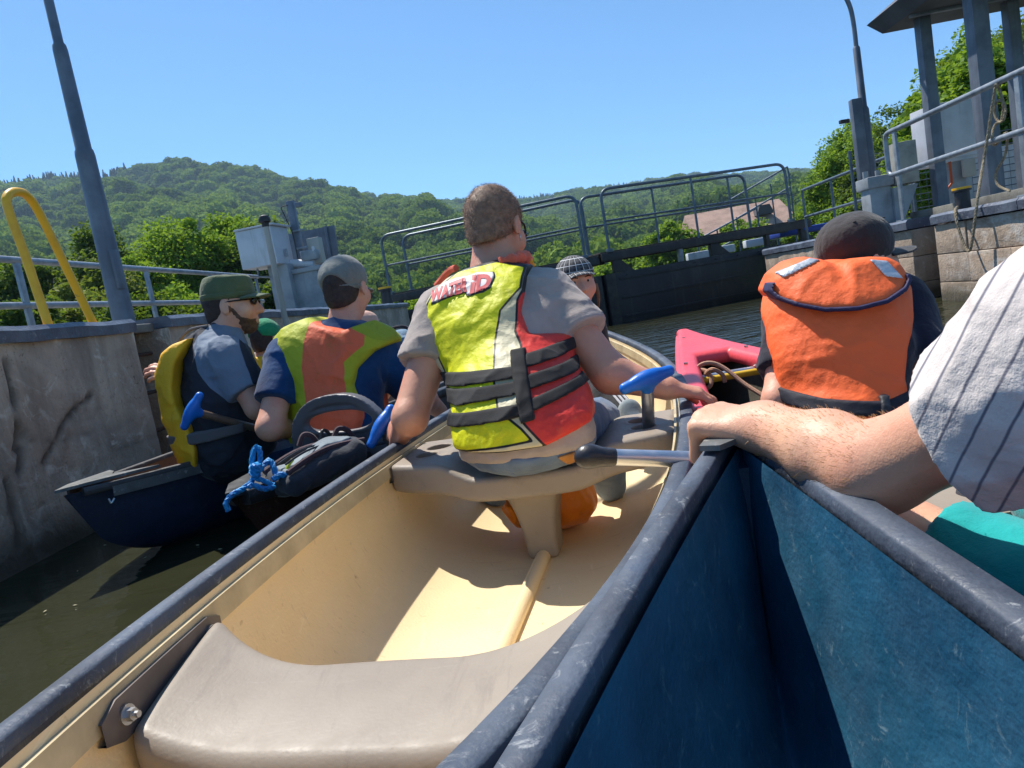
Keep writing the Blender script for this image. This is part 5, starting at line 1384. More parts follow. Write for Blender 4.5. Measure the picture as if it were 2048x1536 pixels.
e = hd.w((.086, -.006, -.044)); MB().tube([e + np.array([0, .009 * math.cos(k * .7), .009 * math.sin(k * .7) - .004]) for k in range(9)], .0022, 6, closed=True).obj('ear_ring', M_steel, pm)
hd.glasses(pm)
M_tee = fabric('grey_tee', (.66, .61, .58), (.57, .52, .49), fold=8, fold_d=.006)
slv = ucomb([torso, sleeve(shL, elL, .46, .066, .064), sleeve(shR, elR, .50, .074, .070)], [.03, .03])
cutL = lambda P: ((P - (shL * .50 + elL * .50)) @ ((elL - shL) / np.linalg.norm(elL - shL)))
cutR = lambda P: ((P - (shR * .47 + elR * .53)) @ ((elR - shR) / np.linalg.norm(elR - shR)))
pelA = pel
def shirtA(P):
    d = slv(P) - .010 + .004 * wav(P, 26, 11) - .006 * folds(P, 30, 13) - .003 * folds(P, 62, 14)
    return smax(d, (pelA[2] - .030) - P[:, 2], .01)
lo, hi = bounds([pel, shL, shR, W(985, 520, 2.1), shR * .45 + elR * .55, shL * .45 + elL * .55], .16)
sdf_obj('t_shirt', shirtA, lo, hi, .0062, M_tee, pm)
# jeans
M_jean = fabric('washed_jeans', (.42, .50, .60), (.28, .35, .45), fold=14, fold_d=.006)
knR = W(1196, 842, 2.22); knL = W(960, 860, 2.32)
jf = ucomb([lambda P: ell(pelA - [0, 0, .012], (.172, .130, .072), AB)(P), cone(pel + rB * .085 + fB * .05, knR, .072, .066), cone(pel - rB * .085 + fB * .05, knL, .072, .066), cone(knR, knR + fB * .05 - [0, 0, .22], .06, .05), cone(knL, knL + fB * .05 - [0, 0, .22], .06, .05)], [.05, .05, .03, .03])
lo, hi = bounds([pel, knR, knL, knR + fB * .1 - [0, 0, .2], knL + fB * .1 - [0, 0, .2]], .2)
sdf_obj('jeans', lambda P: smax(jf(P) + .003 * wav(P, 35, 9) - .004 * folds(P, 40, 19), np.where((P - pelA) @ fB < .10, P[:, 2] - (pelA[2] - .022 + .004 * wav(P, 20, 5)), -1), .006), lo, np.maximum(hi, lo + .1), .0068, M_jean, pm)
M_patch = mat('leather_patch', (.72, .50, .26), .7, var=((.62, .42, .2), 20, .4, .6))
pv = Plane2((1020, 700), 1.87, fB * .39 - up * .21)
# belt loop and patch follow the jeans
for poly, m, nm in (([(1120, 905), (1152, 900), (1160, 925), (1135, 938)], M_patch, 'leather_patch'), ([(1026, 938), (1034, 938), (1034, 958), (1026, 958)], M_jean, 'belt_loop')):
    sd = pv.sd(poly)
    sdf_obj(nm, lambda P, s_=sd: np.maximum(np.maximum(jf(P) - .006, s_(P)), (P - pel) @ fB + .02), pel - .24, pel + .24, .004, m, pm)
# life vest
vz = {'z_white': [(836, 560), (905, 528), (960, 522), (1045, 528), (1052, 590), (1030, 640), (1025, 700), (1032, 790), (1065, 800), (1100, 880), (1060, 900), (900, 905), (880, 760), (855, 720), (830, 700)],
      'z_yellow': [(820, 590), (905, 520), (1045, 520), (1040, 560), (1010, 610), (997, 660), (995, 700), (1005, 745), (1012, 800), (1060, 838), (1085, 862), (1060, 895), (905, 905), (878, 760), (838, 650)],
      'z_top': [(1000, 500), (1080, 500), (1052, 535), (1000, 528)]}
Y_back = [(905, 543), (985, 522), (1042, 532), (1040, 575), (1004, 620), (996, 680), (1003, 745), (1015, 800), (1062, 838), (1080, 862), (915, 893), (905, 860), (884, 762), (860, 700), (836, 632), (858, 590)]
W_all = [(872, 556), (915, 538), (985, 518), (1046, 530), (1044, 580), (1036, 600), (1034, 660), (1050, 690), (1054, 740), (1060, 820), (1105, 876), (915, 896), (870, 765), (838, 705), (828, 645), (845, 600)]
V_out = [(880, 556), (915, 538), (985, 516), (1046, 526), (1044, 590), (1040, 625), (1056, 668), (1128, 672), (1145, 720), (1188, 800), (1184, 840), (1100, 876), (1010, 888), (915, 893), (905, 862), (880, 772), (842, 720), (826, 650), (842, 600)]
M_vest = zone_mat('yellow_red_vest', [('z_white', (.80, .76, .62)), ('z_yellow', (.86, .86, .05))], (.86, .24, .20), ((.10, .10, .11), .0028), .5, ((.55, .50, .30), 14, .58, .74, .5), (9, .008))
sdV = pv.sd(V_out)
def vestA(P):
    d = torso(P) - .031 + .0040 * wav(P, 24, 31) - .005 * folds(P, 26, 33) - .0025 * folds(P, 60, 34)
    back = (P - chs) @ fB
    return smax(smax(d, np.where(back < .06, sdV(P), sdV(P)), .012), back - .16, .01)
lo, hi = bounds([pel, W(838, 640, 1.95), W(1190, 820, 1.9), W(985, 515, 2.05), shL, shR], .20)
vo = sdf_obj('life_vest', vestA, lo, hi, .006, M_vest, pm, {'z_white': pv.sd(W_all), 'z_yellow': pv.sd(Y_back)})
M_web = mat('black_webbing', (.07, .07, .08), .85, var=((.12, .12, .13), 20, .4, .6), bump=[(500, .0008, 2)])
def strap(poly, name='strap', thick=.006, pvv=pv, vest=vestA, fwd=fB, cen=chs, m=M_web, parent=None, rng_=None, lim=.1, h=.0045):
    sd = pvv.sd(poly)
    def g(P): return smax(smax(vest(P) - thick, sd(P), .003), (P - cen) @ fwd - lim, .01)
    l, h_ = rng_ if rng_ is not None else (lo, hi)
    return sdf_obj(name, g, l, h_, h, m, parent)
strap([(860, 752), (1010, 728), (1060, 722), (1060, 702), (1140, 680), (1150, 704), (1062, 728), (1062, 742), (1010, 752), (884, 776), (862, 776)], parent=vo)
strap([(870, 782), (1040, 752), (1060, 742), (1148, 718), (1160, 742), (1062, 770), (1040, 778), (880, 812)], parent=vo)
strap([(885, 825), (1060, 790), (1165, 748), (1180, 765), (1062, 815), (895, 850)], parent=vo)
strap([(1030, 695), (1058, 690), (1088, 820), (1062, 828)], 'vertical_strap', .009, parent=vo)
# collar roll at the nape
M_coral = fabric('coral_collar', (.93, .42, .30), fold=20, fold_d=.008)
cl = [W(998, 526, 2.03), W(1030, 518, 2.04), W(1050, 514, 2.10), W(1054, 520, 2.18)]
MB().tube(smooth_path(cl, 6), [.016 + .004 * math.sin(k * 1.7) for k in range(19)], 10).obj('collar', M_coral, pm)
cl = [W(912, 536, 2.10), W(897, 543, 2.13), W(872, 572, 2.15)]
MB().tube(smooth_path(cl, 6), .010, 8).obj('shoulder_strap', M_coral, pm)
MB().tube(smooth_path([W(1052, 508, 2.1), W(1060, 520, 2.14), W(1066, 530, 2.2)], 5), .007, 8).obj('yellow_cord', M_yel, pm)
# printed name across the shoulders: letters laid on the vest
def text_on(txt, pts, hgt, m, parent, name, fwd, f_sdf, start_depth, lift=.002, shear=.22, widen=1.0, bold=.0, h2=None):
    cu = bpy.data.curves.new('t', 'FONT'); cu.body = txt; cu.size = 1.0; cu.shear = shear; cu.offset = bold; cu.resolution_u = 4
    o = bpy.data.objects.new('t', cu); scene.collection.objects.link(o)
    dg = bpy.context.evaluated_depsgraph_get(); me = bpy.data.meshes.new_from_object(o.evaluated_get(dg)); bpy.data.objects.remove(o)
    bm = bmesh.new(); bm.from_mesh(me); bmesh.ops.triangulate(bm, faces=list(bm.faces))
    for _ in range(2): bmesh.ops.subdivide_edges(bm, edges=[e for e in bm.edges if e.calc_length() > .12], cuts=1, use_grid_fill=False); bmesh.ops.triangulate(bm, faces=list(bm.faces))
    co = np.array([v.co[:] for v in bm.verts]); x0, x1 = co[:, 0].min(), co[:, 0].max(); y0, y1 = co[:, 1].min(), co[:, 1].max()
    a, b = [np.array(p, float) for p in pts]          # baseline ends in pixels
    s = (co[:, 0] - x0) / (x1 - x0); v = (co[:, 1] - y0) / (y1 - y0)
    H = hgt + ((h2 or hgt) - hgt) * s
    px = a[0] + (b[0] - a[0]) * s; py = a[1] + (b[1] - a[1]) * s - v * H
    # place on the front plane of the back, then walk along the back's normal onto the cloth
    p0 = np.array([W(x, y, start_depth) for x, y in zip(px, py)]); dr = p0 - CAM; dr /= np.linalg.norm(dr, axis=1)[:, None]
    for _ in range(40): p0 = p0 + dr * np.maximum(f_sdf(p0) - lift, -.02)[:, None] * .7
    for vtx, p in zip(bm.verts, p0): vtx.co = p
    bm.to_mesh(me); bm.free(); me.name = name; me.materials.clear()
    return mesh_obj(name, me, m, parent)
M_logo_d = mat('logo_dark', (.10, .14, .18), .6); M_logo_w = mat('logo_white', (.90, .86, .84), .6); M_logo_r = mat('logo_red', (.78, .20, .24), .6, var=((.84, .4, .4), 12, .5, .7))
def patch_on(poly, m, name, lift):
    sd = pv.sd(poly); l, h_ = bounds([W(850, 620, 1.97), W(1000, 540, 1.97)], .14)
    return sdf_obj(name, lambda P: smax(smax(vestA(P) - lift, sd(P), .0015), (P - chs) @ fB - .05, .01), l, h_, .003, m, vo)
patch_on([(857, 612), (860, 585), (880, 566), (905, 557), (935, 552), (950, 544), (985, 543), (990, 552), (984, 576), (970, 585), (935, 594), (932, 586), (900, 595)], M_logo_d, 'logo_backing', .0022)
patch_on([(858, 607), (861, 584), (881, 565), (906, 556), (936, 551), (951, 544), (984, 544), (987, 552), (981, 573), (968, 581), (936, 590), (933, 583), (900, 592)], M_logo_w, 'logo_outline', .0034)
text_on('WATER', ((861, 604), (934, 583)), 24, M_logo_r, vo, 'logo_lettering', fB, vestA, 1.72, .0046, .16, bold=.055, h2=31)
text_on('ID', ((939, 588), (982, 575)), 38, M_logo_r, vo, 'logo_lettering', fB, vestA, 1.72, .0046, .16, bold=.06, h2=28)

# ------------------------------------------------------------------ man in the brown canoe, from behind
pk = thing('person', 'man in a grey cap and green and orange vest seated in the brown canoe', 'person', tuple(brown.P(.78, 0, .17)), 'people in the canoes')
fK = hfwd(16); rK = np.array([fK[1], -fK[0], 0]); AK = frame(fK)
pel = W(690, 890, 2.72); chs2 = W(668, 740, 2.78)
sL, sR = W(574, 712, 2.76), W(768, 716, 2.82); eL, wL = W(540, 855, 2.62), W(588, 858, 2.74); eR, wR = W(852, 800, 2.86), W(880, 822, 3.02)
torK = ucomb([ell(pel, (.17, .12, .11), AK), ell(W(685, 830, 2.76), (.165, .115, .15), AK), ell(chs2, (.19, .12, .18), AK), cone(W(598, 702, 2.78), W(755, 704, 2.80), .070, .070), ell(W(690, 682, 2.80), (.11, .08, .06), AK)], [.06, .08, .06, .05])
hdK = Head(W(691, 577, 2.82), hfwd(12, -.10), (0, 0, 1), 1.0)
hk1 = hand(wL, rK * 1.0 + fK * .2, up - fK * .3, -1, 1.0, (.5, .7, .5))
f = ucomb([hdK.skin(cone(W(690, 620, 2.81), W(688, 665, 2.80), .058, .070)), cone(sL, eL, .056, .048), cone(eL, wL, .047, .031), hand_sdf(hk1), cone(sR, eR, .056, .046), cone(eR, wR, .045, .032), lambda P: torK(P) + .02], [.02, .02, .02, .02, .02, .02])
lo, hi = bounds([pel, hdK.c + [0, 0, .12], eL, wL, eR, wR, sL, sR, W(610, 860, 2.8)], .12)
sdf_obj('body', f, lo, hi, .0072, M_skinB, pk)
sdf_obj('hair', hdK.hair(.003, lambda Q: np.maximum(Q[:, 1] - .03, -.045 - Q[:, 2] + .45 * np.minimum(Q[:, 1], .02))), *hdK.box(), .006, M_hairdk, pk)
M_gcap = fabric('grey_cap_cloth', (.50, .51, .49), (.42, .43, .42), fold=30, fold_d=.003)
co = sdf_obj('cap', hdK.cap_dome(-.012, -.02, True), *hdK.box(), .0055, M_gcap, pk)
sdf_obj('cap_brim', hdK.cap_brim(.000), *hdK.box(.2), .005, M_gcap, co)
sdf_obj('cap_strap', lambda P: np.maximum(np.maximum(np.abs(ell((0, -.010, .040), (.089, .109, .088))(hdK.q(P))) - .003, np.abs(hdK.q(P)[:, 2] + .006) - .008), hdK.q(P)[:, 1] + .02), *hdK.box(), .004, M_gcap, co)
b = hdK.w((0, -.01, .128)); MB().lathe([(.009, -.003), (.008, .003), (.002, .005)], b, 10).obj('cap_button', M_gcap, co)
M_bluetee = fabric('royal_blue_tee', (.02, .25, .44), (.02, .15, .30), fold=8, fold_d=.006)
def shirtK(P):
    return ucomb([torK, sleeve(sL, eL, .62, .072, .070), sleeve(sR, eR, .66, .078, .074)], [.03, .03])(P) - .007 + .004 * wav(P, 24, 14) - .009 * folds(P, 28, 15)
lo, hi = bounds([pel, sL, sR, W(690, 640, 2.8), sL * .4 + eL * .6, sR * .4 + eR * .6], .15)
sdf_obj('t_shirt', shirtK, lo, hi, .0075, M_bluetee, pk)
pvK = Plane2((670, 740), 2.7, fK)
Vk = [(546, 680), (566, 655), (605, 636), (650, 652), (690, 660), (720, 642), (745, 636), (800, 672), (765, 688), (738, 705), (722, 735), (720, 765), (735, 800), (745, 830), (745, 880), (600, 880), (580, 830), (560, 780), (550, 730)]
def vestK(P): return smax(smax(torK(P) - .036 + .005 * wav(P, 22, 41) - .010 * folds(P, 24, 42) - .004 * folds(P, 55, 43), pvK.sd(Vk)(P), .014), (P - chs2) @ fK - .16, .01)
M_vestK = zone_mat('green_orange_vest', [('z_or', (.97, .44, .28)), ('z_gr2', (.64, .68, .15))], (.72, .74, .15), None, .6, ((.45, .46, .14), 16, .56, .72, .4), (9, .007))
lo, hi = bounds([pel, sL, sR, chs2, W(690, 640, 2.75)], .16)
sdf_obj('life_vest', vestK, lo, hi, .0072, M_vestK, pk, {'z_or': pvK.sd([(625, 640), (715, 640), (728, 690), (705, 720), (720, 790), (780, 830), (760, 900), (640, 900), (648, 800), (632, 730)]), 'z_gr2': pvK.sd([(690, 640), (800, 640), (800, 700), (735, 680), (700, 655)])})
M_short = fabric('dark_shorts', (.13, .15, .20))
kL, kR = W(640, 860, 3.1), W(735, 860, 3.12)
sdf_obj('shorts', ucomb([ell(pel, (.18, .13, .10), AK), cone(pel - rK * .08, kL, .085, .07), cone(pel + rK * .08, kR, .085, .07)], [.04, .04]), *bounds([pel, kL, kR], .2), .010, M_short, pk)

# ------------------------------------------------------------------ man with the olive cap, in profile
pl_ = thing('person', 'bearded man in an olive cap and sunglasses holding on to the lock wall', 'person', tuple(blue.P(.78, 0, .17)), 'people in the canoes')
fL = hfwd(62); rL = np.array([fL[1], -fL[0], 0]); AL = frame(fL)
DL = 2.92
pel = W(450, 900, DL); chl = W(440, 765, DL)
s1, e1, w1 = W(452, 715, DL - .14), W(515, 815, DL - .16), W(580, 850, DL - .05)
s2, e2, w2 = W(405, 705, DL + .17), W(395, 775, DL + .24), W(368, 752, DL + .18)
torL = ucomb([ell(pel, (.165, .13, .12), AL), ell(W(446, 830, DL), (.165, .125, .15), AL), ell(chl, (.19, .13, .19), AL), cone(s1 * .85 + s2 * .15, s2, .070, .07), ell(W(442, 682, DL), (.09, .08, .06), AL)], [.06, .08, .06, .05])
hdL = Head(W(463, 610, DL), hfwd(80, -.05), (0, 0, 1), .99)
hl1 = hand(w1, W(600, 852, DL) - w1, up, 1, 1.0, (.4, .6, .5)); hl2 = hand(w2, W(306, 740, DL + .15) - w2, np.array([.6, -.6, .5]), 1, 1.0, (.25, .5, .5))
f = ucomb([hdL.skin(cone(W(456, 640, DL), W(440, 690, DL), .058, .07)), cone(s1, e1, .056, .046), cone(e1, w1, .045, .031), hand_sdf(hl1), cone(s2, e2, .055, .045), cone(e2, w2, .042, .031), hand_sdf(hl2), lambda P: torL(P) + .02], [.02] * 7)
lo, hi = bounds([pel, hdL.c + [0, 0, .14], w1, W(610, 852, DL), s1, e1, e2, W(300, 742, DL + .2)], .1)
sdf_obj('body', f, lo, hi, .0068, M_skinB, pl_)
sdf_obj('hair', hdL.hair(.003, lambda Q: np.maximum(Q[:, 1] - .018, -.030 - Q[:, 2] + .5 * np.minimum(Q[:, 1], .02))), *hdL.box(), .0055, M_hairdk, pl_)
hsk = hdL.skin()
def beard(P):
    Q = hdL.q(P); d = hsk(P) - .0016 + .0010 * wav(Q, 220, 6)
    reg = np.maximum(-.052 + np.clip(.055 - Q[:, 1], 0, .1) * -1.1 + 0 * Q[:, 0] + Q[:, 2] + .0, 0 - Q[:, 1])
    reg = np.maximum(Q[:, 2] - np.interp(Q[:, 1], [-.0, .02, .045, .075, .10], [.004, -.014, -.052, -.064, -.064]), .004 - Q[:, 1])
    mouth = ell((0, .095, -.074), (.024, .02, .011))(Q)
    return smax(smax(d, reg, .006), -mouth, .004)
M_beard = hair_mat('short_beard', (.42, .31, .25), (.30, .21, .17))
bo_ = sdf_obj('beard', beard, *hdL.box(), .004, M_beard, pl_)
hair_strands(bo_, 2500, .0045, M_beard, bo_, 4)
hdL.glasses(pl_)
M_ocap = fabric('olive_cap_cloth', (.36, .40, .28), (.29, .33, .22), fold=24, fold_d=.004)
co = sdf_obj('cap', hdL.cap_dome(.022, -.02, False, True, .004), *hdL.box(), .0055, M_ocap, pl_)
sdf_obj('cap_brim', hdL.cap_brim(.030, .085, .082, .14, 3.0), *hdL.box(.22), .005, M_ocap, co)
sdf_obj('cap_band', lambda P: np.maximum(np.abs(hdL.cap_dome(.020, -.02, False, True, .007)(P)) - .003, np.abs(hdL.q(P)[:, 2] - .038 + .02 * hdL.q(P)[:, 1]) * hdL.k - .010), *hdL.box(), .004, M_ocap, co)
M_polo = fabric('slate_polo', (.37, .42, .49), (.30, .34, .41), fold=9, fold_d=.006); M_polod = fabric('dark_polo', (.15, .16, .20))
def shirtL(P):
    return ucomb([torL, sleeve(s1, e1, .68, .074, .072), sleeve(s2, e2, .64, .072, .07)], [.03, .03])(P) - .007 + .004 * wav(P, 24, 15) - .010 * folds(P, 28, 16) - .004 * folds(P, 60, 17)
pvL = Plane2((430, 760), DL - .1, FWD * [1, 1, 0])
M_shirtL = zone_mat('slate_black_polo', [('z_sl', (.46, .51, .58))], (.18, .19, .23), None, .8, None, (9, .006))
lo, hi = bounds([pel, s1, s2, e1, e2 * .6 + s2 * .4, chl, W(458, 650, DL)], .15)
sdf_obj('polo_shirt', shirtL, lo, hi, .007, M_shirtL, pl_, {'z_sl': pvL.sd([(385, 690), (410, 650), (440, 645), (475, 660), (500, 710), (540, 790), (480, 800), (440, 770), (412, 740), (405, 715)])})
Vl = [(318, 745), (330, 705), (350, 688), (378, 676), (372, 700), (362, 730), (362, 770), (372, 810), (395, 845), (412, 890), (412, 925), (345, 930), (335, 890), (326, 820)]
M_yvest = zone_mat('amber_vest', [], (.96, .72, .14), None, .62, ((.62, .45, .12), 18, .56, .72, .5), (9, .007))
fbk = W(330, 800, DL) - W(430, 800, DL); fbk /= np.linalg.norm(fbk)
vestvol = ucomb([torL, ell(W(380, 800, DL - .05), (.11, .085, .25), AL)], [.05])
def vestL(P): return smax(vestvol(P) - .030 + .0045 * wav(P, 22, 51) - .010 * folds(P, 26, 52), pvL.sd(Vl)(P), .014)
lo, hi = bounds([W(310, 680, DL), W(420, 935, DL)], .28)
vo2 = sdf_obj('life_vest', vestL, lo, hi, .0072, M_yvest, pl_)
Vl2 = [(492, 690), (500, 700), (508, 730), (520, 770), (512, 775), (500, 740), (490, 710)]
def vestL2(P): return smax(torL(P) - .03, pvL.sd(Vl2)(P), .006)
sdf_obj('life_vest_front', vestL2, *bounds([W(485, 685, DL), W(525, 785, DL)], .2), .007, M_yvest, pl_)
M_gstrap = mat('grey_webbing', (.38, .37, .38), .8, bump=[(400, .0006, 2)])
strap([(330, 872), (500, 838), (500, 858), (412, 880), (332, 892)], 'waist_strap', .010, pvL, lambda P: np.minimum(vestvol(P) - .026, torL(P) - .02), fL, chl, M_gstrap, vo2, (lo, hi + [.25, .1, 0]), 9, .007)
rope_p = [W(384, 675, DL - .06), W(355, 690, DL - .02), W(350, 700, DL)]
MB().tube(smooth_path([W(415, 652, DL - .08), W(380, 660, DL - .06), W(360, 680, DL - .04), W(353, 695, DL)], 6), .006, 8).obj('shoulder_cord', M_gstrap, pl_)
kk1, kk2 = W(520, 880, DL + .05), W(530, 880, DL + .3)
sdf_obj('trousers', ucomb([ell(pel - [0, 0, .02], (.17, .14, .10), AL), cone(pel, kk1, .09, .07), cone(pel, kk2, .09, .07)], [.04, .04]), *bounds([pel, kk1, kk2], .2), .011, M_short, pl_)

# ------------------------------------------------------------------ small child with green cap
pg = thing('person', 'child in a green cap and yellow vest seen between the two men', 'person', tuple(blue.P(1.75, 0, .17)), 'people in the canoes')
DG = 3.85; fG = hfwd(15); AG = frame(fG)
hdG = Head(W(533, 678, DG), hfwd(20, -.1), (0, 0, 1), .86)
chg = W(520, 765, DG)
torG = ucomb([ell(chg, (.125, .09, .15), AG), ell(W(522, 830, DG), (.12, .09, .12), AG), cone(W(482, 728, DG), W(560, 728, DG), .05, .05)], [.05, .04])
a1, a2, a3 = W(478, 735, DG), W(468, 790, DG), W(480, 830, DG + .12); b1, b2, b3 = W(562, 735, DG), W(572, 790, DG), W(560, 830, DG + .12)
f = ucomb([hdG.skin(cone(W(529, 700, DG), W(524, 735, DG), .042, .05)), cone(a1, a2, .04, .034), cone(a2, a3, .033, .024), hand_sdf(hand(a3, fG, up, 1, .7)), cone(b1, b2, .04, .034), cone(b2, b3, .033, .024), hand_sdf(hand(b3, fG, up, -1, .7)), lambda P: torG(P) + .02], [.02] * 7)
lo, hi = bounds([hdG.c + [0, 0, .1], W(522, 850, DG), a2, b2, a3 + fG * .1], .1)
sdf_obj('body', f, lo, hi, .009, M_skinC, pg)
sdf_obj('hair', hdG.hair(.003, lambda Q: np.maximum(Q[:, 1] - .03, -.045 - Q[:, 2] + .45 * np.minimum(Q[:, 1], .02))), *hdG.box(), .007, M_hairdk, pg)
M_gr = fabric('green_cap_cloth', (.12, .55, .36), (.08, .44, .28), fold=24, fold_d=.004)
co = sdf_obj('cap', hdG.cap_dome(.004, -.10, True), *hdG.box(), .006, M_gr, pg); sdf_obj('cap_brim', hdG.cap_brim(.008), *hdG.box(.2), .006, M_gr, co)
M_wt = fabric('white_tee', (.78, .78, .80))
sdf_obj('t_shirt', lambda P: smax(ucomb([torG, cone(a1, a1 * .4 + a2 * .6, .052, .05), cone(b1, b1 * .4 + b2 * .6, .052, .05)], [.03, .03])(P) - .004, -ell(W(527, 712, DG), (.05, .055, .035))(P), .006), *bounds([W(522, 850, DG), a1, b1, chg], .16), .009, M_wt, pg)
sdf_obj('life_vest', lambda P: smax(smax(torG(P) - .028 + .003 * wav(P, 30, 3), P[:, 2] - W(520, 712, DG)[2], .01), -ell(W(529, 708, DG), (.055, .07, .045))(P), .008), *bounds([W(522, 860, DG), a1, b1, chg], .16), .009, M_yvest, pg)

# ------------------------------------------------------------------ small child with a white cap, mostly hidden
pw = thing('person', 'child in a pale cap hidden behind the man in the green and orange vest', 'person', tuple(brown.P(2.4, 0, .1)), 'people in the canoes')
DW = 4.3; fW = hfwd(60); hdW = Head(W(733, 655, DW), hfwd(75, -.1), (0, 0, 1), .78); AW = frame(hfwd(20))
chw = W(728, 745, DW)
torW = ucomb([ell(chw, (.12, .09, .15), AW), ell(W(728, 820, DW), (.12, .09, .12), AW), cone(W(695, 715, DW), W(765, 715, DW), .05, .05)], [.05, .04])
a1, a2, a3 = W(692, 720, DW), W(685, 775, DW), W(700, 810, DW + .12); b1, b2, b3 = W(768, 720, DW), W(778, 775, DW), W(760, 810, DW + .12)
f = ucomb([hdW.skin(cone(W(732, 675, DW), W(729, 715, DW), .042, .05)), cone(a1, a2, .04, .034), cone(a2, a3, .033, .024), hand_sdf(hand(a3, hfwd(20), up, 1, .7)), cone(b1, b2, .04, .034), cone(b2, b3, .033, .024), hand_sdf(hand(b3, hfwd(20), up, -1, .7)), lambda P: torW(P) + .02], [.02] * 7)
lo, hi = bounds([hdW.c + [0, 0, .1], W(728, 840, DW), a2, b2, a3 + [0, .1, 0]], .1)
sdf_obj('body', f, lo, hi, .010, M_skinC, pw)
sdf_obj('hair', hdW.hair(.003, lambda Q: np.maximum(Q[:, 1] - .03, -.045 - Q[:, 2] + .45 * np.minimum(Q[:, 1], .02))), *hdW.box(), .008, M_hairbr, pw)
M_pk = fabric('peach_cap_cloth', (.85, .66, .58)); M_wc = fabric('pale_brim_cloth', (.82, .84, .86))
co = sdf_obj('cap', hdW.cap_dome(.010, -.05), *hdW.box(), .007, M_pk, pw); sdf_obj('cap_brim', hdW.cap_brim(.014, .085, .08, .15), *hdW.box(.22), .006, M_wc, co)
sdf_obj('t_shirt', lambda P: ucomb([torW, cone(a1, a1 * .4 + a2 * .6, .052, .05), cone(b1, b1 * .4 + b2 * .6, .052, .05)], [.03, .03])(P) - .004, *bounds([W(728, 840, DW), a1, b1, chw], .16), .010, M_bluetee, pw)

# ------------------------------------------------------------------ girl in a chequered cap, looking back
pf = thing('person', 'girl in a black and white chequered cap looking back in the cream canoe', 'person', tuple(cream.P(2.85, 0, .1)), 'people in the canoes')
DF = 2.9; fF = -FWD * [1, 1, 0] + np.array([.16, 0, -.02]); hdF = Head(W(1153, 566, DF), fF, (0, 0, 1), .86); AF = frame(hfwd(175))
chf = W(1128, 700, DF + .02); plf = W(1120, 810, DF + .02)
torF = ucomb([ell(chf, (.145, .095, .16), AF), ell(plf, (.14, .11, .12), AF), cone(W(1078, 660, DF), W(1180, 655, DF), .055, .055), cone(W(1145, 625, DF + .02), W(1135, 655, DF + .02), .045, .05)], [.05, .04, .03])
a1, a2, a3 = W(1182, 662, DF), W(1205, 745, DF - .02), W(1190, 780, DF - .15); b1, b2, b3 = W(1075, 665, DF), W(1060, 745, DF - .02), W(1085, 780, DF - .14)
k1, k2 = W(1215, 790, DF - .24), W(1090, 800, DF - .26); f1, f2 = W(1262, 838, DF - .42), W(1060, 880, DF - .40)
f = ucomb([hdF.skin(cone(W(1150, 600, DF + .03), W(1142, 650, DF + .02), .042, .05)), cone(a1, a2, .045, .038), cone(a2, a3, .036, .026), hand_sdf(hand(a3, -fB + [0, 0, -.3], up, 1, .8)), cone(b1, b2, .045, .038), cone(b2, b3, .036, .026), hand_sdf(hand(b3, -fB + [0, 0, -.3], up, -1, .8)), lambda P: torF(P) + .02], [.02] * 7)
lo, hi = bounds([hdF.c + [0, 0, .12], plf, a2, b2, a3 - fB * .12, b3 - fB * .12], .11)
sdf_obj('body', f, lo, hi, .0066, M_skinC, pf)
hdF.eyes(pf)
M_hairbl = hair_mat('fair_hair', (.50, .38, .27), (.38, .28, .2))
sdf_obj('hair', hdF.hair(.006, lambda Q: np.maximum(Q[:, 1] - .03, -.105 - Q[:, 2])), *hdF.box(), .006, M_hairbl, pf)
MB().tube(smooth_path([hdF.w((-.082, .01, -.02)), hdF.w((-.090, .015, -.07)), hdF.w((-.082, .02, -.125))], 5), np.linspace(.012, .004, 11), 8).obj('hair_strand', M_hairbl, pf)
def check_mat():
    m, nt, bs = new_mat('chequered_cap_cloth'); v = attr(nt, 'cu'); w = attr(nt, 'cv'); col = lin((.15, .15, .16))
    for a, n in ((v, 4.4), (w, 3.6)):
        fr = math_node(nt, 'FRACT', math_node(nt, 'MULTIPLY', a, n)); col = mixc(nt, math_node(nt, 'LESS_THAN', fr, .10), col, lin((.78, .78, .78)))
        fr2 = math_node(nt, 'FRACT', math_node(nt, 'ADD', math_node(nt, 'MULTIPLY', a, n), .5)); col = mixc(nt, math_node(nt, 'MULTIPLY', math_node(nt, 'LESS_THAN', fr2, .35), .35), col, lin((.42, .42, .43)))
    nt.links.new(col, bs.inputs['Base Color']); bs.inputs['Roughness'].default_value = .85; add_bump(nt, bs, [(300, .0006, 2)]); return m
M_chk = check_mat()
at = {'cu': lambda P: np.arctan2(hdF.q(P)[:, 0], hdF.q(P)[:, 1]) / 1.57 + 4, 'cv': lambda P: hdF.q(P)[:, 2] / .11 + 4}
co = sdf_obj('cap', hdF.cap_dome(.030, .10), *hdF.box(), .005, M_chk, pf, at); sdf_obj('cap_brim', hdF.cap_brim(.036, .062, .078, .45, 4.5, .12), *hdF.box(.2), .0045, M_chk, co, {'cu': lambda P: hdF.q(P)[:, 0] / .09 + 4, 'cv': lambda P: hdF.q(P)[:, 1] / .09 + 4})
M_blk = fabric('black_jacket', (.13, .13, .15)); 
sdf_obj('jacket', lambda P: smax(ucomb([torF, cone(a1, a2, .056, .05), cone(a2, a3, .048, .036), cone(b1, b2, .056, .05), cone(b2, b3, .048, .036)], [.03, .02, .03, .02])(P) - .005 + .003 * wav(P, 35, 3), -ell(W(1148, 612, DF), (.05, .05, .05))(P), .006), *bounds([plf, a2, b2, a3, b3, W(1148, 610, DF)], .13), .0075, M_blk, pf)
M_redv = fabric('red_vest', (.86, .25, .18))
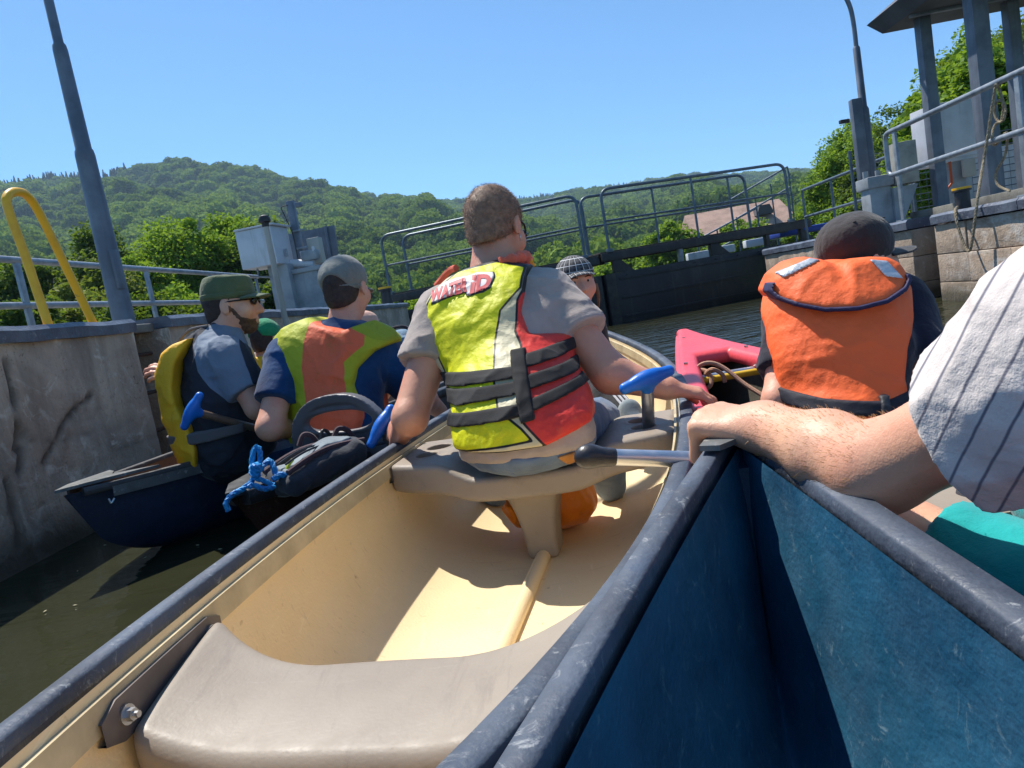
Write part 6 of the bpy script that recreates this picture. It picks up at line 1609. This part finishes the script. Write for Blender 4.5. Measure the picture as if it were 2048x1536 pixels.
sdf_obj('life_vest', lambda P: smax(smax(torF(P) - .030, pv.sd([(1160, 600), (1182, 605), (1188, 680), (1195, 760), (1170, 780), (1168, 680)])(P) if False else np.abs((P - chf) @ rB) - .115, .01), np.maximum(P[:, 2] - W(1165, 612, DF)[2], -(np.abs((P - chf) @ rB) - .045) + 9 * ((P - chf) @ fB > .02)), .006), *bounds([plf, chf, W(1165, 600, DF)], .2), .007, M_redv, pf)
M_trk = fabric('black_track_trousers', (.12, .12, .14))
tr = ucomb([ell(plf - [0, 0, .03], (.145, .12, .09), AF), cone(plf + rB * .07, k1, .07, .058), cone(k1, f1, .052, .036), cone(plf - rB * .07, k2, .07, .058), cone(k2, f2, .052, .036)], [.03, .02, .03, .02])
to = sdf_obj('trousers', lambda P: tr(P) + .003 * wav(P, 40, 4), *bounds([plf, k1, k2, f1, f2], .12), .0075, M_trk, pf)
for o_ in (-.020, 0, .020):
    d = (f1 - k1) / np.linalg.norm(f1 - k1); sd_ = np.cross(d, up); sd_ /= np.linalg.norm(sd_); nn = np.cross(sd_, d); nn *= np.sign(nn[2])
    pts = [k1 * (1 - t) + f1 * t + nn * (.050 - .016 * t + .004) + sd_ * o_ * .8 for t in np.linspace(0, .95, 8)]
    MB().tube(pts, .0045, 6).obj('white_stripe', M_wt, to)
M_shoe = fabric('grey_shoe_cloth', (.62, .66, .66), (.5, .54, .54)); M_sole = mat('green_sole', (.16, .50, .38), .5)
for ft, nm in ((f1, 1), (f2, 2)):
    fd = -fB * .9 + rB * (.35 if nm == 1 else -.1); A_ = frame(fd)
    base = ft + np.array([0, 0, -.02])
    so = sdf_obj('shoe', lambda P, b_=base, A=A_: smax(ucomb([ell(b_ + A[1] * .04, (.040, .095, .045), A), cone(b_ - A[1] * .02, b_ + [0, 0, .05], .042, .040)], [.03])(P), b_[2] - .018 - P[:, 2], .006), base - .16, base + .16, .006, M_shoe, pf)
    sdf_obj('sole', lambda P, b_=base, A=A_: np.maximum(ell(b_ + A[1] * .04, (.045, .102, .06), A)(P), np.abs(P[:, 2] - b_[2] + .026) - .010), base - .16, base + .16, .006, M_sole, so)

# ------------------------------------------------------------------ child in the orange jacket
po = thing('person', 'child in a black cap and bulky orange life jacket seated in the red canoe', 'person', tuple(red.P(-1.2, .05, .22)), 'people in the canoes')
DO = 1.78; fO = hfwd(8); rO = np.array([fO[1], -fO[0], 0]); AO = frame(fO)
pel = W(1700, 850, DO - .05); cho = W(1690, 690, DO + .04)
hdO = Head(W(1716, 518, DO + .20), hfwd(70, -.05), (0, 0, 1), .97)
a1, a2, a3 = W(1575, 655, DO + .10), W(1556, 800, DO + .02), W(1590, 850, DO + .2); b1, b2, b3 = W(1810, 620, DO + .12), W(1850, 740, DO + .02), W(1815, 800, DO + .18)
torO = ucomb([ell(pel, (.135, .105, .10), AO), ell(cho, (.148, .10, .19), frame(fO + up * -.4)), cone(W(1600, 610, DO + .13), W(1790, 595, DO + .14), .064, .064)], [.06, .05])
f = ucomb([hdO.skin(cone(W(1716, 545, DO + .20), W(1705, 600, DO + .15), .046, .054)), cone(a1, a2, .044, .037), cone(a2, a3, .036, .027), hand_sdf(hand(a3, fO, up, 1, .75)), cone(b1, b2, .044, .037), cone(b2, b3, .036, .027), hand_sdf(hand(b3, fO, up, -1, .75)), lambda P: torO(P) + .02], [.02] * 7)
lo, hi = bounds([pel, hdO.c + [0, 0, .1], a2, b2, a3 + fO * .1, b3 + fO * .1], .1)
sdf_obj('body', f, lo, hi, .0062, M_skinC, po)
sdf_obj('hair', hdO.hair(.003, lambda Q: np.maximum(Q[:, 1] - .03, -.045 - Q[:, 2] + .45 * np.minimum(Q[:, 1], .02))), *hdO.box(), .0055, M_hairdk, po)
M_bcap = fabric('black_cap_cloth', (.22, .20, .20), (.15, .14, .14), fold=24, fold_d=.004)
co = sdf_obj('cap', hdO.cap_dome(-.006, .06, False, False, .004), *hdO.box(), .005, M_bcap, po); sdf_obj('cap_brim', hdO.cap_brim(.006, .115, .078, .06, 3.2, .06), *hdO.box(.22), .0045, M_bcap, co)
for (x, y) in ((-.05, .05), (.05, .05), (-.06, -.06), (.06, -.06)):
    z_ = .04 + .094 * math.sqrt(max(0, 1 - (x / .095) ** 2 - ((y + .01) / .115) ** 2)); MB().lathe([(.005, -.001), (.004, .0012), (.001, .002)], hdO.w((x, y, z_)), 8).obj('cap_eyelet', M_bcap, co)
M_navyt = fabric('navy_tee', (.11, .12, .20), (.08, .09, .15))
def shirtO(P):
    return ucomb([torO, sleeve(a1, a2, .60, .056, .054), sleeve(b1, b2, .92, .062, .058)], [.03, .03])(P) - .005 + .003 * wav(P, 30, 5) - .005 * folds(P, 34, 6)
lo, hi = bounds([pel, a1, b1, cho, b2, W(1700, 570, DO + .1)], .13); sdf_obj('t_shirt', shirtO, lo, hi, .0066, M_navyt, po)
pvO = Plane2((1685, 680), DO - .07, fO * .39 - up * .17)
Vo = [(1545, 560), (1600, 520), (1680, 516), (1760, 520), (1815, 530), (1842, 575), (1838, 640), (1815, 700), (1812, 760), (1822, 790), (1820, 830), (1545, 835), (1552, 780), (1540, 720), (1528, 640)]
vbase = ucomb([torO, ell(W(1690, 700, DO - .01), (.152, .090, .19), frame(fO + up * -.45)), ell(W(1688, 620, DO + .06), (.165, .09, .12), frame(fO + up * -.55))], [.04, .05])
def vestO(P): return smax(smax(vbase(P) - .020 + .0035 * wav(P, 22, 61) - .0045 * folds(P, 22, 62) - .002 * folds(P, 55, 63), pvO.sd(Vo)(P), .02), (P - cho) @ fO - .13, .012)
M_orange = zone_mat('orange_jacket', [], (1.0, .44, .22), None, .60, ((1.0, .40, .18), 5, .5, .7, .35), (8, .006), .08)
lo, hi = bounds([pel, W(1525, 640, DO), W(1845, 600, DO), W(1690, 510, DO + .05)], .22)
vo3 = sdf_obj('life_jacket', vestO, lo, hi, .0062, M_orange, po)
# collar flap lying on the shoulders, edged in navy
Co = [(1538, 582), (1548, 545), (1580, 520), (1612, 512), (1645, 519), (1668, 527), (1700, 519), (1738, 513), (1775, 514), (1800, 524), (1812, 540), (1820, 560), (1805, 580), (1760, 604), (1700, 618), (1640, 621), (1590, 612), (1555, 598)]
cbase = ucomb([vbase, ell(W(1680, 562, DO + .09), (.170, .095, .055), frame(fO + up * -.6))], [.05])
def collarO(P):
    sd_ = pvO.sd(Co)(P)
    valley = .010 * np.exp(-(((P - W(1668, 545, DO)) @ rO + .0) / .016) ** 2) * np.clip((P[:, 2] - W(1670, 575, DO)[2]) / .05, 0, 1)
    return smax(smax(cbase(P) - .044 + .003 * wav(P, 24, 63) - .004 * folds(P, 30, 64) + valley, sd_, .022), (P - cho) @ fO - .15, .012)
lo2, hi2 = bounds([W(1530, 600, DO), W(1830, 505, DO)], .25)
co3 = sdf_obj('collar_flap', collarO, lo2, hi2, .0058, M_orange, vo3)
M_pipe = mat('navy_piping', (.12, .11, .28), .7)
sdf_obj('navy_piping', lambda P: np.maximum(np.maximum(np.abs(pvO.sd(Co)(P) + .004) - .0052, np.abs(collarO(P)) - .007), np.maximum(pvO.chart(P)[:, 1] - np.interp(pvO.chart(P)[:, 0], [pvO.pt(1540, 565)[0], pvO.pt(1810, 560)[0]], [pvO.pt(1540, 565)[1], pvO.pt(1810, 548)[1]]), (P - cho) @ fO - .04)), lo2, hi2, .0036, M_pipe, vo3)
M_refl = mat('silver_reflective_tape', (.78, .80, .82), .35, .3, var=((.62, .65, .68), 20, .45, .65), bump=[(30, .004, 3)])
for poly in ([(1552, 545), (1618, 516), (1636, 520), (1566, 556)], [(1730, 519), (1768, 522), (1802, 558), (1762, 553)]):
    sd = pvO.sd(poly); sdf_obj('reflective_patch', lambda P, s_=sd: np.maximum(np.maximum(collarO(P) - .0035, s_(P)), (P - cho) @ fO - .06), lo2, hi2, .0036, M_refl, vo3)
M_nweb = mat('navy_webbing', (.11, .12, .17), .75, bump=[(420, .0007, 2)])
strap([(1558, 780), (1640, 792), (1760, 795), (1826, 778), (1826, 806), (1760, 825), (1640, 822), (1558, 812)], 'waist_belt', .007, pvO, vestO, fO, cho, M_nweb, vo3, (lo, hi), .1, .0048)
strap([(1744, 784), (1764, 782), (1766, 828), (1746, 830)], 'belt_slider', .013, pvO, vestO, fO, cho, M_blackp, vo3, (lo, hi), .1, .0048)
M_shO = fabric('dark_child_shorts', (.14, .15, .22))
q1, q2 = pel + fO * .32 - rO * .08, pel + fO * .32 + rO * .08
sdf_obj('shorts', ucomb([ell(pel - [0, 0, .02], (.14, .115, .08), AO), cone(pel - rO * .06, q1, .068, .055), cone(pel + rO * .06, q2, .068, .055)], [.03, .03]), *bounds([pel, q1, q2], .16), .009, M_shO, po)

# ------------------------------------------------------------------ man in the striped shirt, at the right edge
ps = thing('person', 'man in a white striped shirt and turquoise shorts gripping the navy canoe bow', 'person', tuple(red.P(-2.1, 0, .25)), 'people in the canoes')
shS = W(2230, 715, .62); elS = W(1752, 938, .84); wrS = W(1532, 856, 1.05)
hS = hand(wrS, W(1442, 842, 1.10) - wrS, up * 1.0 + np.array([-.35, .1, 0]), -1, 1.12, (1.45, .6, .4), .05, 1.0)
hS = hS[:16] + [cone(wrS, wrS + (W(1450, 850, 1.10) - wrS) * .5, .03, .028)] * 4
chS = W(2600, 800, .68); plS = W(2560, 1260, .68)
AS = frame(hfwd(-15))
torS = ucomb([ell(plS, (.18, .14, .13), AS), ell((plS + chS) / 2, (.18, .135, .18), AS), ell(chS, (.19, .14, .20), AS), cone(shS + [.03, 0, 0], shS + np.array([.28, .03, .02]), .085, .085)], [.06, .08, .06])
hdS = Head(chS + np.array([.02, .06, .40]), hfwd(-25, -.1), (0, 0, 1), 1.0)
kS = W(1960, 1120, .86)
armS = ucomb([cone(shS, elS, .056, .046), cone(elS, elS * .62 + wrS * .38, .045, .047), cone(elS * .62 + wrS * .38, wrS, .047, .036), hand_sdf(hS)], [.04, .03, .025])
f = ucomb([armS, hdS.skin(cone(hdS.c - [0, .02, .08], chS + [0, 0, .2], .058, .07)), lambda P: torS(P) + .02], [.03, .03])
lo, hi = bounds([W(1370, 880, 1.2), wrS, elS, shS, chS, hdS.c + [0, 0, .1], W(1400, 780, 1.25), plS], .11)
sdf_obj('body', f, lo, hi, .0056, M_skinH, ps)
sdf_obj('hair', hdS.hair(.012), *hdS.box(), .008, M_hairbr, ps)
def stripe_mat():
    m, nt, bs = new_mat('striped_linen'); a = attr(nt, 'st'); n = nt.nodes.new('ShaderNodeTexNoise'); n.inputs['Scale'].default_value = 1; nt.links.new(coords(nt, 30), n.inputs['Vector'])
    v = math_node(nt, 'ADD', a, math_node(nt, 'MULTIPLY', math_node(nt, 'SUBTRACT', n.outputs[0], .5), .10))
    fr = math_node(nt, 'ABSOLUTE', math_node(nt, 'SUBTRACT', math_node(nt, 'FRACT', v), .5)); s = step(nt, math_node(nt, 'SUBTRACT', fr, .055), .03)
    base = mixc(nt, noise_fac(nt, 12, detail=6), lin((.86, .82, .79)), lin((.79, .75, .73)))
    nt.links.new(mixc(nt, math_node(nt, 'MULTIPLY', s, .85), base, lin((.25, .27, .36))), bs.inputs['Base Color'])
    bs.inputs['Roughness'].default_value = .9; bs.inputs['Sheen Weight'].default_value = .2
    add_bump(nt, bs, [(11, .008, 3), (70, .0025, 4), (500, .0005, 2)]); return m
M_strp = stripe_mat()
dvS = (elS - shS) / np.linalg.norm(elS - shS); sideS = np.cross(dvS, FWD); sideS /= np.linalg.norm(sideS)
c_end = shS + dvS * (np.linalg.norm(elS - shS) * .54)
def sleeveS(P):
    d = ucomb([torS, cone(shS + [0, 0, .02], c_end - [0, 0, .004], .092, .074)], [.05])(P) - .006 + .0055 * wav(P, 22, 71) - .006 * folds(P, 26, 73) - .003 * folds(P, 52, 74)
    near = np.linalg.norm(P - c_end, axis=1) < .22
    ax_d = (P - c_end) @ dvS; rad = np.linalg.norm(P - c_end - ax_d[:, None] * dvS, axis=1)
    d = smax(d, np.where(near, ax_d - .10 * ((P - c_end) @ sideS), -1), .004)
    return smax(d, np.where(near, -(np.maximum(np.linalg.norm(P - c_end + [0, 0, .004] - ax_d[:, None] * dvS, axis=1) - .069, -.05 - ax_d)), -1), .003)
lo, hi = bounds([c_end, shS, chS, plS, chS + [.15, 0, 0]], .20)
def st_attr(P):
    ax_d = (P - shS) @ dvS; rel = P - shS - ax_d[:, None] * dvS
    return (P @ (RC @ np.array([.72, -.42, .55]))) / .0225 + 50
sdf_obj('striped_shirt', sleeveS, lo, hi, .0056, M_strp, ps, {'st': st_attr})
M_teal = fabric('turquoise_shorts', (.03, .62, .62), (.02, .50, .52), fold=8, fold_d=.008)
thS = plS + np.array([-.10, .0, -.05]); kn2 = plS + np.array([.12, .45, .0])
thighA, thighB = W(2300, 1330, .72), W(1800, 1090, .95)
legs = ucomb([cone(thighA, thighB, .085, .060), cone(thighB, thighB + np.array([.05, .22, -.16]), .056, .042), cone(plS + [.1, 0, -.1], kn2, .085, .065), cone(kn2, kn2 + np.array([0, .1, -.25]), .06, .045)], [.03, .03, .03])
lo, hi = bounds([thighA, thighB, thighB + np.array([.05, .22, -.16]), plS, kn2, kn2 + [0, .1, -.2]], .12)
lo[2] = max(lo[2], .03)
sdf_obj('legs', legs, lo, hi, .007, M_skinH, ps)
dth = (thighB - thighA) / np.linalg.norm(thighB - thighA)
hem = W(1895, 1110, .90)
def shorts(P):
    d = ucomb([cone(thighA, thighB, .102, .082), cone(plS + [.1, 0, -.1], kn2, .10, .085), ell(plS - [0, 0, .05], (.2, .17, .12), AS)], [.04, .05])(P) + .004 * wav(P, 24, 81) + .002 * wav(P, 60, 82)
    near = ((P - thighB) ** 2).sum(1) < .16 ** 2
    return smax(d, np.where(near, (P - hem) @ dth, -1), .005)
sdf_obj('shorts', shorts, lo - .03, hi + .03, .0075, M_teal, ps)
# sandalled foot on the canoe floor
ft = W(1985, 1005, 1.22); Af = frame(np.array([-.55, .5, -.3]))
sdf_obj('foot', ucomb([ell(ft, (.042, .10, .036), Af), cone(ft - Af[1] * .06, ft - Af[1] * .06 + [.06, -.02, .10], .038, .040)], [.03]), ft - .2, ft + .2, .007, M_skinH, ps)
M_sand = fabric('sandal_strap', (.16, .16, .19), fold=20)
for o_ in (-.045, .03):
    so = sdf_obj('sandal_strap', lambda P, o=o_: np.maximum(ell(ft, (.047, .105, .041), Af)(P), np.abs((P - ft) @ Af[1] - o) - .014), ft - .16, ft + .16, .006, M_sand, ps)
# arm hair: short curved strands rooted on the forearm
vv = np.array([v.co[:] for v in [o for o in ps.children if o.name.startswith('body')][0].data.vertices])
ba = wrS - elS; t_ = (vv - elS) @ ba / (ba @ ba); rad = np.linalg.norm(vv - elS - t_[:, None] * ba, axis=1)
idx = np.where((t_ > -.1) & (t_ < .93) & (rad < .075))[0]; r_ = np.random.default_rng(5); mbh = MB()
for i in r_.choice(idx, 1500):
    p = vv[i]; nrm = p - elS - t_[i] * ba; nrm /= np.linalg.norm(nrm); d = ba / np.linalg.norm(ba) * .9 + nrm * .22 + r_.normal(size=3) * .22 - up * .2; d /= np.linalg.norm(d)
    L = r_.uniform(.005, .012); q = p + d * L * .5 + nrm * .002; e = q + (d - nrm * .3) * L * .5
    s_ = np.cross(d, nrm); s_ = s_ / np.linalg.norm(s_) * .00022
    mbh.add([p - s_, p + s_, q + s_ * .8, q - s_ * .8, e], [(0, 1, 2, 3), (3, 2, 4)])
M_ahair = mat('arm_hair', (.72, .52, .32), .5)
tag(mbh.obj('arm_hair', M_ahair, ps), kind='stuff')
# ================================================================== gear in the boats
M_bluep = mat('blue_grip_plastic', (.06, .44, .82), .38, var=((.05, .36, .72), 6, .4, .65), var2=((.4, .55, .7), 60, .68, .76), bump=[(120, .0008, 3)])
M_shaft = mat('wood_tone_shaft', (.50, .42, .36), .4, .2, var=((.42, .36, .32), 9, .4, .6))
def paddle(label, grip, shaft_end, D1, D2, bar, m_shaft, sr=.0145, blade=None, gl=.062):
    """T-grip at pixel grip (depth D1), shaft towards shaft_end (depth D2); bar: end pixel of the T bar"""
    g = W(*grip, D1); e = W(*shaft_end, D2); d = (e - g) / np.linalg.norm(e - g)
    b = W(*bar, D1) - g; b -= (b @ d) * d; b /= np.linalg.norm(b)
    t = thing('paddle', label, 'paddle', tuple(e), 'paddles with blue grips')
    q = d * .002
    f = ucomb([cone(g - b * gl + q, g - b * gl * .4, .0145, .0168), cone(g - b * gl * .4, g + b * gl * .4, .0165, .0165), cone(g + b * gl * .4, g + b * gl + q, .0168, .0145), cone(g, g + d * .030, .019, .0175)], [.012, .012, .02])
    sdf_obj('t_grip', f, *bounds([g - b * gl, g + b * gl, g + d * .07], .03), .0035, M_bluep, t)
    MB().tube([g + d * .02, e], sr, 14).obj('shaft', m_shaft, t)
    if blade is not None:
        bx = e + d * .22; w = np.cross(d, b); 
        sdf_obj('blade', lambda P: np.maximum(np.abs((P - bx) @ w) - .006, (((np.abs((P - bx) @ b) / .09) ** 3 + (np.abs((P - bx) @ d) / .24) ** 3) ** (1 / 3) - 1) * .08), *bounds([e, bx + d * .25], .11), .008, M_bluep, t)
    return t
paddle('paddle with blue T-grip and wood-toned shaft beside the man in the olive cap', (383, 822), (600, 880), 2.62, 3.0, (370, 848), M_shaft, blade=1)
paddle('paddle with blue T-grip held in the left hand of the cropped-haired man', (762, 852), (790, 905), 2.22, 2.5, (750, 880), M_alu)
paddle('paddle with blue T-grip and aluminium shaft standing in a cup holder', (1294, 758), (1298, 868), 1.80, 1.93, (1330, 735), M_alu, .0165)
# pear-grip paddle lying across towards the navy bow
t = thing('paddle', 'aluminium paddle shaft with a black knob end sticking out under the navy bow', 'paddle', tuple(W(1300, 915, 1.36)))
a, b = W(1178, 913, 1.34), W(1420, 920, 1.36)
d = (b - a) / np.linalg.norm(b - a)
MB().tube([a + d * .03, b + d * .35], .0155, 18).obj('shaft', M_alu, t)
M_knob = mat('black_rubber_knob', (.16, .16, .18), .38, var=((.28, .28, .30), 14, .5, .7), bump=[(90, .001, 3)])
sdf_obj('knob', ucomb([ell(a - d * .002, (.026, .021, .022), frame(np.cross(up, d), up)), cone(a, a + d * .042, .019, .0175)], [.012]), a - .07, a + .07, .0035, M_knob, t)
# amber dry bag behind the pedestal
M_bag = fabric('amber_dry_bag', (.95, .58, .10), (.84, .46, .07), .45, fold=16, fold_d=.010)
c = cream.P(2.02, .0, .108)
bg_ = thing('dry_bag', 'crumpled amber dry bag under the bench of the cream canoe', 'bag', tuple(c - [0, 0, .08]))
AX = frame(hfwd(10.37))
sdf_obj('bag_body', lambda P: ucomb([ell(c, (.125, .10, .085), AX), ell(c + AX[0] * .05 + [0, 0, .015], (.07, .09, .085), AX)], [.04])(P) + .008 * wav(P, 38, 91) + .004 * wav(P, 90, 92), c - .2, c + .2, .0052, M_bag, bg_)
e = c - AX[0] * .10 - AX[1] * .055
sdf_obj('rolled_neck', lambda P: ell(e, (.03, .045, .055), AX)(P) + .007 * wav(P, 120, 93), e - .1, e + .1, .004, M_bag, bg_)
# backpack in the stern of the brown canoe
M_pack = fabric('slate_backpack', (.50, .55, .58), (.40, .44, .47), .7, fold=14, fold_d=.008); M_packd = fabric('dark_backpack', (.22, .23, .26), fold=14, fold_d=.006); M_maroon = fabric('maroon_trim', (.30, .22, .24), fold=14)
bp = thing('backpack', 'grey and black backpack lying in the stern of the brown canoe', 'backpack', tuple(brown.P(.42, .03, .25)))
c = W(634, 936, 2.29); ax = W(710, 880, 2.45) - W(560, 950, 2.22); ax /= np.linalg.norm(ax); AP = frame(ax, (0, 0, 1))
body = lambda P: ucomb([rbox(c, (.085, .15, .036), .03, AP), ell(c + AP[1] * .06 + [0, 0, .015], (.085, .095, .045), AP)], [.05])(P) + .005 * wav(P, 40, 101) + .0025 * wav(P, 95, 102)
sdf_obj('pack_body', body, c - .25, c + .25, .0058, M_packd, bp)
sdf_obj('top_panel', lambda P: np.maximum(body(P) - .006, np.maximum(np.abs((P - c) @ AP[0] + .01) - .055, np.abs((P - c) @ AP[1] - .0) - .125) + .012 * wav(P, 45, 5) ) if True else None, c - .25, c + .25, .0055, M_pack, bp)
for o_, m in ((-.07, M_maroon), (.055, M_maroon)):
    pts = [c + AP[0] * o_ + AP[1] * (-.14 + .05 * k) + np.array([0, 0, .040 + .018 * math.sin(k * .6)]) for k in range(7)]
    MB().tube(smooth_path(pts, 4), .010, 8).obj('piping_roll', m, bp)
for o_ in (-.02, .02):
    pts = [c + AP[0] * o_ + AP[1] * (-.12 + .04 * k) + np.array([0, 0, .058 + .012 * math.sin(k * .7)]) for k in range(6)]
    MB().tube(smooth_path(pts, 4), .0035, 6).obj('zip', M_packd, bp)
for k, (x, y, w_) in enumerate(((620, 880, 22), (655, 872, 14), (690, 868, 24))):
    p0, p1 = W(x - w_, y + 12, 2.40), W(x + w_, y + 18, 2.44); m_ = (p0 + p1) / 2 + [0, 0, .045]
    MB().tube(smooth_path([p0, (p0 + m_) / 2 + [0, 0, .014], m_, (p1 + m_) / 2 + [0, 0, .014], p1], 5), .009 if k != 1 else .006, 8).obj('shoulder_strap' if k != 1 else 'buckle', M_maroon if k != 1 else M_blackp, bp)
M_lime = mat('lime_cord', (.66, .72, .15), .6)
MB().tube(smooth_path([W(572, 945, 2.2), W(577, 930, 2.21), W(585, 920, 2.23)], 5), .006, 8).obj('zip_pull', M_lime, bp)
MB().tube(smooth_path([W(690, 893, 2.36), W(730, 893, 2.36), W(770, 885, 2.4)], 5), .006, 8).obj('loose_strap', M_packd, bp)
# blue rope tied at the stern
M_brope = mat('blue_poly_rope', (.08, .60, .84), .5, var=((.05, .46, .74), 40, .4, .6), bump=[(200, .003, 2)])
rp = thing('blue_rope', 'knotted bright blue rope on the stern of the brown canoe', 'rope', tuple(W(520, 970, 2.1)))
rope_obj('rope_length', [W(457, 1022, 2.04), W(452, 1006, 2.04), W(463, 990, 2.05), W(484, 979, 2.08), W(500, 966, 2.10), W(511, 950, 2.12)], .0085, M_brope, rp)
rope_obj('rope_loop', [W(508, 952, 2.12), W(504, 926, 2.13), W(507, 902, 2.14), W(514, 893, 2.14), W(520, 903, 2.14), W(519, 930, 2.13), W(515, 952, 2.12)], .0085, M_brope, rp)
rope_obj('knot', [W(510 + 8 * math.cos(k * 1.25), 948 + 5 * math.sin(k * 1.25) - 1.6 * k, 2.105 - .012 * math.sin(k * 1.25)) for k in range(13)], .0085, M_brope, rp)
rope_obj('rope_bight', [W(508, 955, 2.1), W(528, 962, 2.12), W(548, 972, 2.13), W(530, 978, 2.1), W(506, 970, 2.09), W(498, 975, 2.08)], .0085, M_brope, rp)
rope_obj('rope_tail', [W(513, 950, 2.13), W(526, 932, 2.16), W(540, 920, 2.18), W(548, 936, 2.17), W(553, 956, 2.16)], .009, M_brope, rp)
rope_obj('rope_end', [W(546, 960, 2.15), W(558, 950, 2.16), W(572, 951, 2.17)], .010, M_brope, rp)
# light blue bag beyond the man in the green and orange vest
M_lb = fabric('pale_blue_bag', (.55, .66, .74), (.30, .42, .52), fold=30, fold_d=.01)
c = W(805, 690, 3.55)
t = thing('deck_bag', 'pale blue and dark bag lying between the brown and cream canoes', 'bag', tuple(c - [0, 0, .1]))
sdf_obj('bag_body', lambda P: ell(c, (.10, .10, .07))(P) + .010 * wav(P, 45, 7), c - .2, c + .2, .007, M_lb, t)
MB().tube(smooth_path([c + np.array(v) for v in ((-.08, -.05, .03), (-.03, -.06, .085), (.04, -.06, .085), (.08, -.04, .03))], 5), .008, 8).obj('bag_handle', M_packd, t)
# floating leaves and specks on the water
M_fleck = mat('floating_leaf', (.72, .68, .55), .7)
for k, (x, y) in enumerate(((155, 1142), (150, 1210), (290, 1115), (440, 1098), (90, 1222), (333, 1200), (210, 1090), (395, 1090))):
    p = at_z(x, y, .004); a = rnd.uniform(0, 3.1); L = rnd.uniform(.005, .014)
    u = np.array([math.cos(a), math.sin(a), 0]) * L; v = np.array([-math.sin(a), math.cos(a), 0]) * L * .3
    tag(MB().add([p - u, p + v, p + u, p - v, p + [0, 0, .002]], [(0, 1, 4), (1, 2, 4), (2, 3, 4), (3, 0, 4)]).obj('floating_leaf', M_fleck), 'tiny pale leaf floating on the dark water between wall and canoes', 'leaf', 'leaves floating on the water')
# ================================================================== summer haze in the valley
hz = bpy.data.materials.new('haze_air'); hz.use_nodes = True; nt = hz.node_tree; nt.nodes.clear()
ho = nt.nodes.new('ShaderNodeOutputMaterial'); hv = nt.nodes.new('ShaderNodeVolumePrincipled')
hv.inputs['Color'].default_value = (.52, .74, 1.0, 1); hv.inputs['Density'].default_value = .00026; hv.inputs['Anisotropy'].default_value = .3
nt.links.new(hv.outputs[0], ho.inputs['Volume'])
mb = MB().box((0, 1780, 150), (7100, 3700, 306))
tag(mb.obj('haze', hz, smooth=False), kind='stuff')
